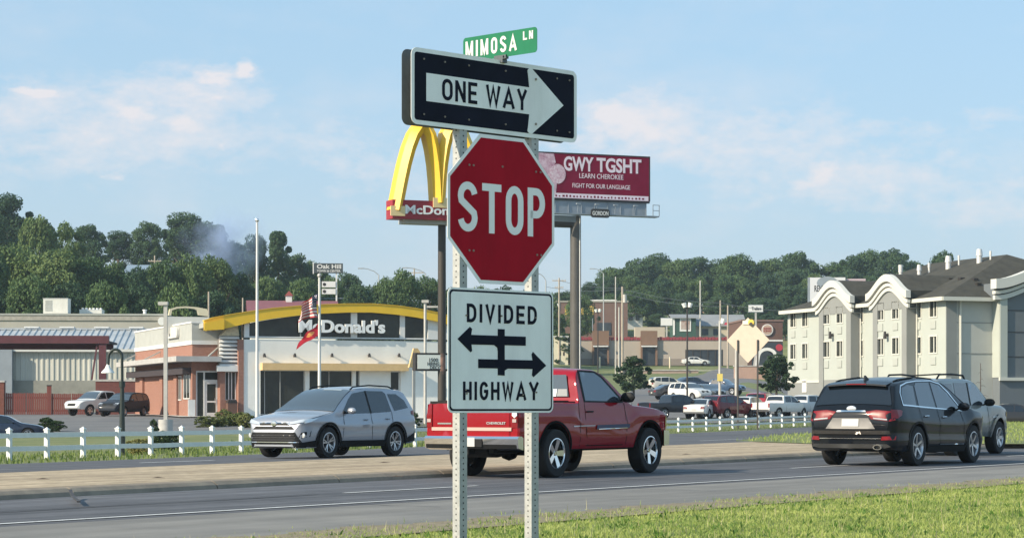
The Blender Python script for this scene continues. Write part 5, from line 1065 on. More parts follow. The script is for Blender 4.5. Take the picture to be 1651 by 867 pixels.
# gooseneck lamp by the fence
p = hit(197, 734); k = p.y/F; M_dg = mat('dark_green_iron', (.018,.028,.026), .45)
t = thing('gooseneck_lamp', 'dark green gooseneck lamp with white shade by the white fence', 'street lamp', p)
b = MB(); b.cyl((0,0,0),(0,0,14*k),7*k*.62,4.2*k,n=12); b.cyl((0,0,14*k),(0,0,110*k),.10,.06,n=10); b.cyl((0,0,110*k),(0,0,120*k),.09,.09,n=10); b.build('post', M_dg, t, 40)
arcp = [(0,0,120*k),(-.3*k,0,150*k)]+[(-11*k+11*k*math.cos(R(a)),0,158*k+13*k*math.sin(R(a))) for a in range(0,181,18)]+[(-22.5*k,0,146*k)]
b = MB(); b.tube(arcp, .045, 8); b.build('gooseneck', M_dg, t, 50); b = MB(); b.lathe([(2*k,147*k),(3*k,145*k),(4.5*k,141*k),(10.5*k,134.5*k),(11*k,133*k),(10*k,134*k),(2*k,142*k)],20,'z',(-23*k,0,0)); b.build('shade', mat('shade_white', (.8,.8,.77), .5), t, 50)
for px, py, lab, Y in ((414.5, 358, 'tall bare white flagpole in front of the restaurant', 122), (515, 447, 'white flagpole carrying the two flags', 118)):
    p = stand(px, Y); zt = at(px, py, Y).z-p.z; t = thing('flagpole', lab, 'flagpole', p); b = MB(); b.cyl((0,0,0),(0,0,zt),.10,.055,n=12); b.build('shaft', mat('pole_white', (.72,.71,.68), .4), t, 40); b = MB(); b.lathe([(0,-.12),(.09,-.08),(.12,0),(.09,.08),(0,.12)],12,'z',(0,0,zt+.1)); b.build('finial', M_chrome if px < 500 else M_pole, t, 50); b = MB(); b.cyl((.08,-.02,1.),(.06,-.02,zt-.2),.012,n=5); b.build('halyard', M_trimw, t)
def flag(name, label, hoist_px, Y, fn, mfn, mats, ns=26, nt_=26):
    px, py0, py1 = hoist_px; p0 = at(px, py0, Y); t = thing(name, label, 'flag', p0); b = MB(); k = Y/F; V = [[fn(i/ns, j/nt_, k) for j in range(nt_+1)] for i in range(ns+1)]
    for i in range(ns):
        for j in range(nt_): b.add([V[i][j], V[i+1][j], V[i+1][j+1], V[i][j+1]], [(0,1,2,3)], mfn((i+.5)/ns, (j+.5)/nt_))
    b.build('cloth', mats, t, 60, fix=False); return t
def us(s, t, k):      # s along the fly, t down the hoist: droops to the left
    x = -k*(3+33*s*(.72+.28*t)+2*math.sin(s*9+t*3)); z = -k*(t*38*(1-.1*s)+s*s*12+s*5*(1-t)); return (x, .22*math.sin(s*11+t*2.2)+.1*math.sin(s*5-t*7), z)
fm = [mat('flag_red', (.42,.06,.07), .8), mat('flag_white', (.74,.70,.66), .8), mat('flag_blue', (.03,.035,.09), .8)]
def usm(s, t):
    if s < .42 and t < .54: return 1 if (int(s*30) % 3 == 1 and int(t*30) % 3 == 1) else 2
    return int(t*13) % 2
flag('flag', 'red and white striped flag with blue starred corner drooping from the flagpole', (515,474,520), 118, us, usm, fm)
def rf(s, t, k): x = -k*(2+35*s*(.9+.1*t)); z = -k*(t*20+s*26*(1.15-.3*t)+1.5*math.sin(s*8)); return (x, .2*math.sin(s*9+t*3), z)
flag('flag', 'red flag with yellow device hanging below the striped flag', (515,520,548), 118, rf, lambda s, t: 1 if ((s-.38)**2*9+(t-.45)**2*6 < .3 and int((s+t)*22) % 3 != 0) else 0, [mat('flag_crimson', (.40,.012,.03), .8), mat('flag_gold', (.75,.42,.12), .8)])
# ---- roadside restaurant sign
SGN = Frame(641, 110, 22, 0.); ms = SGN.thing('arches_sign', 'tall pole sign with twin yellow arches on a red name box', 'pole sign')
fx = lambda px, py, d=0.: SGN.fr(px, py, d)
xb0, zb0 = fx(633,352); xb1, _ = fx(795,352); zb1 = fx(660,322.5)[1]
MB().box(xb0, xb1, 0, 1.0, zb0, zb1).build('name_box', mat('sign_box_red', (.33,.02,.03), .45, var=.08, vscale=1), ms); MB().box(fx(655,352)[0], xb1-.9, .3, 1.2, fx(690,357)[1]-.1, zb0-.002).build('under_box', M_grypan, ms)
fit_text('sign_letters', "McDonald's", mat('letter_white', (.85,.86,.85), .5), ms, fx(653,340)[0], fx(764,340)[0], fx(690,346)[1], fx(690,331)[1], -.06, .058, .02)
half = [(641,339),(645,318),(650,292),(656,264),(663,238),(671,217),(678.5,206),(684,203),(690,206),(696,217),(701,238),(705,264),(707.5,292),(709,318),(709.5,327)]
def arch(pts, nm):
    P = [Vector(fx(*q)) for q in pts]; rows = []; w_ = .30
    for i, p_ in enumerate(P):
        d_ = (P[min(i+1,len(P)-1)]-P[max(i-1,0)]).normalized(); n_ = Vector((-d_.y, d_.x))
        rows.append([(p_.x+n_.x*a, y, p_.y+n_.y*a) for a, y in ((-w_,.12),(0,-.22),(w_,.12),(w_,.85),(-w_,.85),(-w_,.12))])
    b = MB(); b.grid(rows); b.add(rows[0][:5], [(0,1,2,3,4)]); b.add(rows[-1][:5], [(4,3,2,1,0)]); b.build(nm, M_yel, ms, 25)
arch(half, 'arch'); xm_ = 709.5; arch([(2*xm_-q[0]+1, q[1]) for q in half[::-1]], 'arch')
for px, py in ((641,341),(709.5,328),(778,345)): x, z = fx(px, py); MB().box(x-.38, x+.38, -.07, -.002, z-.22, z+.28).build('arch_foot', mat('foot_buff', (.8,.62,.32), .5), ms)
p = stand(712.5, 112); M_rust = mat('rusty_pole', (.045,.038,.032), .6, col2=(.26,.15,.12), vscale=.55, stretch=(1,1,1.4)); MATS['rusty_pole'].node_tree.nodes['Color Ramp'].color_ramp.elements[0].position = .57
xp = fx(712.5,500,.75)[0]; b = MB(); b.cyl((xp,.75,-1.),(xp,.75,zb0-.1),.22,.20,n=16); b.build('pole', M_rust, ms, 40)
RB = Frame(670, 111, 22, 0.); t = RB.thing('readerboard', 'small white message board with black letters on the rusty sign pole', 'sign'); x1, z1 = RB.fr(741,569); z0 = RB.fr(690,597.5)[1]
MB().box(0, x1, 0, .45, z0, z1).build('cabinet', M_bronze, t); MB().box(.10, x1-.10, -.012, -.001, z0+.1, z1-.1).build('face', mat('board_white', (.88,.87,.80), .5), t)
for s_, py0, py1, a, c in (('1500',583,577,692,706),('HIRING',589,583.5,689,708),('DECCI!',595,589.5,693,714)): fit_text('letters', s_, M_bronze, t, RB.fr(a,585)[0], RB.fr(c,585)[0], RB.fr(700,py0)[1], RB.fr(700,py1)[1], -.022, .01, .015)
t = thing('awning_fin', 'small buff sign fin behind the message board', 'sign', stand(668,127), R(20)); zf0, zf1 = at(668,592,127).z-t.location.z, at(668,561,127).z-t.location.z; b = MB(); b.prism([(-.3,zf0),(.35,zf0),(.35,zf1-.2),(.2,zf1),(-.0,zf1)], 0, .3); b.build('fin', M_yeldk, t); MB().box(-.05,.1,.1,.25,0,zf0).build('post', M_pole, t)
# ---- far sign, red roof, street lights
FS = Frame(506, 262, 6); t = FS.thing('plaza_sign', 'dark shopping-centre sign board on two white posts above the yellow roof', 'pole sign'); q = lambda px, py: FS.fr(px, py)
x1, z1 = q(553,424.5); z0 = q(530,440)[1]; MB().box(0,x1,0,.5,z0,z1).build('main_board', mat('board_charcoal', (.06,.075,.08), .6), t); MB().box(-.12,.0,-.03,.53,z0-.1,z1+.1).build('edge', M_trimw, t)
fit_text('letters', 'Oak Hill', M_trimw, t, q(511,430)[0], q(550,430)[0], q(530,433)[1], q(530,426)[1], -.03, .028, .02); fit_text('letters', 'TOWN & CENTER', M_trimw, t, q(511,436)[0], q(549,436)[0], q(530,438.5)[1], q(530,435)[1], -.03, .028, .02)
for px in (515.5, 542.5): x = q(px,450)[0]; MB().box(x-.09,x+.09,.1,.3,0,z0).build('post', M_trimw, t)
for a, c in ((453.5,463),(465.5,474)): MB().box(q(519,460)[0],q(541,460)[0],.02,.09,q(530,c)[1],q(530,a)[1]).build('tenant_panel', M_trimw, t); MB().cyl((q(523,458)[0],.0,q(530,(a+c)/2)[1]),(q(523,458)[0],.02,q(530,(a+c)/2)[1]),.2,n=10).build('tenant_mark', M_bronze, t)
RR = Frame(398, 255, 8); t = RR.thing('red_roof_house', 'maroon-roofed building with a small cupola behind the yellow arch roof', 'building'); x1 = RR.fr(548,500)[0]; ze = RR.fr(470,504)[1]; zr_ = RR.fr(470,483)[1]+.1
MB().box(.5,x1-.5,0,9,0,ze).build('wall', M_cream, t); b = MB(); b.prism([(-.6,ze),(4.5,zr_),(9.6,ze),(9.6,ze-.15),(4.5,zr_-.2),(-.6,ze-.15)],0,x1,'x'); b.build('roof', mat('maroon_roof', (.21,.075,.085), .7, var=.1, vscale=.5), t)
xc_ = RR.fr(468,480)[0]; b = MB(); b.box(xc_-.35,xc_+.35,3.9,5.,zr_-.3,zr_+.55); cu = b.build('cupola', M_trimw, t); b = MB(); b.prism([(xc_-.5,zr_+.552),(xc_+.5,zr_+.552),(xc_,zr_+1.15)],3.8,5.1); b.build('cupola_roof', mat('cupola_red', (.36,.09,.08), .6), cu)
M_thin = mat('thin_pole', (.40,.42,.43), .5, metal=.3)
def street_light(px, py0, py1, Y, tipx, tipy, label):
    p = stand(px, Y); t = thing('street_light', label, 'street light', p, 0, 'far street lights'); z1 = at(px, py0, Y).z-p.z; k = Y/F; b = MB(); b.cyl((0,0,0),(0,0,z1),.12,.09,n=8); b.build('pole', M_thin, t, 40)
    b = MB(); dx = (tipx-px)*k; dz = (py0-tipy)*k; b.tube([(0,0,z1),(dx*.3,0,z1+dz*.55),(dx*.7,0,z1+dz*.9),(dx,0,z1+dz)], .07, 6); b.build('arm', M_thin, t, 50); b = MB(); s_ = 1 if dx > 0 else -1; b.box(min(dx,dx+s_*.8),max(dx,dx+s_*.8),-.15,.15,z1+dz-.1,z1+dz+.06); b.build('lamp_head', M_thin, t)
street_light(610.5,443,482,330,586,432.5,'far street light left of the two behind the yellow roof'); street_light(686,441,470,330,657,431.5,'far street light right of the two behind the yellow roof'); street_light(880,452,520,330,868,441,'far street light between STOP sign and billboard pole'); street_light(973,441,500,400,958,433,'far street light right of the billboard pole')
def util_pole(px, py0, Y, label, arms=((.0,1.3),), r=.14, m=None):
    p = stand(px, Y); t = thing('utility_pole', label, 'utility pole', p); z1 = at(px, py0, Y).z-p.z; m = m or mat('weathered_wood', (.42,.36,.29), .9, var=.15, vscale=3); b = MB(); b.cyl((0,0,0),(0,0,z1),r,r*.75,n=8); b.build('pole', m, t, 40)
    for dz, l in arms:
        b = MB(); b.box(-l,l,-.06,.06,z1-.5-dz,z1-.36-dz); o = b.build('crossarm', m, t)
        for xx in (-l*.9,-l*.45,l*.45,l*.9): b = MB(); b.cyl((xx,0,z1-.36-dz),(xx,0,z1-.18-dz),.05,n=6); b.build('insulator', M_thin, o)
util_pole(901.5, 448, 350, 'utility pole with crossarms left of the billboard pole', ((.0,1.1),(1.1,.7)), .16); util_pole(668, 432, 340, 'utility pole in the trees behind the yellow roof', ((.3,1.6),)); util_pole(336.5, 470, 170, 'slim pole behind the left tip of the yellow roof', (), .09); util_pole(391.5, 480, 175, 'slim grey pole behind the yellow roof near the smoke', (), .08)
util_pole(249.5, 412, 330, 'utility pole among the hillside trees on the left', ((.4,1.),))
# wires on the right
for i_, (a_, c_, sg_) in enumerate((((880,462),(1003.5,466),5),((1003.5,466),(1161.5,488),5),((1003.5,472),(1161.5,494),6),((1161.5,488),(1330,500),6),((901.5,452),(1003.5,464),4))):
    b = MB(); P_ = [at(a_[0]+(c_[0]-a_[0])*k/12, a_[1]+(c_[1]-a_[1])*k/12+sg_*4*(k/12)*(1-k/12), 338-i_) for k in range(13)]; b.tube(P_, .03, 4); tag(b.build('power_line', mat('wire_grey', (.16,.18,.2), .6)), ['power line from the left to the wooden transformer pole','upper power line between the transformer pole and the pole by the diamond sign','lower power line between the transformer pole and the pole by the diamond sign','power line running right towards the hotel','power line from the crossarm pole to the transformer pole'][i_], 'cable', 'power lines on the right')
# wires on the left
for z_, lab in ((470,'upper power line across the left trees'),(487,'lower power line across the left trees')):
    b = MB(); P_ = [at(-60+ i*40, z_+8*math.sin(i/18*3.14)*.9+i*.5, 300) for i in range(19)]; b.tube(P_, .05, 4); tag(b.build('power_line', mat('wire', (.30,.34,.38), .6)), lab, 'cable', 'power lines on the left')
# ---- white rail fences
M_fence = mat('fence_white', (.78,.79,.77), .55, var=.05, vscale=5)
def fence(label, posts_px, fx_y):
    P = [hit(px, fx_y(px)) for px in posts_px]; t = thing('rail_fence', label, 'fence', P[0], 0, 'white rail fences'); o = P[0]
    pm = MB(); a = .058; hh = .80; pm.box(-a,a,-a,a,-.1,hh); pmesh = pm.mesh('post', M_fence); cm = MB(); cm.box(-a-.015,a+.015,-a-.015,a+.015,hh,hh+.03); cm.add([(-a,-a,hh+.03),(a,-a,hh+.03),(a,a,hh+.03),(-a,a,hh+.03),(0,0,hh+.09)],[(0,1,4),(1,2,4),(2,3,4),(3,0,4)]); cmesh = cm.mesh('cap', M_fence)
    for i, p in enumerate(P):
        d = (P[min(i+1,len(P)-1)]-P[max(i-1,0)]); q = link('post', pmesh, t); q.location = p-o+Vector((0,0,random.uniform(-.012,.012))); q.rotation_euler = (0,0,math.atan2(d.y,d.x)+random.uniform(-.03,.03)); link('cap', cmesh, q)
        if i < len(P)-1:
            for zz in (.66,.30):
                b = MB(); u_ = (P[i+1]-p).normalized()*(a*.6); b.bar(p-o+Vector((0,0,zz+random.uniform(-.008,.008)))+u_, P[i+1]-o+Vector((0,0,zz+random.uniform(-.008,.008)))-u_, .04, .135); b.build('rail', M_fence, t)
    return P
base_l = lambda px: 741.3-(px-15)*.0325
fence('white post-and-rail fence on the left in front of the restaurant lot', [-110,-45,15,75.7,134,190,243,293,342,389,433,476,517,557,596,633,669,704], base_l)
base_r = lambda px: 697-(px-1071)*.0475
fence('white post-and-rail fence on the right below the hillside parking lot', [1000,1024,1048,1071,1094,1117,1139,1161,1181.5,1203,1223,1243,1261,1280,1298,1316,1333,1350], base_r)
# ================================================================== right side: billboard, hotel, hillside shops
# ---- billboard
BB = Frame(866, 214, 22, 0.); bb = BB.thing('billboard', 'maroon billboard with white lettering on a tall steel column', 'billboard'); f_ = lambda px, py, d=0.: BB.fr(px, py, d)
x1, zt_ = f_(1046.5,254.5); zb_ = f_(1046.5,325)[1]; M_bbm = mat('billboard_maroon', (.185,.003,.026), .7, spec=.05, col2=(.25,.007,.042), vscale=.5); M_pnk = mat('billboard_white', (.85,.72,.78), .6, var=.04); M_steel = mat('steel_grey_blue', (.24,.28,.32), .6, var=.12, vscale=1)
MB().box(0,x1,0,.25,zb_,zt_).build('board', M_bbm, bb); MB().box(-.1,x1+.1,.05,.35,zb_-.18,zb_).build('bottom_trim', M_bronze, bb); MB().box(-.1,x1+.12,-.02,.35,zt_,zt_+.12).build('top_trim', M_bronze, bb); MB().box(x1,x1+.12,-.02,.35,zb_,zt_).build('side_trim', M_bronze, bb)
strip_z = zb_+(zt_-zb_)*.115; MB().box(.0,x1-.08,-.012,-.001,zb_+.03,strip_z).build('footer_band', M_pnk, bb)
hgt = zt_-zb_; fx1 = lambda f: x1*f
fit_text('headline', 'GWY', M_pnk, bb, f_(909,260)[0], f_(957,260)[0], zb_+hgt*.62, zb_+hgt*.95, -.02, .018, .03); fit_text('headline', 'TGSHT', M_pnk, bb, f_(962,260)[0], f_(1034,260)[0], zb_+hgt*.62, zb_+hgt*.95, -.02, .018, .03)
fit_text('subline', 'LEARN CHEROKEE', M_pnk, bb, f_(934,283)[0], f_(1005,283)[0], zb_+hgt*.47, zb_+hgt*.58, -.02, .018, .0); fit_text('subline', 'FIGHT FOR OUR LANGUAGE', M_pnk, bb, f_(923,298)[0], f_(1016,298)[0], zb_+hgt*.25, zb_+hgt*.35, -.02, .018, .0)
for k in range(26):
    xx = .16*x1+k*.031*x1; b = MB(); b.box(xx, xx+.02*x1*random.uniform(.5,1), -.02, -.013, zb_+.14, zb_+.14+.22*random.uniform(.6,1)); b.build('fine_print', M_bbm, bb)
# pale figure with a round basket at the board's left
M_fig = mat('figure_print', (.80,.62,.68), .6, col2=(.42,.16,.24), vscale=2.2)
xf = lambda px: f_(px,290)[0]; zf = lambda py: f_(890,py)[1]
MB().prism([(0,zf(247)),(xf(893),zf(248)),(xf(896),zf(262)),(xf(891),zf(268)),(xf(898),zf(290)),(xf(896),zf(314)),(0,zf(316))], -.016, -.001).build('figure', M_fig, bb)
MB().prism(arc(xf(899),zf(280),(xf(912)-xf(899)),(zf(264)-zf(280)),0,360,18)[:-1], -.026, -.017).build('basket', mat('basket_print', (.85,.74,.76), .6, col2=(.55,.25,.34), vscale=4), bb)
# steelwork under the board
MB().box(.6,f_(1043,330)[0],.2,.9,f_(960,346)[1],zb_-.185).build('apron', M_steel, bb)
for k in range(9): xx = .6+(f_(1043,330)[0]-.6)*k/8; MB().box(xx-.03,xx+.03,.14,.198,f_(960,346)[1],zb_-.19).build('apron_rib', M_steel, bb)
zc_ = f_(980,347)[1]; MB().box(.4,f_(1056,345)[0],-1.,.1,zc_-.12,zc_).build('catwalk', M_steel, bb); xe = f_(1056,345)[0]; xe0 = f_(1046,345)[0]
b = MB()
for xx in (xe0,xe): b.box(xx-.03,xx+.03,-1.,-.94,zc_,zc_+1.1)
b.box(xe0,xe,-1.,-.94,zc_+1.04,zc_+1.1); b.box(xe0,xe,-1.,-.94,zc_+.5,zc_+.56); b.build('railing', M_steel, bb)
for px in (925,955,985,1017): xx = f_(px,330)[0]; b = MB(); b.cyl((xx,-.9,zc_),(xx,-1.1,zc_+.9),.03,n=5); b.box(xx-.2,xx+.2,-1.25,-1.,zc_+.85,zc_+.98); b.build('flood_lamp', M_steel, bb)
x0p, x1p = f_(945,345)[0], f_(975,345)[0]; z0p, z1p = f_(960,352.5)[1], f_(960,338.5)[1]; MB().prism(rrect(x0p,x1p,z0p,z1p,.25), -1.2,-1.1).build('maker_plate', M_bronze, bb); fit_text('maker_letters', 'GORDON', M_trimw, bb, x0p+.15, x1p-.15, z0p+.22, z1p-.22, -1.22, .015, .02)
xp = f_(928,500,.9)[0]; b = MB(); b.cyl((xp,.9,0),(xp,.9,zc_-.1),.56,.54,n=20); b.build('column', mat('column_grey_brown', (.085,.078,.07), .55, var=.15, vscale=.6), bb, 40); b = MB(); b.cyl((xp+.22,.36,0),(xp+.22,.36,zc_-.3),.05,n=6); b.build('conduit', M_trimw, bb)
b = MB(); b.box(xp-2.6,xp+.3,.4,1.6,zc_-.75,zc_-.13); b.build('torsion_box', M_steel, bb); b = MB(); b.cyl((xp-4.5,.9,zc_-.9),(xp+.1,.9,zc_-.9),.4,n=14); b.build('cross_pipe', M_bronze, bb, 40)
MB().box(.3,x1-.2,1.9,2.1,zb_,zt_-.1).build('rear_board', M_bronze, bb)
# ---- hotel
HO = Frame(1525, 170, 20); ho = HO.thing('hotel', 'three-storey cream hotel with grey bays, curved white cornices and dark hipped roof', 'hotel')
S = lambda px, py, d=0.: HO.sd(px, py, d); Fh = lambda px, py, d=0.: HO.fr(px, py, d)
M_hot = mat('hotel_cream', (.43,.46,.42), .9, var=.04, vscale=.4, bump=.08, bscale=20); M_hgr = mat('hotel_grey', (.25,.26,.25), .9, var=.05, vscale=.5); M_hgl = mat('hotel_gable_grey', (.46,.465,.43), .9, var=.04, vscale=.5); M_hbl = mat('hotel_blue_grey', (.14,.16,.175), .9, var=.05, vscale=.5); M_shing = mat('shingle', (.05,.049,.042), .95, col2=(.078,.075,.062), vscale=1.2, bump=.4, bscale=14, spec=.2)
zE = S(1525,481)[1]; LY = S(1270,520)[0]; zBand = S(1480,609)[1]; WX = 20.
# sunlit flank with window openings
def flank(y0, y1, z0, z1, wins, xo, m, th=.4):
    """a wall strip on the flank at x = xo with openings (y0,y1,z0,z1); built from blocks round the openings"""
    wins = sorted(wins); cur = y0
    cols = sorted({(w[0], w[1]) for w in wins})
    for a, c in cols:
        if a > cur: MB().box(xo, xo+th, cur, a, z0, z1).build('wall', m, ho)
        zz = z0
        for w in sorted([w for w in wins if w[0] == a], key=lambda q: q[2]):
            MB().box(xo, xo+th, a, c, zz, w[2]).build('wall', m, ho); zz = w[3]
        MB().box(xo, xo+th, a, c, zz, z1).build('wall', m, ho); cur = c
    if cur < y1: MB().box(xo, xo+th, cur, y1, z0, z1).build('wall', m, ho)
def hwin(px, rows, xo, wpx=7.):
    """openings for one column of windows seen at photo column px"""
    y = S(px, 500, xo)[0]; out = []
    for r_ in rows: out.append((round(y-.5,3), round(y+.5,3), r_, r_+1.25))
    return out
z3 = S(1505,510)[1]; z2 = S(1505,568)[1]; rows = (z2, z3)
def put_windows(ws, xo):
    for (a, c, z0, z1) in ws:
        b = MB(); f = .11; xo_ = xo-.05; b.box(xo_,xo+.12,a-f,a,z0-f,z1+f); b.box(xo_,xo+.12,c,c+f,z0-f,z1+f); b.box(xo_,xo+.12,a,c,z0-f,z0); b.box(xo_,xo+.12,a,c,z1,z1+f); ym = (a+c)/2; b.box(xo+.02,xo+.1,ym-.05,ym+.05,z0,z1)
        o = b.build('window', mat('hotel_trim', (.60,.595,.53), .7), ho)
        for u0, u1 in ((a,ym-.05),(ym+.05,c)): MB().box(xo+.10,xo+.13,u0,u1,z0,z1).build('pane', M_win, o)
        b = MB(); b.box(xo-.07,xo-.001,ym-.4,ym+.4,z0-.95,z0-.35); b.build('wall_vent', mat('vent_cream', (.42,.44,.40), .8), ho)
main = [w for px in (1279,1298,1387,1480,1505) for w in hwin(px, rows, 0)]; 
BP = .9
bays = ((1321.5,1373,(1333,1354)),(1408.5,1463,(1420,1444)))
yb_ = [(S(b_[1],520,-BP)[0], S(b_[0],520,-BP)[0]) for b_ in bays]
main = [w for w in main if not any(a-.3 < w[0] < c+.3 for a, c in yb_)]
segs = [(0, yb_[1][0]), (yb_[1][1], yb_[0][0]), (yb_[0][1], LY)]
for a, c in segs: flank(a, c, zBand, zE, [w for w in main if a < w[0] < c], 0, M_hot)
put_windows(main, 0)
MB().box(.0,.4,0,LY,-1,zBand-.2).build('ground_floor_wall', M_hgr, ho); MB().box(-.06,.45,-.06,LY+.05,zBand-.2,zBand).build('string_course', mat('hotel_trim', (.60,.595,.53), .7), ho)
for b_, (a, c) in zip(bays, yb_):
    ws = [w for px in b_[2] for w in hwin(px, rows, -BP)]; pw_ = (c-a)*.14
    flank(a+pw_, c-pw_, zBand, zE-.55, ws, -BP, M_hot); put_windows(ws, -BP)
    for y0, y1 in ((a,a+pw_),(c-pw_,c)): MB().box(-BP-.08,.0,y0,y1,-1,zE+.1).build('bay_pilaster', M_hgr, ho)
    MB().box(-BP,-.0,a+pw_,c-pw_,-1,zBand).build('bay_base', M_hgr, ho); MB().box(-BP-.05,-.002,a+pw_,c-pw_,zE-.55,zE+.15).build('bay_frieze', M_hgr, ho)
    for px_ in (sum(b_[2])/2,): 
        yl, zl = S(px_,540,-BP); b = MB(); b.cyl((-BP-.02,yl,zl),(-BP-.3,yl,zl),.12,n=8); b.cyl((-BP-.3,yl,zl+.3),(-BP-.3,yl,zl-.3),.1,.16,n=8); b.build('wall_lamp', M_bronze, ho)
    # curved cornice: tympanum and three mouldings
    yc = (a+c)/2; hw_ = (c-a)/2+.35; rise = 1.45
    def bell(t): return rise*(.5+.5*math.cos(math.pi*max(-1,min(1,t))))**.8
    def curve(off, ext=0.): return [(yc+(hw_+ext)*t, zE+off+bell(t)) for t in [-1+i/12 for i in range(25)]]
    tym = curve(-.55); MB().prism(tym+[(yc+hw_*.98,zE-.6),(yc-hw_*.98,zE-.6)], -BP-.04, .6, 'x').build('tympanum', M_hgr, ho)
    for o0, o1, pr in ((-.55,-.28,.16),(-.18,.08,.26),(.22,.8,.42)):
        lo = curve(o0, pr*.5); hi = curve(o1, pr*.5); MB().prism(hi+lo[::-1], -BP-.04-pr, -BP-.03, 'x').build('cornice_moulding', mat('cornice_white', (.60,.60,.55), .7), ho, 30)
    lo = curve(.18); hi = curve(.82); MB().prism(hi+lo[::-1], -BP-.03, 5.5, 'x').build('bay_roof', M_shing, ho, 30)
    b = MB(); yv = a-.12; b.cyl((-.12,yv,-1),(-.12,yv,zE),.07,n=6); b.build('downpipe', mat('hotel_trim', (.60,.595,.53), .7), ho)
# gable end (in shade), corner trim
MB().box(.4,4.6,0,.4,-1,zE).build('gable_wall', M_hgl, ho); MB().box(4.6,WX,0,.4,-1,zE).build('gable_wall', M_hgl, ho); MB().box(.02,.95,-.05,-.001,-1,zE).build('corner_board', M_hgr, ho); b = MB(); b.cyl((1.25,-.1,-1),(1.25,-.1,zE),.09,n=6); b.build('downpipe', mat('hotel_trim', (.60,.595,.53), .7), ho)
MB().box(.4,WX,LY-.4,LY,-1,zE).build('rear_wall', M_hot, ho); MB().box(WX-.4,WX,.4,LY-.4,-1,zE).build('far_wall', M_hot, ho)
for zz in (S(1525,520)[1], S(1525,570)[1]): MB().box(.95,4.7,-.03,-.001,zz,zz+.07).build('control_joint', M_hgr, ho)
xa, xb = Fh(1612,560,-1.)[0], 13.6
MB().box(xa,xb,-1.0,-.002,-1,zE+.2).build('front_bay', M_hbl, ho); MB().box(xa-.05,xa+.0,-1.05,-.003,zBand,zE+.2).build('front_bay_return', M_hot, ho); MB().box(xa-.05,xa+.6,-1.15,-1.001,zBand,zE+.2).build('front_bay_pilaster', M_hot, ho); MB().box(xa-.1,xb,-1.2,-1.002,zBand-.25,zBand).build('front_string_course', mat('hotel_trim', (.60,.595,.53), .7), ho)
for zz in (S(1525,500)[1], S(1525,535)[1], S(1525,575)[1]): MB().box(xa+.62,xb,-1.03,-1.001,zz,zz+.06).build('control_joint', M_bronze, ho)
xm = (xa+xb)/2; hw_ = (xb-xa)/2+.5
for o0, o1, pr in ((-.1,.25,.3),(.35,.6,.45),(.75,1.5,.8)):
    cv = lambda off: [(xm+(hw_+pr*.4)*t, zE+off+1.3*(.5+.5*math.cos(math.pi*t))) for t in [-1+i/12 for i in range(25)]]
    MB().prism(cv(o1)+cv(o0)[::-1], -1.0-pr, -.99).build('cornice_moulding', mat('cornice_white', (.60,.60,.55), .7), ho, 30)
cv = [(xm+hw_*t, zE+1.2+1.3*(.5+.5*math.cos(math.pi*t))) for t in [-1+i/12 for i in range(25)]]; MB().prism(cv+[(xm+hw_,zE-.1),(xm-hw_,zE-.1)], -.98, .5).build('tympanum', M_hbl, ho)
# hipped roof
ov = .7; hz_ = 4.0; y0, y1 = -ov, LY+.25; x0, x1_ = -ov, WX+ov; rx = WX/2; ry0, ry1 = y0+7.7, y1-7.7; ze_ = zE+.1
b = MB(); b.add([(x0,y0,ze_),(x1_,y0,ze_),(x1_,y1,ze_),(x0,y1,ze_),(rx,ry0,ze_+hz_),(rx,ry1,ze_+hz_)], [(0,1,4),(1,2,5,4),(2,3,5),(3,0,4,5),(3,2,1,0)]); rf_ = b.build('roof', M_shing, ho)
for (A, B_) in (((x0,y0),(x1_,y0)),((x0,y0),(x0,y1)),((x0,y1),(x1_,y1)),((x1_,y0),(x1_,y1))): b = MB(); b.bar((A[0],A[1],ze_-.14),(B_[0],B_[1],ze_-.14),.16,.30); b.build('gutter', mat('hotel_trim', (.60,.595,.53), .7), ho)
def roof_z(x, y): return ze_+hz_*min(1, min(x-x0, x1_-x)/(rx-x0), (y-y0)/(ry0-y0), (y1-y)/(y1-ry1))
def vent(px, ybase, d, r_, h_, cone, lab=None):
    # d = distance along the roof slope from the flank
    y = S(px, ybase, d)[0]; z = roof_z(d, y); b = MB(); b.cyl((d,y,z-.3),(d,y,z+h_*.55),r_*.8,n=10); b.cyl((d,y,z+h_*.5),(d,y,z+h_),r_,r_*(.75 if cone else 1.),n=10); b.build('roof_vent', mat('vent_metal', (.70,.68,.64), .4, metal=.3), rf_, 40)
for px, yb2, d, r_, h_, cn in ((1452,432,5.5,.2,1.3,0),(1482,440,6.,.22,1.0,1),(1498,440,7.,.12,.8,0),(1529,428,7.6,.3,1.05,1),(1546,424,8.4,.1,.8,0),(1579,420,8.4,.3,1.1,1),(1597,415,9,.1,.7,0)): vent(px, yb2, d, r_, h_, cn)
for xx, yy, r_, h_ in ((12.,4.2,.34,1.0),(14.4,3.6,.14,.9),(9.2,2.6,.3,.12)): z = roof_z(xx,yy); b = MB(); b.cyl((xx,yy,z-.4),(xx,yy,z+h_),r_,r_*.8,n=10); b.build('roof_vent', mat('vent_metal', (.70,.68,.64), .4, metal=.3), rf_, 40)
for i, px in enumerate((1477,1494,1513,1528,1550,1568,1577)):
    y = S(px, 440, 3.8)[0]; d = 3.8+.2*(i % 2); z = roof_z(d,y); b = MB(); b.box(d-.2,d+.2,y-.22,y+.22,z-.1,z+.13); b.build('roof_louvre', M_bronze, rf_)
MB().box(S(1297,500)[0]*0-.06,.0,S(1301,620)[0],S(1294,620)[0],S(1298,632)[1],S(1298,612)[1]).build('side_door', M_trimw, ho)
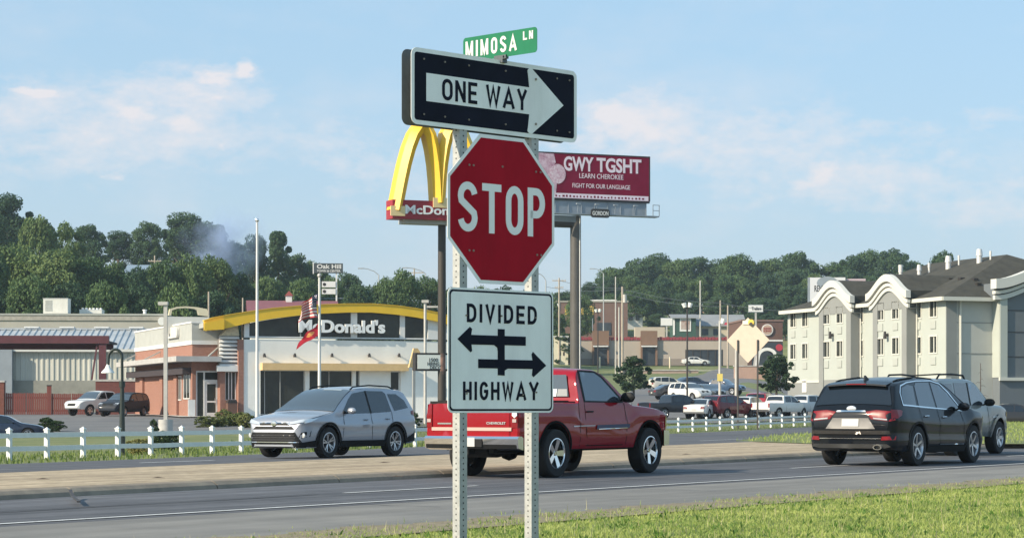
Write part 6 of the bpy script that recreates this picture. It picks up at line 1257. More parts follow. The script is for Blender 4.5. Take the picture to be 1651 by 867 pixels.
# ---- billboard behind the hotel
B2 = Frame(1305, 330, -5, 0.); t = B2.thing('billboard', 'white billboard with dark print rising behind the hotel roof', 'billboard'); x1,z1 = B2.fr(1363,447); z0 = B2.fr(1330,490)[1]; MB().box(0,x1,0,.3,z0,z1).build('board', mat('board_pale', (.62,.63,.66), .6), t); MB().box(-.25,0,-.05,.4,z0,z1).build('edge', M_steel, t); MB().prism(arc(B2.fr(1334,455)[0],B2.fr(1334,456)[1],1.6,1.,0,360,14)[:-1],-.02,-.001).build('print', M_steel, t); fit_text('print_letters','RENT',M_bronze,t,B2.fr(1313,465)[0],B2.fr(1330,465)[0],B2.fr(1320,470)[1],B2.fr(1320,460)[1],-.02,.018,.02); MB().cyl((x1*.3,.6,0),(x1*.3,.6,z0),.4,n=10).build('column', M_steel, t); xx=B2.fr(1396,450)[0]; MB().box(x1+.15,xx,.4,.7,B2.fr(1380,456)[1],B2.fr(1380,449)[1]).build('side_board', mat('board_pink', (.45,.36,.4), .6), t)
# ---- diamond warning sign seen from behind
p = hit(1205, 691.2); DS = Frame(1206, p.y, -27); k = p.y/F; z0 = p.z; t = thing('warning_sign', 'back of a diamond warning sign with amber beacon on two dark posts', 'road sign', (DS.o.x, p.y, z0), DS.a)
hz = (691-548)*k; hd = 36.5*k
MB().prism([(-hd,hz),(0,hz-hd),(hd,hz),(0,hz+hd)], -.004, .006).build('panel', mat('bare_plywood', (.60,.50,.40), .7, var=.05, vscale=3), t)
for sx in (-17,17): MB().box(sx*k-.045,sx*k+.045,-.10,-.006,-.1,hz+.02).build('post', M_bronze, t)
b = MB(); b.cyl((.25,-.12,hz+hd*.78),(.25,.12,hz+hd*.78),.2,n=14); bo = b.build('beacon', mat('beacon_yellow', (.75,.50,.06), .4), t, 40); b = MB(); b.box(-.35,.15,-.08,.08,hz+hd*.70,hz+hd*.86); b.build('beacon_box', mat('beacon_box', (.75,.7,.58), .5), t); b = MB(); b.cyl((.25,-.135,hz+hd*.7),(.25,-.121,hz+hd*.7),.13,n=10); b.build('lens', M_bronze, bo)
# ---- strip store on the terrace
ST = Frame(890, 356, 0); t = ST.thing('strip_store', 'long tan single-storey store with two brown towers and a red roof edge', 'store'); q = lambda px, py, d=0.: ST.fr(px, py, d); M_tan = mat('store_tan', (.40,.35,.29), .9, var=.06, vscale=.3); M_brn = mat('store_brown', (.20,.125,.085), .9, var=.08, vscale=.5); M_dk = mat('store_glass', (.04,.05,.06), .2, var=.3, vscale=.4)
xw = q(1205,560)[0]; zt_ = q(1000,548)[1]; zg0, zg1 = q(1130,591)[1], q(1130,563.5)[1]; ga, gc = q(1105,570)[0], q(1166,570)[0]
MB().box(0,ga,0,.4,-1,zt_).build('wall', M_tan, t); MB().box(ga,gc,0,.4,zg1,zt_).build('wall', M_tan, t); MB().box(gc,xw,0,.4,-1,zt_).build('wall', M_tan, t); MB().box(0,ga,-.06,-.001,-1,q(1000,578)[1]).build('plinth', mat('store_plinth', (.25,.215,.18), .9), t); MB().box(.0,xw,.4,16,-1,zt_-.1).build('shell', M_tan, t)
for i in range(5):
    a = ga+(gc-ga)*i/5; b = MB(); c = ga+(gc-ga)*(i+1)/5; b.box(a,a+.08,.1,.3,-.5,zg1); b.box(c-.08,c,.1,.3,-.5,zg1); o = b.build('window', M_bronze, t); MB().box(a+.08,c-.08,.18,.2,-.5,zg1).build('pane', M_dk, o)
M_redt = mat('roof_edge_red', (.26,.04,.05), .6); b = MB(); n = 60
for i in range(n): MB().box(xw*i/n+.03,xw*(i+1)/n-.03,-.15,.5,zt_,zt_+.45+.08*(i % 2)).build('roof_tile', M_redt, t)
for a, c in ((955,982),(1033,1060)):
    xa, xc_ = q(a,560,-.6)[0], q(c,560,-.6)[0]; MB().box(xa,xc_,-.6,-.002,q(970,556,-.6)[1],q(970,533,-.6)[1]).build('tower', M_brn, t); MB().box(xa+.0,xa+.3,-.6,-.002,-1,q(970,556,-.6)[1]).build('tower_leg', M_brn, t); MB().box(xc_-.3,xc_,-.6,-.002,-1,q(970,556,-.6)[1]).build('tower_leg', M_brn, t); MB().box(xa+.1,xc_-.1,-1.1,-.601,q(970,559,-.6)[1],q(970,557,-.6)[1]).build('door_canopy', M_trimw, t); MB().box(xa+.3,xc_-.3,-.08,-.062,-.5,q(970,559,-.6)[1]).build('door_glass', M_dk, t)
MB().box(q(1024,540,3)[0],q(1072,540,3)[0],3,6,zt_,q(1040,527,3)[1]).build('roof_box', mat('roof_box_buff', (.45,.40,.31), .8), t)
ZC = Frame(893, 350, 0); t = ZC.thing('cream_annex', 'pale cream block at the left end of the tan store', 'building'); x1, z1 = ZC.fr(916,543); MB().box(0,x1,0,5,-2,z1).build('wall', mat('annex_cream', (.66,.62,.48), .9), t); MB().box(-.1,x1+.1,-.1,5.1,z1,z1+.15).build('coping', M_trimw, t)
for px in (903,909): xx, zz = ZC.fr(px,570); MB().box(xx-.12,xx+.12,-.03,-.001,zz-.3,zz+.3).build('wall_vent', M_bronze, t)
# retaining wall and kerb plinth
for a, c, py0, py1, Y, lab, m in ((1000,1126,597,615,337,'pinkish retaining wall below the tan store',mat('pink_block', (.36,.27,.23), .9, var=.12, vscale=.8)),(1126,1166,598,612,341,'dark planted bank wall right of the pinkish retaining wall',mat('dark_bank', (.13,.12,.09), .95, var=.2, vscale=1))):
    p0 = at(a,py1,Y); w_ = (c-a)*Y/F; h_ = (py1-py0)*Y/F; t = thing('retaining_wall', lab, 'wall', p0); MB().box(0,w_,0,1.2,-1.5,h_).build('wall', m, t); MB().box(-.1,w_,-.12,1.3,h_,h_+.15).build('coping', M_conc2, t)
p0 = at(1208,602,300); t = thing('brick_planter', 'small pinkish block plinth beside the diamond sign post', 'wall', p0); MB().box(-2.,2.2,0,1.2,-1.5,1.).build('wall', mat('pink_block2', (.42,.28,.22), .9, var=.1), t); MB().box(-2.1,2.3,-.1,1.3,1.,1.12).build('coping', M_conc2, t)
# ---- hillside buildings
def shop(name, px0, px1, py0, py1, Y, deg, label, mw, depth=9., roof=None, mr=None, cat='building', wins=(), drop=6.):
    fr = Frame((px0+px1)/2, Y, deg, 0.); t = fr.thing(name, label, cat); x0,_ = fr.fr(px0,py1); x1,_ = fr.fr(px1,py1); z0 = fr.fr((px0+px1)/2,py1)[1]; z1 = fr.fr((px0+px1)/2,py0)[1]
    MB().box(x0,x1,0,depth,z0-drop,z1).build('wall', mw, t)
    if roof:
        zr_ = fr.fr((px0+px1)/2,roof,depth/2)[1]; b = MB(); b.prism([(-.6,z1),(depth/2,zr_),(depth+.6,z1),(depth+.6,z1-.15),(depth/2,zr_-.2),(-.6,z1-.15)],x0-.5,x1+.5,'x'); b.build('roof', mr, t)
    else: MB().box(x0-.15,x1+.15,-.15,depth+.15,z1,z1+.3).build('coping', mr or M_trimw, t)
    for (a, c, d, e, m_) in wins:
        xa,_ = fr.fr(a,d); xb_,_ = fr.fr(c,d); MB().box(xa,xb_,-.12,-.002,fr.fr((a+c)/2,e)[1],fr.fr((a+c)/2,d)[1]).build('window' if m_ in (M_win,M_dk) else 'wall_panel', m_, t)
    return fr, t
M_groof = mat('grey_shingle', (.24,.25,.26), .9, var=.1, vscale=.5); M_yp = mat('panel_yellow', (.72,.50,.12), .6)
fr, t = shop('brown_store', 897, 1012, 487, 540, 440, 0, 'brown brick store with yellow panels on the hill behind the billboard column', mat('hill_brown', (.17,.105,.085), .9, var=.08, vscale=.3), 15., None, mat('hill_cop', (.34,.33,.28), .8), wins=((911,934,493,507,M_yp),(936,957,493,507,M_yp),(936,957,508,514,M_dk),(898,903,487,500,M_trimw),(962,985,520,540,M_dk)))
for px in (962, 983): xx,_ = fr.fr(px,486,6); zz = fr.fr(px,487,6)[1]; MB().box(xx-1.4,xx+1.4,6,8,zz,zz+.5).build('roof_unit', M_trimw, t)
shop('white_house', 1011, 1036, 505, 520, 470, 10, 'small white hillside building right of the brown store', mat('hill_white', (.6,.6,.58), .8), 8., 498, mat('white_roof', (.66,.67,.68), .6), wins=((1014,1020,508,516,M_dk),(1025,1031,508,516,M_dk)))
fr, t = shop('green_kiosk', 1086, 1122, 512, 542, 420, 0, 'dark green front with white picture panel and grey gable roof above the tan store', mat('kiosk_green', (.035,.085,.065), .8), 10., 506.5, M_groof, wins=((1096,1114,513.5,534,M_trimw),(1085,1088,512,540,M_trimw)))
xa,za = fr.fr(1098,531); xb_,zb2 = fr.fr(1112,516); MB().box(xa,xb_,-.15,-.121,za,zb2).build('picture', mat('picture_brown', (.25,.12,.09), .7, col2=(.5,.45,.42), vscale=1.), t)
shop('cream_store', 1122, 1200, 525, 548, 425, 0, 'long cream shop with grey roof behind the tan store', mat('hill_cream', (.52,.45,.34), .9, var=.05), 12., 507, M_groof, wins=((1164,1194,519.5,524.5,mat('red_sign', (.5,.04,.07), .6)),(1132,1142,530,540,M_dk),(1150,1158,530,540,M_dk)))
shop('pink_house', 1136, 1158, 494, 504, 500, 0, 'small pinkish house high on the slope above the cream shop', mat('hill_pink', (.62,.36,.28), .8), 7., 491.5, mat('pink_roof', (.55,.42,.36), .8), wins=((1140,1144,496,501,M_dk),(1149,1153,496,501,M_dk))); shop('pale_house', 1168, 1190, 495, 508, 500, 0, 'small white house high on the slope above the cream shop', mat('hill_pale', (.64,.60,.55), .8), 7., 491.5, mat('pale_roof', (.58,.56,.54), .8), wins=((1171,1175,498,505,M_dk),(1183,1187,498,504,M_dk)))
fr, t = shop('burger_shop', 1196, 1262, 518, 590, 378, 4, 'dark brown restaurant with a round sign beside the hotel', mat('burger_brown', (.13,.07,.055), .9, var=.08), 14., None, mat('burger_cap', (.2,.12,.1), .8), wins=((1212,1262,552,590,M_dk),(1200,1262,547.5,550,M_trimw)))
xx,zz = fr.fr(1237,531.5); r_ = 9.3*378/F
for rr_, yy, m_ in ((r_,-.25,M_trimw),(r_*.86,-.27,mat('bun_buff', (.50,.36,.28), .6))): MB().cyl((xx,yy,zz),(xx,-.003 if rr_ == r_ else -.251,zz),rr_,n=24).build('round_sign', m_, t)
for s_, a, c in (('BURGER',.06,.4),('KING',-.38,-.02)): fit_text('sign_letters', s_, mat('burger_red', (.32,.06,.05), .6), t, xx-r_*.66, xx+r_*.66, zz+r_*a, zz+r_*c, -.30, .028, .03)
xx,zz = fr.fr(1256,560); MB().cyl((xx,-.3,zz),(xx,-.13,zz),.6,n=14).build('red_disc', mat('disc_red', (.45,.03,.05), .6), t)
p0 = stand(1237,352); t = thing('white_tent', 'white arched canopy entrance in front of the burger restaurant', 'canopy', p0); zc_ = at(1237,560,352).z-p0.z; b = MB(); o_ = [(-1.9,0)]+[(1.7*math.cos(R(a)),zc_-1.6+1.6*math.sin(R(a))) for a in range(180,-1,-15)]+[(1.9,0)]; i_ = [(-1.4,0)]+[(1.2*math.cos(R(a)),zc_-1.6+1.1*math.sin(R(a))) for a in range(180,-1,-15)]+[(1.4,0)]; b.prism(o_+i_[::-1],0,.4); b.build('arch_frame', M_trimw, t, 30); b = MB(); b.prism([(q_[0]*.98,q_[1]-.02) for q_ in o_]+[(q_[0]*1.1,q_[1]) for q_ in i_[::-1]],.401,4.); b.build('canopy_sheet', mat('canopy_sheet_grey', (.32,.33,.33), .7), t, 30)
def pylon(px0, px1, py0, py1, Y, label, txt=None, pm=None, foot=None):
    fr = Frame((px0+px1)/2, Y, 0); t = fr.thing('pole_sign', label, 'pole sign'); x0,z1 = fr.fr(px0,py0); x1,z0 = fr.fr(px1,py1); MB().box(x0,x1,-.2,.2,z0,z1).build('board', pm or M_trimw, t); MB().box(x0-.08,x1+.08,-.15,.15,z1,z1+.1).build('frame', M_steel, t); MB().box(x0-.08,x1+.08,-.15,.15,z0-.1,z0).build('frame', M_steel, t); MB().box(-.15,.15,-.1,.1,0,z0-.1).build('pole', M_pole, t)
    if txt: fit_text('letters', txt, M_bronze, t, x0+(x1-x0)*.2, x1-(x1-x0)*.12, z0+(z1-z0)*.25, z0+(z1-z0)*.75, -.23, .028, .03)
pylon(1207,1230,492,502.5,372,'white roadside sign on a pole above the diamond sign','Trailers'); pylon(1065.5,1084,513,524.5,400,'blank white sign board left of the dark green front')
# ---- poles on the right
util_pole(992.5, 446, 330, 'tall slim pole left of the pair above the tan store', (), .11, M_pole); util_pole(1003.5, 462, 325, 'wooden pole with transformer right of the pair above the tan store', (), .2); util_pole(998, 495, 300, 'short slim pole between the pair above the tan store', (), .12, M_pole)
p = stand(1003.5,325); b = MB(); zt = at(1003,478,325).z; t = thing('transformer', 'grey transformer can on the wooden pole above the tan store', 'transformer', (p.x,325,zt)); b.cyl((.35,-.1,-.9),(.35,-.1,.3),.3,n=12); b.build('can', M_pole, t, 40); b = MB(); b.box(-.1,.2,-.15,.0,-.5,-.3); b.build('bracket', M_steel, t)
util_pole(1129, 452, 420, 'tall pale pole on the slope behind the green front', (), .16, M_pole); util_pole(1161.5, 484, 345, 'tall wooden pole behind the light pole with a yellow sign', (), .16); util_pole(1173.5, 492, 345, 'tall wooden pole just left of the diamond sign', (), .16); util_pole(1187, 560, 180, 'pale steel pole close behind the left post of the diamond sign', (), .14, M_pole); util_pole(955.5, 513, 400, 'slim dark lamp standard before the brown store', (), .1, M_steel)
def dark_lamp(px, py0, Y, label, twin=True, m=M_bronze, r=.09, base=False, sgn=False):
    p = stand(px, Y); t = thing('light_pole', label, 'light pole', p, 0); z1 = at(px,py0,Y).z-p.z; b = MB(); b.cyl((0,0,.8 if base else 0),(0,0,z1),r,r*.8,n=8); b.build('shaft', m, t, 40)
    for s_ in ((-1,1) if twin else (1,)): b = MB(); b.cyl((s_*.2,0,z1-.25),(s_*.32,0,z1+.15),.17,.23,n=10); b.build('lamp_head', mat('lamp_glow_white', (.8,.82,.78), .3), t)  # white lamp heads, no emission
    b = MB(); b.box(-.3,.3,-.04,.04,z1-.35,z1-.27); b.build('bracket', m, t)
    if base: b = MB(); b.cyl((0,0,-.1),(0,0,.8),.42,n=14); b.build('concrete_base', M_conc2, t, 40)
    if sgn: zz = at(px,608,Y).z-p.z; b = MB(); b.box(-.22,.22,-.2,-.15,zz-.3,zz+.3); b.build('yellow_sign', mat('small_sign_yellow', (.75,.6,.16), .5), t)
dark_lamp(1108, 491, 200, 'dark twin-headed lamp post in the hillside lot'); dark_lamp(964, 500, 300, 'dark twin-headed lamp post left of the tan store tower', r=.08); dark_lamp(1160.5, 517, 178, 'grey lot light pole with concrete base and small yellow sign', False, M_pole, .12, True, True)
for px, py, Y, lab in ((1080,573,346,'pale marker post before the tan store'),(967,575,346,'pale marker post by the left tower of the tan store')):
    p = stand(px,Y); t = thing('bollard', lab, 'bollard', p); b = MB(); b.cyl((0,0,0),(0,0,1.7),.12,n=10); b.build('shaft', mat('bollard_cream', (.72,.62,.45), .6), t, 40); b = MB(); b.cyl((0,0,1.7),(0,0,1.8),.14,.08,n=10); b.build('cap', M_pole, t)
# ================================================================== parked vehicles
def simple_car(kind, col, name, label, px, Y, phi, scale=1., metal=0., group='parked vehicles', dz=0., coat=1.):
    r = thing(name, label, 'pickup truck' if kind == 'pickup' else 'car', group=group); pm = paint('paint_%s' % '_'.join('%d' % int(c*999) for c in col), col, metal, .3, coat)
    if kind == 'sedan':
        L0, L1, W_ = -1.05, 3.65, 1.80; top = [(-1.05,.82),(-.98,.98),(-.5,1.05),(-.05,1.30),(.35,1.42),(1.0,1.46),(1.5,1.40),(2.3,1.02),(2.6,.97),(3.2,.88),(3.55,.75),(3.65,.58)]; belt = [(-1.05,1.2),(-.4,1.02),(.2,.97),(2.0,.93),(2.5,1.2),(3.65,1.2)]
        win = [[(.95,.98),(1.98,.95),(1.45,1.32),(1.0,1.37)],[(.0,1.02),(.88,.98),(.92,1.37),(.38,1.34)]]; ws = (1.5,2.3); rw = (-.48,.2); WB = 2.7
    elif kind == 'wagon':
        L0, L1, W_ = -.95, 3.55, 1.78; top = [(-.95,.9),(-.92,1.1),(-.75,1.4),(-.5,1.50),(.5,1.55),(1.1,1.52),(1.5,1.42),(2.2,1.05),(2.5,1.0),(3.1,.92),(3.45,.75),(3.55,.55)]; belt = [(-.95,1.05),(0,1.),(1.9,.96),(2.4,1.2),(3.55,1.2)]
        win = [[(.95,1.0),(1.92,.98),(1.45,1.38),(1.0,1.46)],[(.05,1.02),(.88,1.0),(.92,1.47),(.1,1.46)],[(-.7,1.1),(-.03,1.03),(.02,1.45),(-.5,1.42)]]; ws = (1.46,2.2); rw = (-.85,-.66); WB = 2.62
    elif kind == 'suv':
        L0, L1, W_ = -1., 3.65, 1.88; top = [(-1.,.9),(-.97,1.1),(-.8,1.5),(-.6,1.66),(.4,1.73),(1.1,1.70),(1.5,1.58),(2.15,1.18),(2.4,1.12),(3.1,1.04),(3.5,.88),(3.65,.6)]; belt = [(-1.,1.15),(0,1.1),(1.9,1.05),(2.3,1.3),(3.65,1.3)]
        win = [[(.95,1.1),(1.9,1.08),(1.45,1.52),(1.0,1.62)],[(.05,1.13),(.88,1.1),(.92,1.63),(.1,1.62)],[(-.7,1.2),(-.03,1.14),(.02,1.6),(-.5,1.55)]]; ws = (1.5,2.15); rw = (-.9,-.7); WB = 2.72
    else:
        L0, L1, W_ = -1.25, 4.45, 1.98; top = [(-1.25,1.22),(-1.2,1.26),(.55,1.26),(.60,1.28),(.66,1.5),(.74,1.74),(.9,1.84),(1.8,1.87),(2.2,1.78),(2.9,1.28),(3.05,1.22),(3.9,1.15),(4.3,1.0),(4.45,.75)]; belt = [(-1.25,1.5),(.5,1.5),(.62,1.24),(2.6,1.2),(2.95,1.5),(4.45,1.5)]
        win = [[(1.75,1.27),(2.62,1.25),(2.15,1.68),(1.8,1.74)],[(.85,1.28),(1.68,1.27),(1.72,1.74),(.95,1.73)]]; ws = (2.2,2.9); rw = (.64,.74); WB = 3.45
    bot = [(L0,.5),(L0+.2,.34),(L1-.3,.30),(L1,.42)] if kind != 'pickup' else [(L0,.62),(L0+.2,.5),(L1-.3,.48),(L1,.58)]
    plan = [(L0,.84),(L0+.1,.93),(L0+.4,.99),(.5,1.),(L1-1.,.99),(L1-.4,.92),(L1-.1,.80),(L1,.66)]
    if kind == 'pickup': plan[0] = (L0,.94); plan[1] = (L0+.1,.97)
    c = Car(r, L0, L1, W_, top, bot, belt, plan, pm, step=.22, tum=.30)
    if kind == 'pickup': c.zs = .48
    ra = .40 if kind != 'pickup' else .47; wr = .335 if kind != 'pickup' else .40
    c.body([(0,wr),(WB,wr)], ra)
    for w_ in win: c.side('side_window', M_glassd, w_)
    c.topsheet('windshield', M_glass, ws[0], ws[1], .05, .03, n=4); c.topsheet('rear_window', M_glassd, rw[0], rw[1], .08, .1, n=3)
    zt = .82 if kind in ('sedan','wagon') else .98
    c.end('headlight', M_lamp, [(.45,zt-.16),(.78,zt-.14),(.78,zt-.02),(.5,zt-.04)], 1, .012, mirror=True); c.end('grille', M_trim, [(-.4,zt-.25),(.4,zt-.25),(.4,zt-.06),(-.4,zt-.06)], 1, .01)
    if kind == 'pickup': c.end('tail_lamp', M_tail, [(.80,.85),(.92,.85),(.92,1.18),(.80,1.18)], -1, .014, mirror=True); c.end('tailgate', pm, [(-.74,.70),(.74,.70),(.74,1.20),(-.74,1.20)], -1, .012); c.end('rear_bumper', M_chrome, [(-.9,.52),(.9,.52),(.9,.68),(-.9,.68)], -1, .08)
    else: c.end('tail_lamp', M_tail, [(.5,zt-.12),(.82,zt-.12),(.82,zt+.06),(.55,zt+.04)], -1, .014, mirror=True); c.end('license_plate', M_plate, [(-.16,.58),(.16,.58),(.16,.7),(-.16,.7)], -1, .014)
    c.mirror(win[0][1][0]-.1, win[0][1][1]+.02, pm if kind != 'pickup' else M_trim, 1.); c.seam([(.92,.95),(.92,.42)])
    c.wheels((0, WB), wr, wr*.64, .22, 5, 'fat', M_rimsil, W_/2-.02, 'gen%d' % int(wr*1000))
    rz = R(90-phi); cx_ = WB/2*scale; p = stand(px, Y); off = Matrix.Rotation(rz, 3, 'Z') @ Vector((cx_, 0, 0)); r.scale = (scale,)*3; r.rotation_euler = (0, 0, rz); r.location = (p.x-off.x, p.y-off.y, p.z+.06+dz)
    return r
simple_car('pickup', (.66,.67,.66), 'parked_pickup', 'white pickup parked by the brick wing facing us', 158, 147, 215, .9)
simple_car('suv', (.03,.035,.045), 'parked_suv', 'dark SUV parked beside the white pickup at the brick wing', 199, 141, 200, .9, coat=.12)  # dull near-black paint with hardly any clear coat
simple_car('sedan', (.018,.03,.06), 'parked_sedan', 'dark blue car behind the left end of the white fence', 8, 103, 82, .82, dz=-.25)
simple_car('pickup', (.016,.02,.03), 'parked_pickup', 'black pickup parked above the right fence beyond the red pickup', 1092, 161, 62, .96)
simple_car('sedan', (.68,.68,.66), 'parked_sedan', 'white sedan parked between the black pickup and the maroon SUV', 1134, 162, 22)
simple_car('suv', (.13,.012,.02), 'parked_suv', 'maroon SUV parked behind the right fence', 1178, 163, 48)
simple_car('wagon', (.68,.67,.64), 'parked_hatchback', 'white hatchback parked right of the maroon SUV behind the sign post', 1209, 167, 25)
simple_car('suv', (.30,.02,.03), 'parked_suv', 'red SUV parked left of the white pickups', 1229, 171, 20)
simple_car('pickup', (.68,.68,.66), 'parked_pickup', 'white pickup parked with its tailgate towards the right fence', 1262, 164, 44, .92)
simple_car('pickup', (.50,.53,.56), 'parked_pickup', 'silver pickup parked just left of the black SUV', 1304, 166, 52, .92)
simple_car('wagon', (.62,.60,.54), 'parked_wagon', 'cream station wagon parked up the hillside lot', 1080, 236, 74)
simple_car('sedan', (.05,.07,.11), 'parked_sedan', 'dark blue sedan parked beside the cream wagon', 1117, 240, 62)
simple_car('suv', (.66,.66,.64), 'parked_suv', 'white SUV parked in the middle of the hillside lot', 1113, 205, 145)
simple_car('sedan', (.05,.06,.065), 'parked_sedan', 'charcoal car parked right of the white SUV', 1139, 208, 150)
simple_car('pickup', (.04,.08,.15), 'parked_pickup', 'blue pickup parked behind the concrete lamp base', 1163, 222, 120, .9)
simple_car('sedan', (.055,.06,.07), 'parked_sedan', 'dark sedan partly hidden below the cream wagon', 1088, 208, 70)
simple_car('sedan', (.72,.72,.70), 'parked_sedan', 'white car parked in front of the tan store', 1122, 351, 88, .98)
simple_car('pickup', (.66,.67,.66), 'parked_pickup', 'white truck parked on the hill before the brown store', 980, 428, 215)
simple_car('sedan', (.70,.70,.68), 'parked_sedan', 'white car parked at the foot of the brown store', 1027, 420, 90)
simple_car('suv', (.60,.60,.57), 'parked_suv', 'pale jeep-like SUV parked behind the bonnet of the grey SUV', 1604, 150, 150)
simple_car('pickup', (.025,.025,.028), 'parked_pickup', 'dark pickup parked in the lot at the right edge', 1634, 148, 100, .95)
simple_car('suv', (.05,.05,.055), 'parked_suv', 'dark SUV parked at the far right edge', 1668, 156, 140)
# trailer-like dark load in the lot at the right
p = stand(1622,154); t = thing('utility_trailer', 'dark utility trailer with a load beside the hotel at the right edge', 'trailer', p, R(10)); b = MB(); b.box(-2.2,2.2,-.9,.9,.55,.7); b.build('deck', M_trim, t); b = MB(); b.box(-1.8,-.4,-.7,.7,.7,1.5); b.box(-.2,1.6,-.6,.6,.7,1.25); b.build('load', mat('load_brown', (.09,.06,.05), .9, var=.4, vscale=2), t)
for sy in (-.95,.95):
    for sx in (-.4,.4): b = MB(); b.cyl((sx,sy-.1,.34),(sx,sy+.1,.34),.33,n=16); b.build('wheel', M_tyre, t, 40)
b = MB(); b.bar((2.2,0,.55),(3.3,0,.45),.1,.1); b.build('drawbar', M_trim, t)
# ================================================================== trees, shrubs, smoke, haze
def leaf_mat(name, c1, c2, rnd=.35):
    m = bpy.data.materials.new(name); m.use_nodes = True; t = m.node_tree; n = t.nodes; b = n['Principled BSDF']; b.inputs['Roughness'].default_value = .65; b.inputs['Specular IOR Level'].default_value = .2
    oi = n.new('ShaderNodeObjectInfo'); g = n.new('ShaderNodeNewGeometry'); no = n.new('ShaderNodeTexNoise'); no.inputs['Scale'].default_value = .35; no.inputs['Detail'].default_value = 3; t.links.new(g.outputs['Position'], no.inputs['Vector'])
    ad = n.new('ShaderNodeMath'); ad.operation = 'MULTIPLY_ADD'; t.links.new(oi.outputs['Random'], ad.inputs[0]); ad.inputs[1].default_value = rnd*1.6; mu = n.new('ShaderNodeMath'); mu.operation = 'MULTIPLY_ADD'; t.links.new(no.outputs['Fac'], mu.inputs[0]); mu.inputs[1].default_value = .5; r3 = n.new('ShaderNodeMath'); r3.operation = 'MULTIPLY'; t.links.new(g.outputs['Random Per Island'], r3.inputs[0]); r3.inputs[1].default_value = .3; t.links.new(r3.outputs[0], mu.inputs[2]); t.links.new(mu.outputs[0], ad.inputs[2])
    rp = n.new('ShaderNodeValToRGB'); t.links.new(ad.outputs[0], rp.inputs[0]); e = rp.color_ramp.elements; e[0].position = .15; e[1].position = .95; e[0].color = (*c1, 1); e[1].color = (*c2, 1); t.links.new(rp.outputs[0], b.inputs['Base Color'])
    tr = n.new('ShaderNodeBsdfTranslucent'); t.links.new(rp.outputs[0], tr.inputs[0]); ms = n.new('ShaderNodeMixShader'); ms.inputs[0].default_value = .25; t.links.new(b.outputs[0], ms.inputs[1]); t.links.new(tr.outputs[0], ms.inputs[2]); t.links.new(ms.outputs[0], n['Material Output'].inputs[0]); return m
M_leafd = leaf_mat('leaf_dark', (.032,.075,.044), (.075,.13,.058)); M_leafm = leaf_mat('leaf_mid', (.045,.10,.042), (.115,.175,.065)); M_leafl = leaf_mat('leaf_light', (.08,.145,.045), (.17,.23,.085)); M_bark = mat('bark', (.09,.07,.055), .95, var=.3, vscale=2)
def crown_mesh(name, m, seed, H_, Rr, nb, leaves, ls, shape='round', base=.22, bs=1.):
    rg = np.random.default_rng(seed); cen = []; 
    for i in range(nb):
        t = (i+.5)/nb; a = i*2.399+rg.uniform(-.5,.5)
        if shape == 'round': zz = base+(1-base)*rg.uniform(.08,.93); prof = math.sin(math.pi*min(1,max(0,(zz-base)/(1-base)))**.8)**.6
        elif shape == 'tall': zz = base+(1-base)*t*.95; prof = (1-t)**.6*.9+.12
        else: zz = base+(1-base)*rg.uniform(.3,.9); prof = 1.
        rr = Rr*prof*rg.uniform(.35,.72); big = rg.uniform() < .6
        if not big: rr = Rr*prof*rg.uniform(.75,1.08)
        cen.append((rr*math.cos(a), rr*math.sin(a), zz*H_, Rr*bs*(rg.uniform(.28,.48) if big else rg.uniform(.12,.24))*(1 if shape != 'tall' else .75)))
    cen.append((0,0,H_*(.9 if shape != 'tall' else .95),Rr*.3)); cen = np.array(cen)
    k = rg.integers(0, len(cen), leaves); d = rg.normal(size=(leaves,3)); d /= np.linalg.norm(d,axis=1,keepdims=True); rad = rg.uniform(.55,1.08,leaves)**.7
    P = cen[k,:3]+d*(cen[k,3]*rad)[:,None]*np.array([1,1,.78]); nrm = d*.55+rg.normal(size=(leaves,3))*.55+np.array([0,0,.25]); nrm /= np.linalg.norm(nrm,axis=1,keepdims=True)
    a = np.cross(nrm, rg.normal(size=(leaves,3))); a /= np.linalg.norm(a,axis=1,keepdims=True); b_ = np.cross(nrm,a); s = ls*rg.uniform(.55,1.3,leaves)[:,None]
    V = np.stack([P-a*s-b_*s*.3, P+b_*s*.75, P+a*s+b_*s*.1, P-b_*s*.8],1).reshape(-1,3)
    me = bpy.data.meshes.new(name); me.vertices.add(leaves*4); me.vertices.foreach_set('co', V.ravel()); me.loops.add(leaves*4); me.loops.foreach_set('vertex_index', np.arange(leaves*4,dtype=np.int32)); me.polygons.add(leaves); me.polygons.foreach_set('loop_start', np.arange(0,leaves*4,4,dtype=np.int32)); me.update(calc_edges=True); me.materials.append(m)
    b = MB(); tp = [(0,0,-.5),(.05*Rr,0,H_*.2),(-.03*Rr,.03*Rr,H_*.45),(0,0,H_*.8)]; b.tube(tp, [H_*.03,H_*.025,H_*.016,H_*.005], 7)
    for j in range(min(9,len(cen))): c = cen[j]; z0 = H_*rg.uniform(.18,.4); b.tube([(0,0,z0),(c[0]*.5,c[1]*.5,(z0+c[2])/2+.03*H_),tuple(c[:3])],[H_*.012,H_*.008,H_*.003],5)
    return me, b.mesh('trunk', M_bark, 50)
BR = [crown_mesh('crown', M_leafd, 11, 14, 6.0, 60, 17000, .21, bs=.78), crown_mesh('crown', M_leafm, 12, 13, 6.5, 64, 17000, .21, bs=.78), crown_mesh('crown', M_leafl, 13, 12, 6.0, 56, 15000, .21, bs=.78), crown_mesh('crown', M_leafd, 14, 17, 5.2, 60, 17000, .21, bs=.78), crown_mesh('crown', M_leafm, 15, 11, 5.8, 54, 14000, .21, bs=.78), crown_mesh('crown', M_leafd, 16, 15, 4.0, 26, 12000, .2, 'tall', .25), crown_mesh('crown', M_leafl, 17, 14, 5.5, 64, 15000, .2, bs=.72)]
BH = [14,13,12,17,11,15,14]
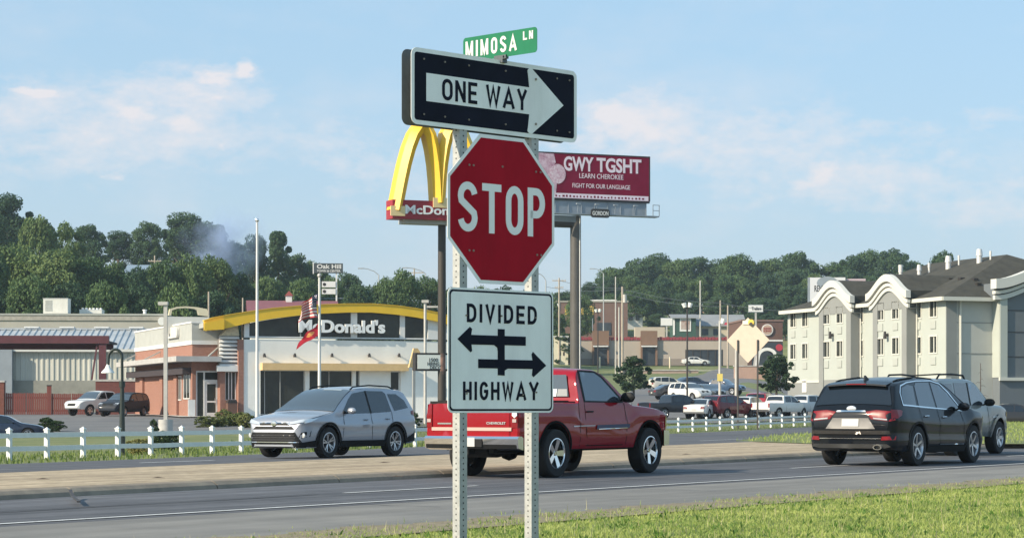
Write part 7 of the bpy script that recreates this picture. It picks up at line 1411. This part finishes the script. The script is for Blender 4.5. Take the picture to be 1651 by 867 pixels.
def tree(px, py_top, Y, var, label, wpx=None, group='hillside trees', name='tree', dz=0.):
    p = stand(px, Y); ht = at(px,py_top,Y).z-p.z; t = thing(name, label, 'tree', p+Vector((0,0,dz)), random.uniform(0,6.28), group); cm, tm = BR[var]; s = max(.3, ht/(BH[var]*1.0)); sx = s
    if wpx: sx = wpx*Y/F/2/{0:6.,1:6.5,2:6.,3:5.2,4:5.8,5:4.,6:5.5}[var]
    for nm, me in (('crown',cm),('trunk',tm)): o = link(nm, me, t); o.scale = (sx,sx,s)
    return t
# skyline and slope trees: photo column, row of the crown's top, distance, variant, width in photo pixels
TL = [(-40,330,330,0,110,'at the far left edge'),(18,316,345,3,75,'tallest dark one at the left edge'),(62,350,300,2,70,'pale green, right of the tallest dark one'),(105,358,310,6,60,'feathery and pale, behind the roof units'),(142,362,380,0,58,'dark and round, above the grey shop roof'),(192,374,400,3,52,'dark, left of the blue-roofed house'),(238,358,400,0,56,'dark, tall, just left of the smoke hill'),(298,346,410,3,80,'highest crown left of the smoke'),(336,358,415,0,85,'broad crown in the smoke'),(375,392,420,1,55,'right shoulder of the smoky clump'),(412,382,360,3,50,'behind the bare flagpole'),(450,375,365,5,60,'tall pointed one right of the bare flagpole'),(478,410,370,0,62,'dark, left of the shopping-centre sign'),(505,425,380,1,55,'behind the shopping-centre sign'),(560,440,340,0,60,'right of the shopping-centre sign'),(535,452,350,4,50,'low one under the shopping-centre sign'),
 (622,452,300,1,55,'left crown of the group behind the yellow roof'),(650,442,295,4,62,'middle crown of the group behind the yellow roof'),(690,450,300,1,58,'right crown of the group behind the yellow roof'),(730,462,305,0,50,'behind the sign cluster'),
 (20,395,262,2,110,'pale mass at lower left'),(85,400,255,6,110,'pale, behind the big roof unit'),(140,420,258,1,90,'mid green, behind the low vent box'),(185,430,262,4,70,'mid green, below the blue-roofed house'),(222,430,255,0,50,'small dark one below the blue-roofed house'),(262,425,260,1,80,'mid green, above the grey light pole'),(308,420,262,4,75,'mid green, above the rear roof arch'),(345,418,268,1,75,'green, below the smoke'),(385,440,270,0,60,'dark, left of the bare flagpole'),(-25,400,250,1,90,'cut by the left edge'),(430,450,285,1,60,'low one between the flagpoles'),(480,462,285,4,60,'low one behind the striped flag'),(590,465,300,1,50,'low one behind the word sign'),
 (45,450,225,1,90,'low front row, left of the roof unit'),(110,455,228,0,80,'low front row, right of the roof unit'),(170,460,226,1,80,'low front row, behind the vent box'),(225,462,228,0,70,'low front row, behind the vent pipe'),(285,465,226,4,75,'low front row, behind the rear roof arch'),(345,470,228,0,75,'low front row, behind the yellow roof tip'),(-20,455,225,0,90,'low front row, at the left edge'),
 (965,458,520,0,45,'leftmost of the right-hand skyline'),(990,434,515,1,55,'right of the billboard column'),(1030,418,520,0,60,'dark, above the brown store'),(1057,411,530,3,55,'first peak of the right-hand skyline'),(1090,422,520,1,55,'dip after the first peak'),(1122,415,525,0,70,'broad dome above the dark green front'),(1165,420,525,3,50,'narrow, above the green front'),(1188,413,520,1,55,'dome above the lamp pole'),(1215,428,520,0,55,'dip above the diamond sign'),(1242,420,525,1,55,'above the white roadside sign'),(1284,406,515,0,58,'high round crown left of the hotel'),(1318,424,520,6,55,'feathery, above the white billboard'),(1350,426,520,1,50,'above the first hotel bay'),(1380,412,520,0,55,'left of two behind the hotel roof'),(1400,407,522,1,50,'right of two behind the hotel roof'),(1438,402,515,0,52,'above the second hotel bay'),(1470,425,520,4,60,'half hidden by the hotel roof'),(1522,405,420,0,42,'rising behind the hotel roof vents'),(1560,430,430,1,60,'behind the hotel ridge'),
 (-110,335,335,0,80,'beyond the left edge of the view, tall'),(-175,345,330,1,85,'beyond the left edge of the view, mid green'),(-130,410,260,2,95,'beyond the left edge of the view, pale'),(-210,400,262,1,95,'beyond the left edge of the view, second pale'),(770,466,310,1,60,'behind the STOP sign posts, first'),(812,462,325,0,62,'behind the STOP sign posts, second'),(850,470,340,1,56,'behind the STOP sign posts, third'),(882,478,400,4,46,'between the STOP sign and the billboard column'),(935,478,430,1,40,'small, beside the billboard column'),(910,470,470,0,50,'left of the billboard column')]
for i, (px, py, Y, v_, w_, lab) in enumerate(TL): tree(px, py, Y, v_, ('dark ' if v_ in (0,3,5) else 'green ')+'broadleaf hillside tree, '+lab, w_*(1.22 if px < 900 else 1.5))
LMK = [(-40,'the left edge'),(20,'the brown block pillar'),(92,'the big roof unit'),(148,'the low vent box'),(233,'the vent pipe'),(300,'the rear roof arch'),(340,'the yellow roof tip'),(414,'the bare flagpole'),(468,'the cupola'),(515,'the flags'),(560,'the letter D of the restaurant name'),(605,'the last letter of the restaurant name'),(950,'the billboard column'),(992,'the slim pole'),(1022,'the lot tree'),(1060,'the blank white sign'),(1108,'the twin-headed lamp post'),(1130,'the pale pole'),(1160,'the lot light pole'),(1205,'the diamond sign'),(1237,'the round burger sign'),(1270,'the left end of the hotel'),(1305,'the white billboard edge'),(1345,'the first hotel bay'),(1387,'the wall between hotel bays'),(1436,'the second hotel bay'),(1480,'the hotel roof vents')]
rr_ = random.Random(5)
FILL = []; USED = set()
for px in range(950, 1480, 30):
    for (py, Y) in ((452,490),(478,465)):
        FILL.append((px+rr_.uniform(-10,10), py+rr_.uniform(-8,8)-(12 if px > 1250 else 0), Y+rr_.uniform(-10,10), rr_.choice((0,1,0,4,3)), rr_.uniform(45,65)))
for px in range(-60, 620, 46): FILL.append((px+rr_.uniform(-10,10), 430+.06*px+rr_.uniform(-10,10), 300+rr_.uniform(-12,12), rr_.choice((0,1,2,4,1)), rr_.uniform(55,80)))
for (px, py, Y, v_, w_) in FILL:
    if 1000 < px < 1200 and Y < 470: continue
    lm = min(LMK, key=lambda q: abs(q[0]-px)); row = 'upper' if (py < 462 if px > 800 else True) else 'lower'; side_ = 'left of' if px < lm[0]-6 else ('right of' if px > lm[0]+6 else 'straight above')
    lab = 'massed %s %s-slope tree %s %s' % ({0:'dark',1:'mid-green',2:'pale',3:'tall dark',4:'low mid-green'}[v_], row, side_, lm[1])
    while lab in USED: lab = 'another '+lab
    USED.add(lab); tree(px, py, Y, v_, lab, w_, 'massed hillside trees')
for px, py, Y, w_, lab in ((1265,508,440,46,'beside the left end of the hotel'),(1190,512,455,40,'between the pale house and the burger restaurant'),(1060,512,455,44,'left of the blank white sign'),(1240,505,445,46,'behind the round burger sign')): tree(px, py, Y, 0, 'small dark tree '+lab, w_)
# trees in the lots
def lot_tree(px, py0, py1, Y, v_, w_, label):
    p = at(px, py1, Y); t = thing('lot_tree', label, 'tree', p, random.uniform(0,6), 'young trees in the hillside lot'); 
    cm, tm = LT[v_]; s = (py1-py0)*Y/F/4.; sx = w_*Y/F/2/1.9
    for nm, me in (('crown',cm),('trunk',tm)): o = link(nm, me, t); o.scale = (sx,sx,s)
LT = [crown_mesh('crown', leaf_mat('leaf_lot', (.02,.055,.03), (.06,.10,.05)), 31, 4., 1.9, 75, 6500, .11, 'round', .03, .6), crown_mesh('crown', leaf_mat('leaf_lot', (.02,.055,.03), (.06,.10,.05)), 38, 4., 1.9, 70, 6500, .11, 'round', .03, .62)]
lot_tree(1022, 574, 634, 190, 0, 62, 'young green tree in the lot beyond the red pickup'); lot_tree(1252, 570, 634, 182, 1, 64, 'young green tree in the lot left of the hotel')
def shrub(px, py, Y, w, h, m, label, group):
    p = stand(px, Y) if Y else hit(px, py); key = 'sh'+m.name
    if key not in WHEELS: WHEELS[key] = crown_mesh('foliage', m, len(key)+3, 1., .5, 40, 2200, .045, 'round', .0, .7)
    t = thing('shrub', label, 'shrub', p, random.uniform(0,6), group)
    for nm, me in (('foliage',WHEELS[key][0]),('stem',WHEELS[key][1])): o = link(nm, me, t); o.scale = (w,w,h)
M_sh1 = leaf_mat('shrub_green', (.10,.13,.04), (.2,.22,.08)); M_sh2 = leaf_mat('shrub_yellow', (.16,.17,.05), (.30,.28,.10)); M_shd = leaf_mat('shrub_dark', (.02,.045,.02), (.05,.085,.03))
for px, py, w, h, lab in ((333,690,1.5,.95,'leftmost rounded shrub by the restaurant door'),(352,689,1.2,.9,'second rounded shrub by the restaurant door'),(362,686,1.3,1.3,'tallest rounded shrub by the restaurant door'),(377,688,1.3,1.,'rounded shrub just right of the tallest by the door'),(388,687,1.4,1.1,'rounded shrub at the foot of the brick pier'),(396,691,1.2,1.2,'straggly shrub next to the silver car')): shrub(px, py, None, w, h*.7, M_sh1, lab, 'shrubs by the restaurant door')
for px, py, w, h, lab in ((222,733,.9,.5,'yellow-green plant behind the fence right of the gooseneck lamp'),(234,731,.7,.5,'small yellow-green plant behind the fence'),(262,727,1.,.75,'dark plant behind the fence at the light pole base'),(278,726,1.1,.7,'dark plant behind the fence right of the light pole base'),(248,708,.5,.9,'thin sapling left of the light pole base')): shrub(px, py, None, w, h, M_sh2 if 'yellow' in lab else M_shd, lab, 'plants behind the left fence')
for px, py, w, h, lab in ((664,694,1.,1.,'dark shrub between the silver car and the red pickup'),(90,697,1.2,.6,'low shrub right of the dark blue car'),(75,699,1.,.8,'low shrub touching the dark blue car')): shrub(px, py, None, w, h, M_shd, lab, 'shrubs behind the left fence')
for px, Y, w, h, lab in ((905,352,7,5,'dark bush mass left of the billboard column'),(940,372,6,4,'bushes right of the billboard column'),(1256,300,4,3,'flowering bush beside the hotel corner'),(955,420,5,3,'reddish hedge before the brown store')): shrub(px, 0, Y, w, h, M_shd, lab, 'bushes on the hillside')
t = thing('bare_sapling', 'thin bare conifer sapling in front of the hotel gable', 'tree', stand(1581,158)); b = MB(); z1 = at(1581,585,158).z-t.location.z; b.cyl((0,0,0),(0,0,z1),.06,.02,n=6); b.build('trunk', M_bark, t); b = MB()
for k in range(14): zz = z1*(.25+.7*k/14); l = .9*(1-k/16); a = k*2.4; b.tube([(0,0,zz),(l*.6*math.cos(a),l*.6*math.sin(a),zz+.02),(l*math.cos(a),l*math.sin(a),zz-.1)],[.02,.012,.005],4)
b.build('branches', M_bark, t)
# a blue-roofed house in the hillside trees
fr, t = shop('hill_house', 205, 268, 440, 452, 335, 4, 'blue-grey roofed house half hidden in the hillside trees', mat('hill_house_wall', (.3,.33,.36), .8), 10., 427, mat('hill_house_roof', (.22,.29,.36), .7), wins=((215,222,443,450,M_dk),(240,247,443,450,M_dk)))
# smoke drifting over the trees
b = MB(); b.lathe([(.0,-1.),(.35,-.93),(.7,-.7),(.95,-.3),(1.,0),(.95,.3),(.7,.7),(.35,.93),(0,1.)], 20, 'z'); sm = b.build('smoke', None or mat('smoke_dummy', (.5,.5,.5)), None, 60); sm.data.materials.clear()
m = bpy.data.materials.new('smoke'); m.use_nodes = True; n = m.node_tree.nodes; n.clear(); L_ = m.node_tree.links; out = n.new('ShaderNodeOutputMaterial'); pv = n.new('ShaderNodeVolumePrincipled'); pv.inputs['Color'].default_value = (.58,.72,1.,1); tc2 = n.new('ShaderNodeTexCoord')
no = n.new('ShaderNodeTexNoise'); no.inputs['Scale'].default_value = 1.5; no.inputs['Detail'].default_value = 4; L_.new(tc2.outputs['Object'], no.inputs['Vector']); ln = n.new('ShaderNodeVectorMath'); ln.operation = 'LENGTH'; L_.new(tc2.outputs['Object'], ln.inputs[0])
m1_ = n.new('ShaderNodeMath'); m1_.operation = 'SUBTRACT'; m1_.inputs[0].default_value = 1.; L_.new(ln.outputs['Value'], m1_.inputs[1]); m2_ = n.new('ShaderNodeMath'); m2_.operation = 'MULTIPLY_ADD'; L_.new(no.outputs['Fac'], m2_.inputs[0]); m2_.inputs[1].default_value = 2.4; m2_.inputs[2].default_value = -1.05; m3_ = n.new('ShaderNodeMath'); m3_.operation = 'MULTIPLY'; L_.new(m1_.outputs[0], m3_.inputs[0]); L_.new(m2_.outputs[0], m3_.inputs[1]); m4_ = n.new('ShaderNodeMath'); m4_.operation = 'MULTIPLY'; m4_.use_clamp = False; L_.new(m3_.outputs[0], m4_.inputs[0]); m4_.inputs[1].default_value = 1.1; m5_ = n.new('ShaderNodeMath'); m5_.operation = 'MAXIMUM'; L_.new(m4_.outputs[0], m5_.inputs[0]); m5_.inputs[1].default_value = 0.; L_.new(m5_.outputs[0], pv.inputs['Density']); L_.new(pv.outputs[0], out.inputs['Volume']); sm.data.materials.append(m)
p = at(357, 398, 352); sm.location = p; sm.scale = (8.5, 5., 7.); sm.rotation_euler = (0, R(-28), 0); tag(sm, 'pale blue smoke drifting in front of the hillside trees', 'smoke', kind='stuff')
# summer haze over the whole place
b = MB(); b.box(-540, 580, -80, 1520, -3, 62); hzb = b.build('haze', mat('haze_dummy', (.5,.5,.5)), None); hzb.data.materials.clear(); m = bpy.data.materials.new('haze'); m.use_nodes = True; n = m.node_tree.nodes; n.clear(); out = n.new('ShaderNodeOutputMaterial'); pv = n.new('ShaderNodeVolumePrincipled'); pv.inputs['Color'].default_value = (.74,.86,1.,1); pv.inputs['Density'].default_value = .00018; pv.inputs['Anisotropy'].default_value = .3; m.node_tree.links.new(pv.outputs[0], out.inputs['Volume']); hzb.data.materials.append(m); hzb['kind'] = 'stuff'; hzb['label'] = 'thin summer haze over the whole scene'; hzb.display_type = 'WIRE'
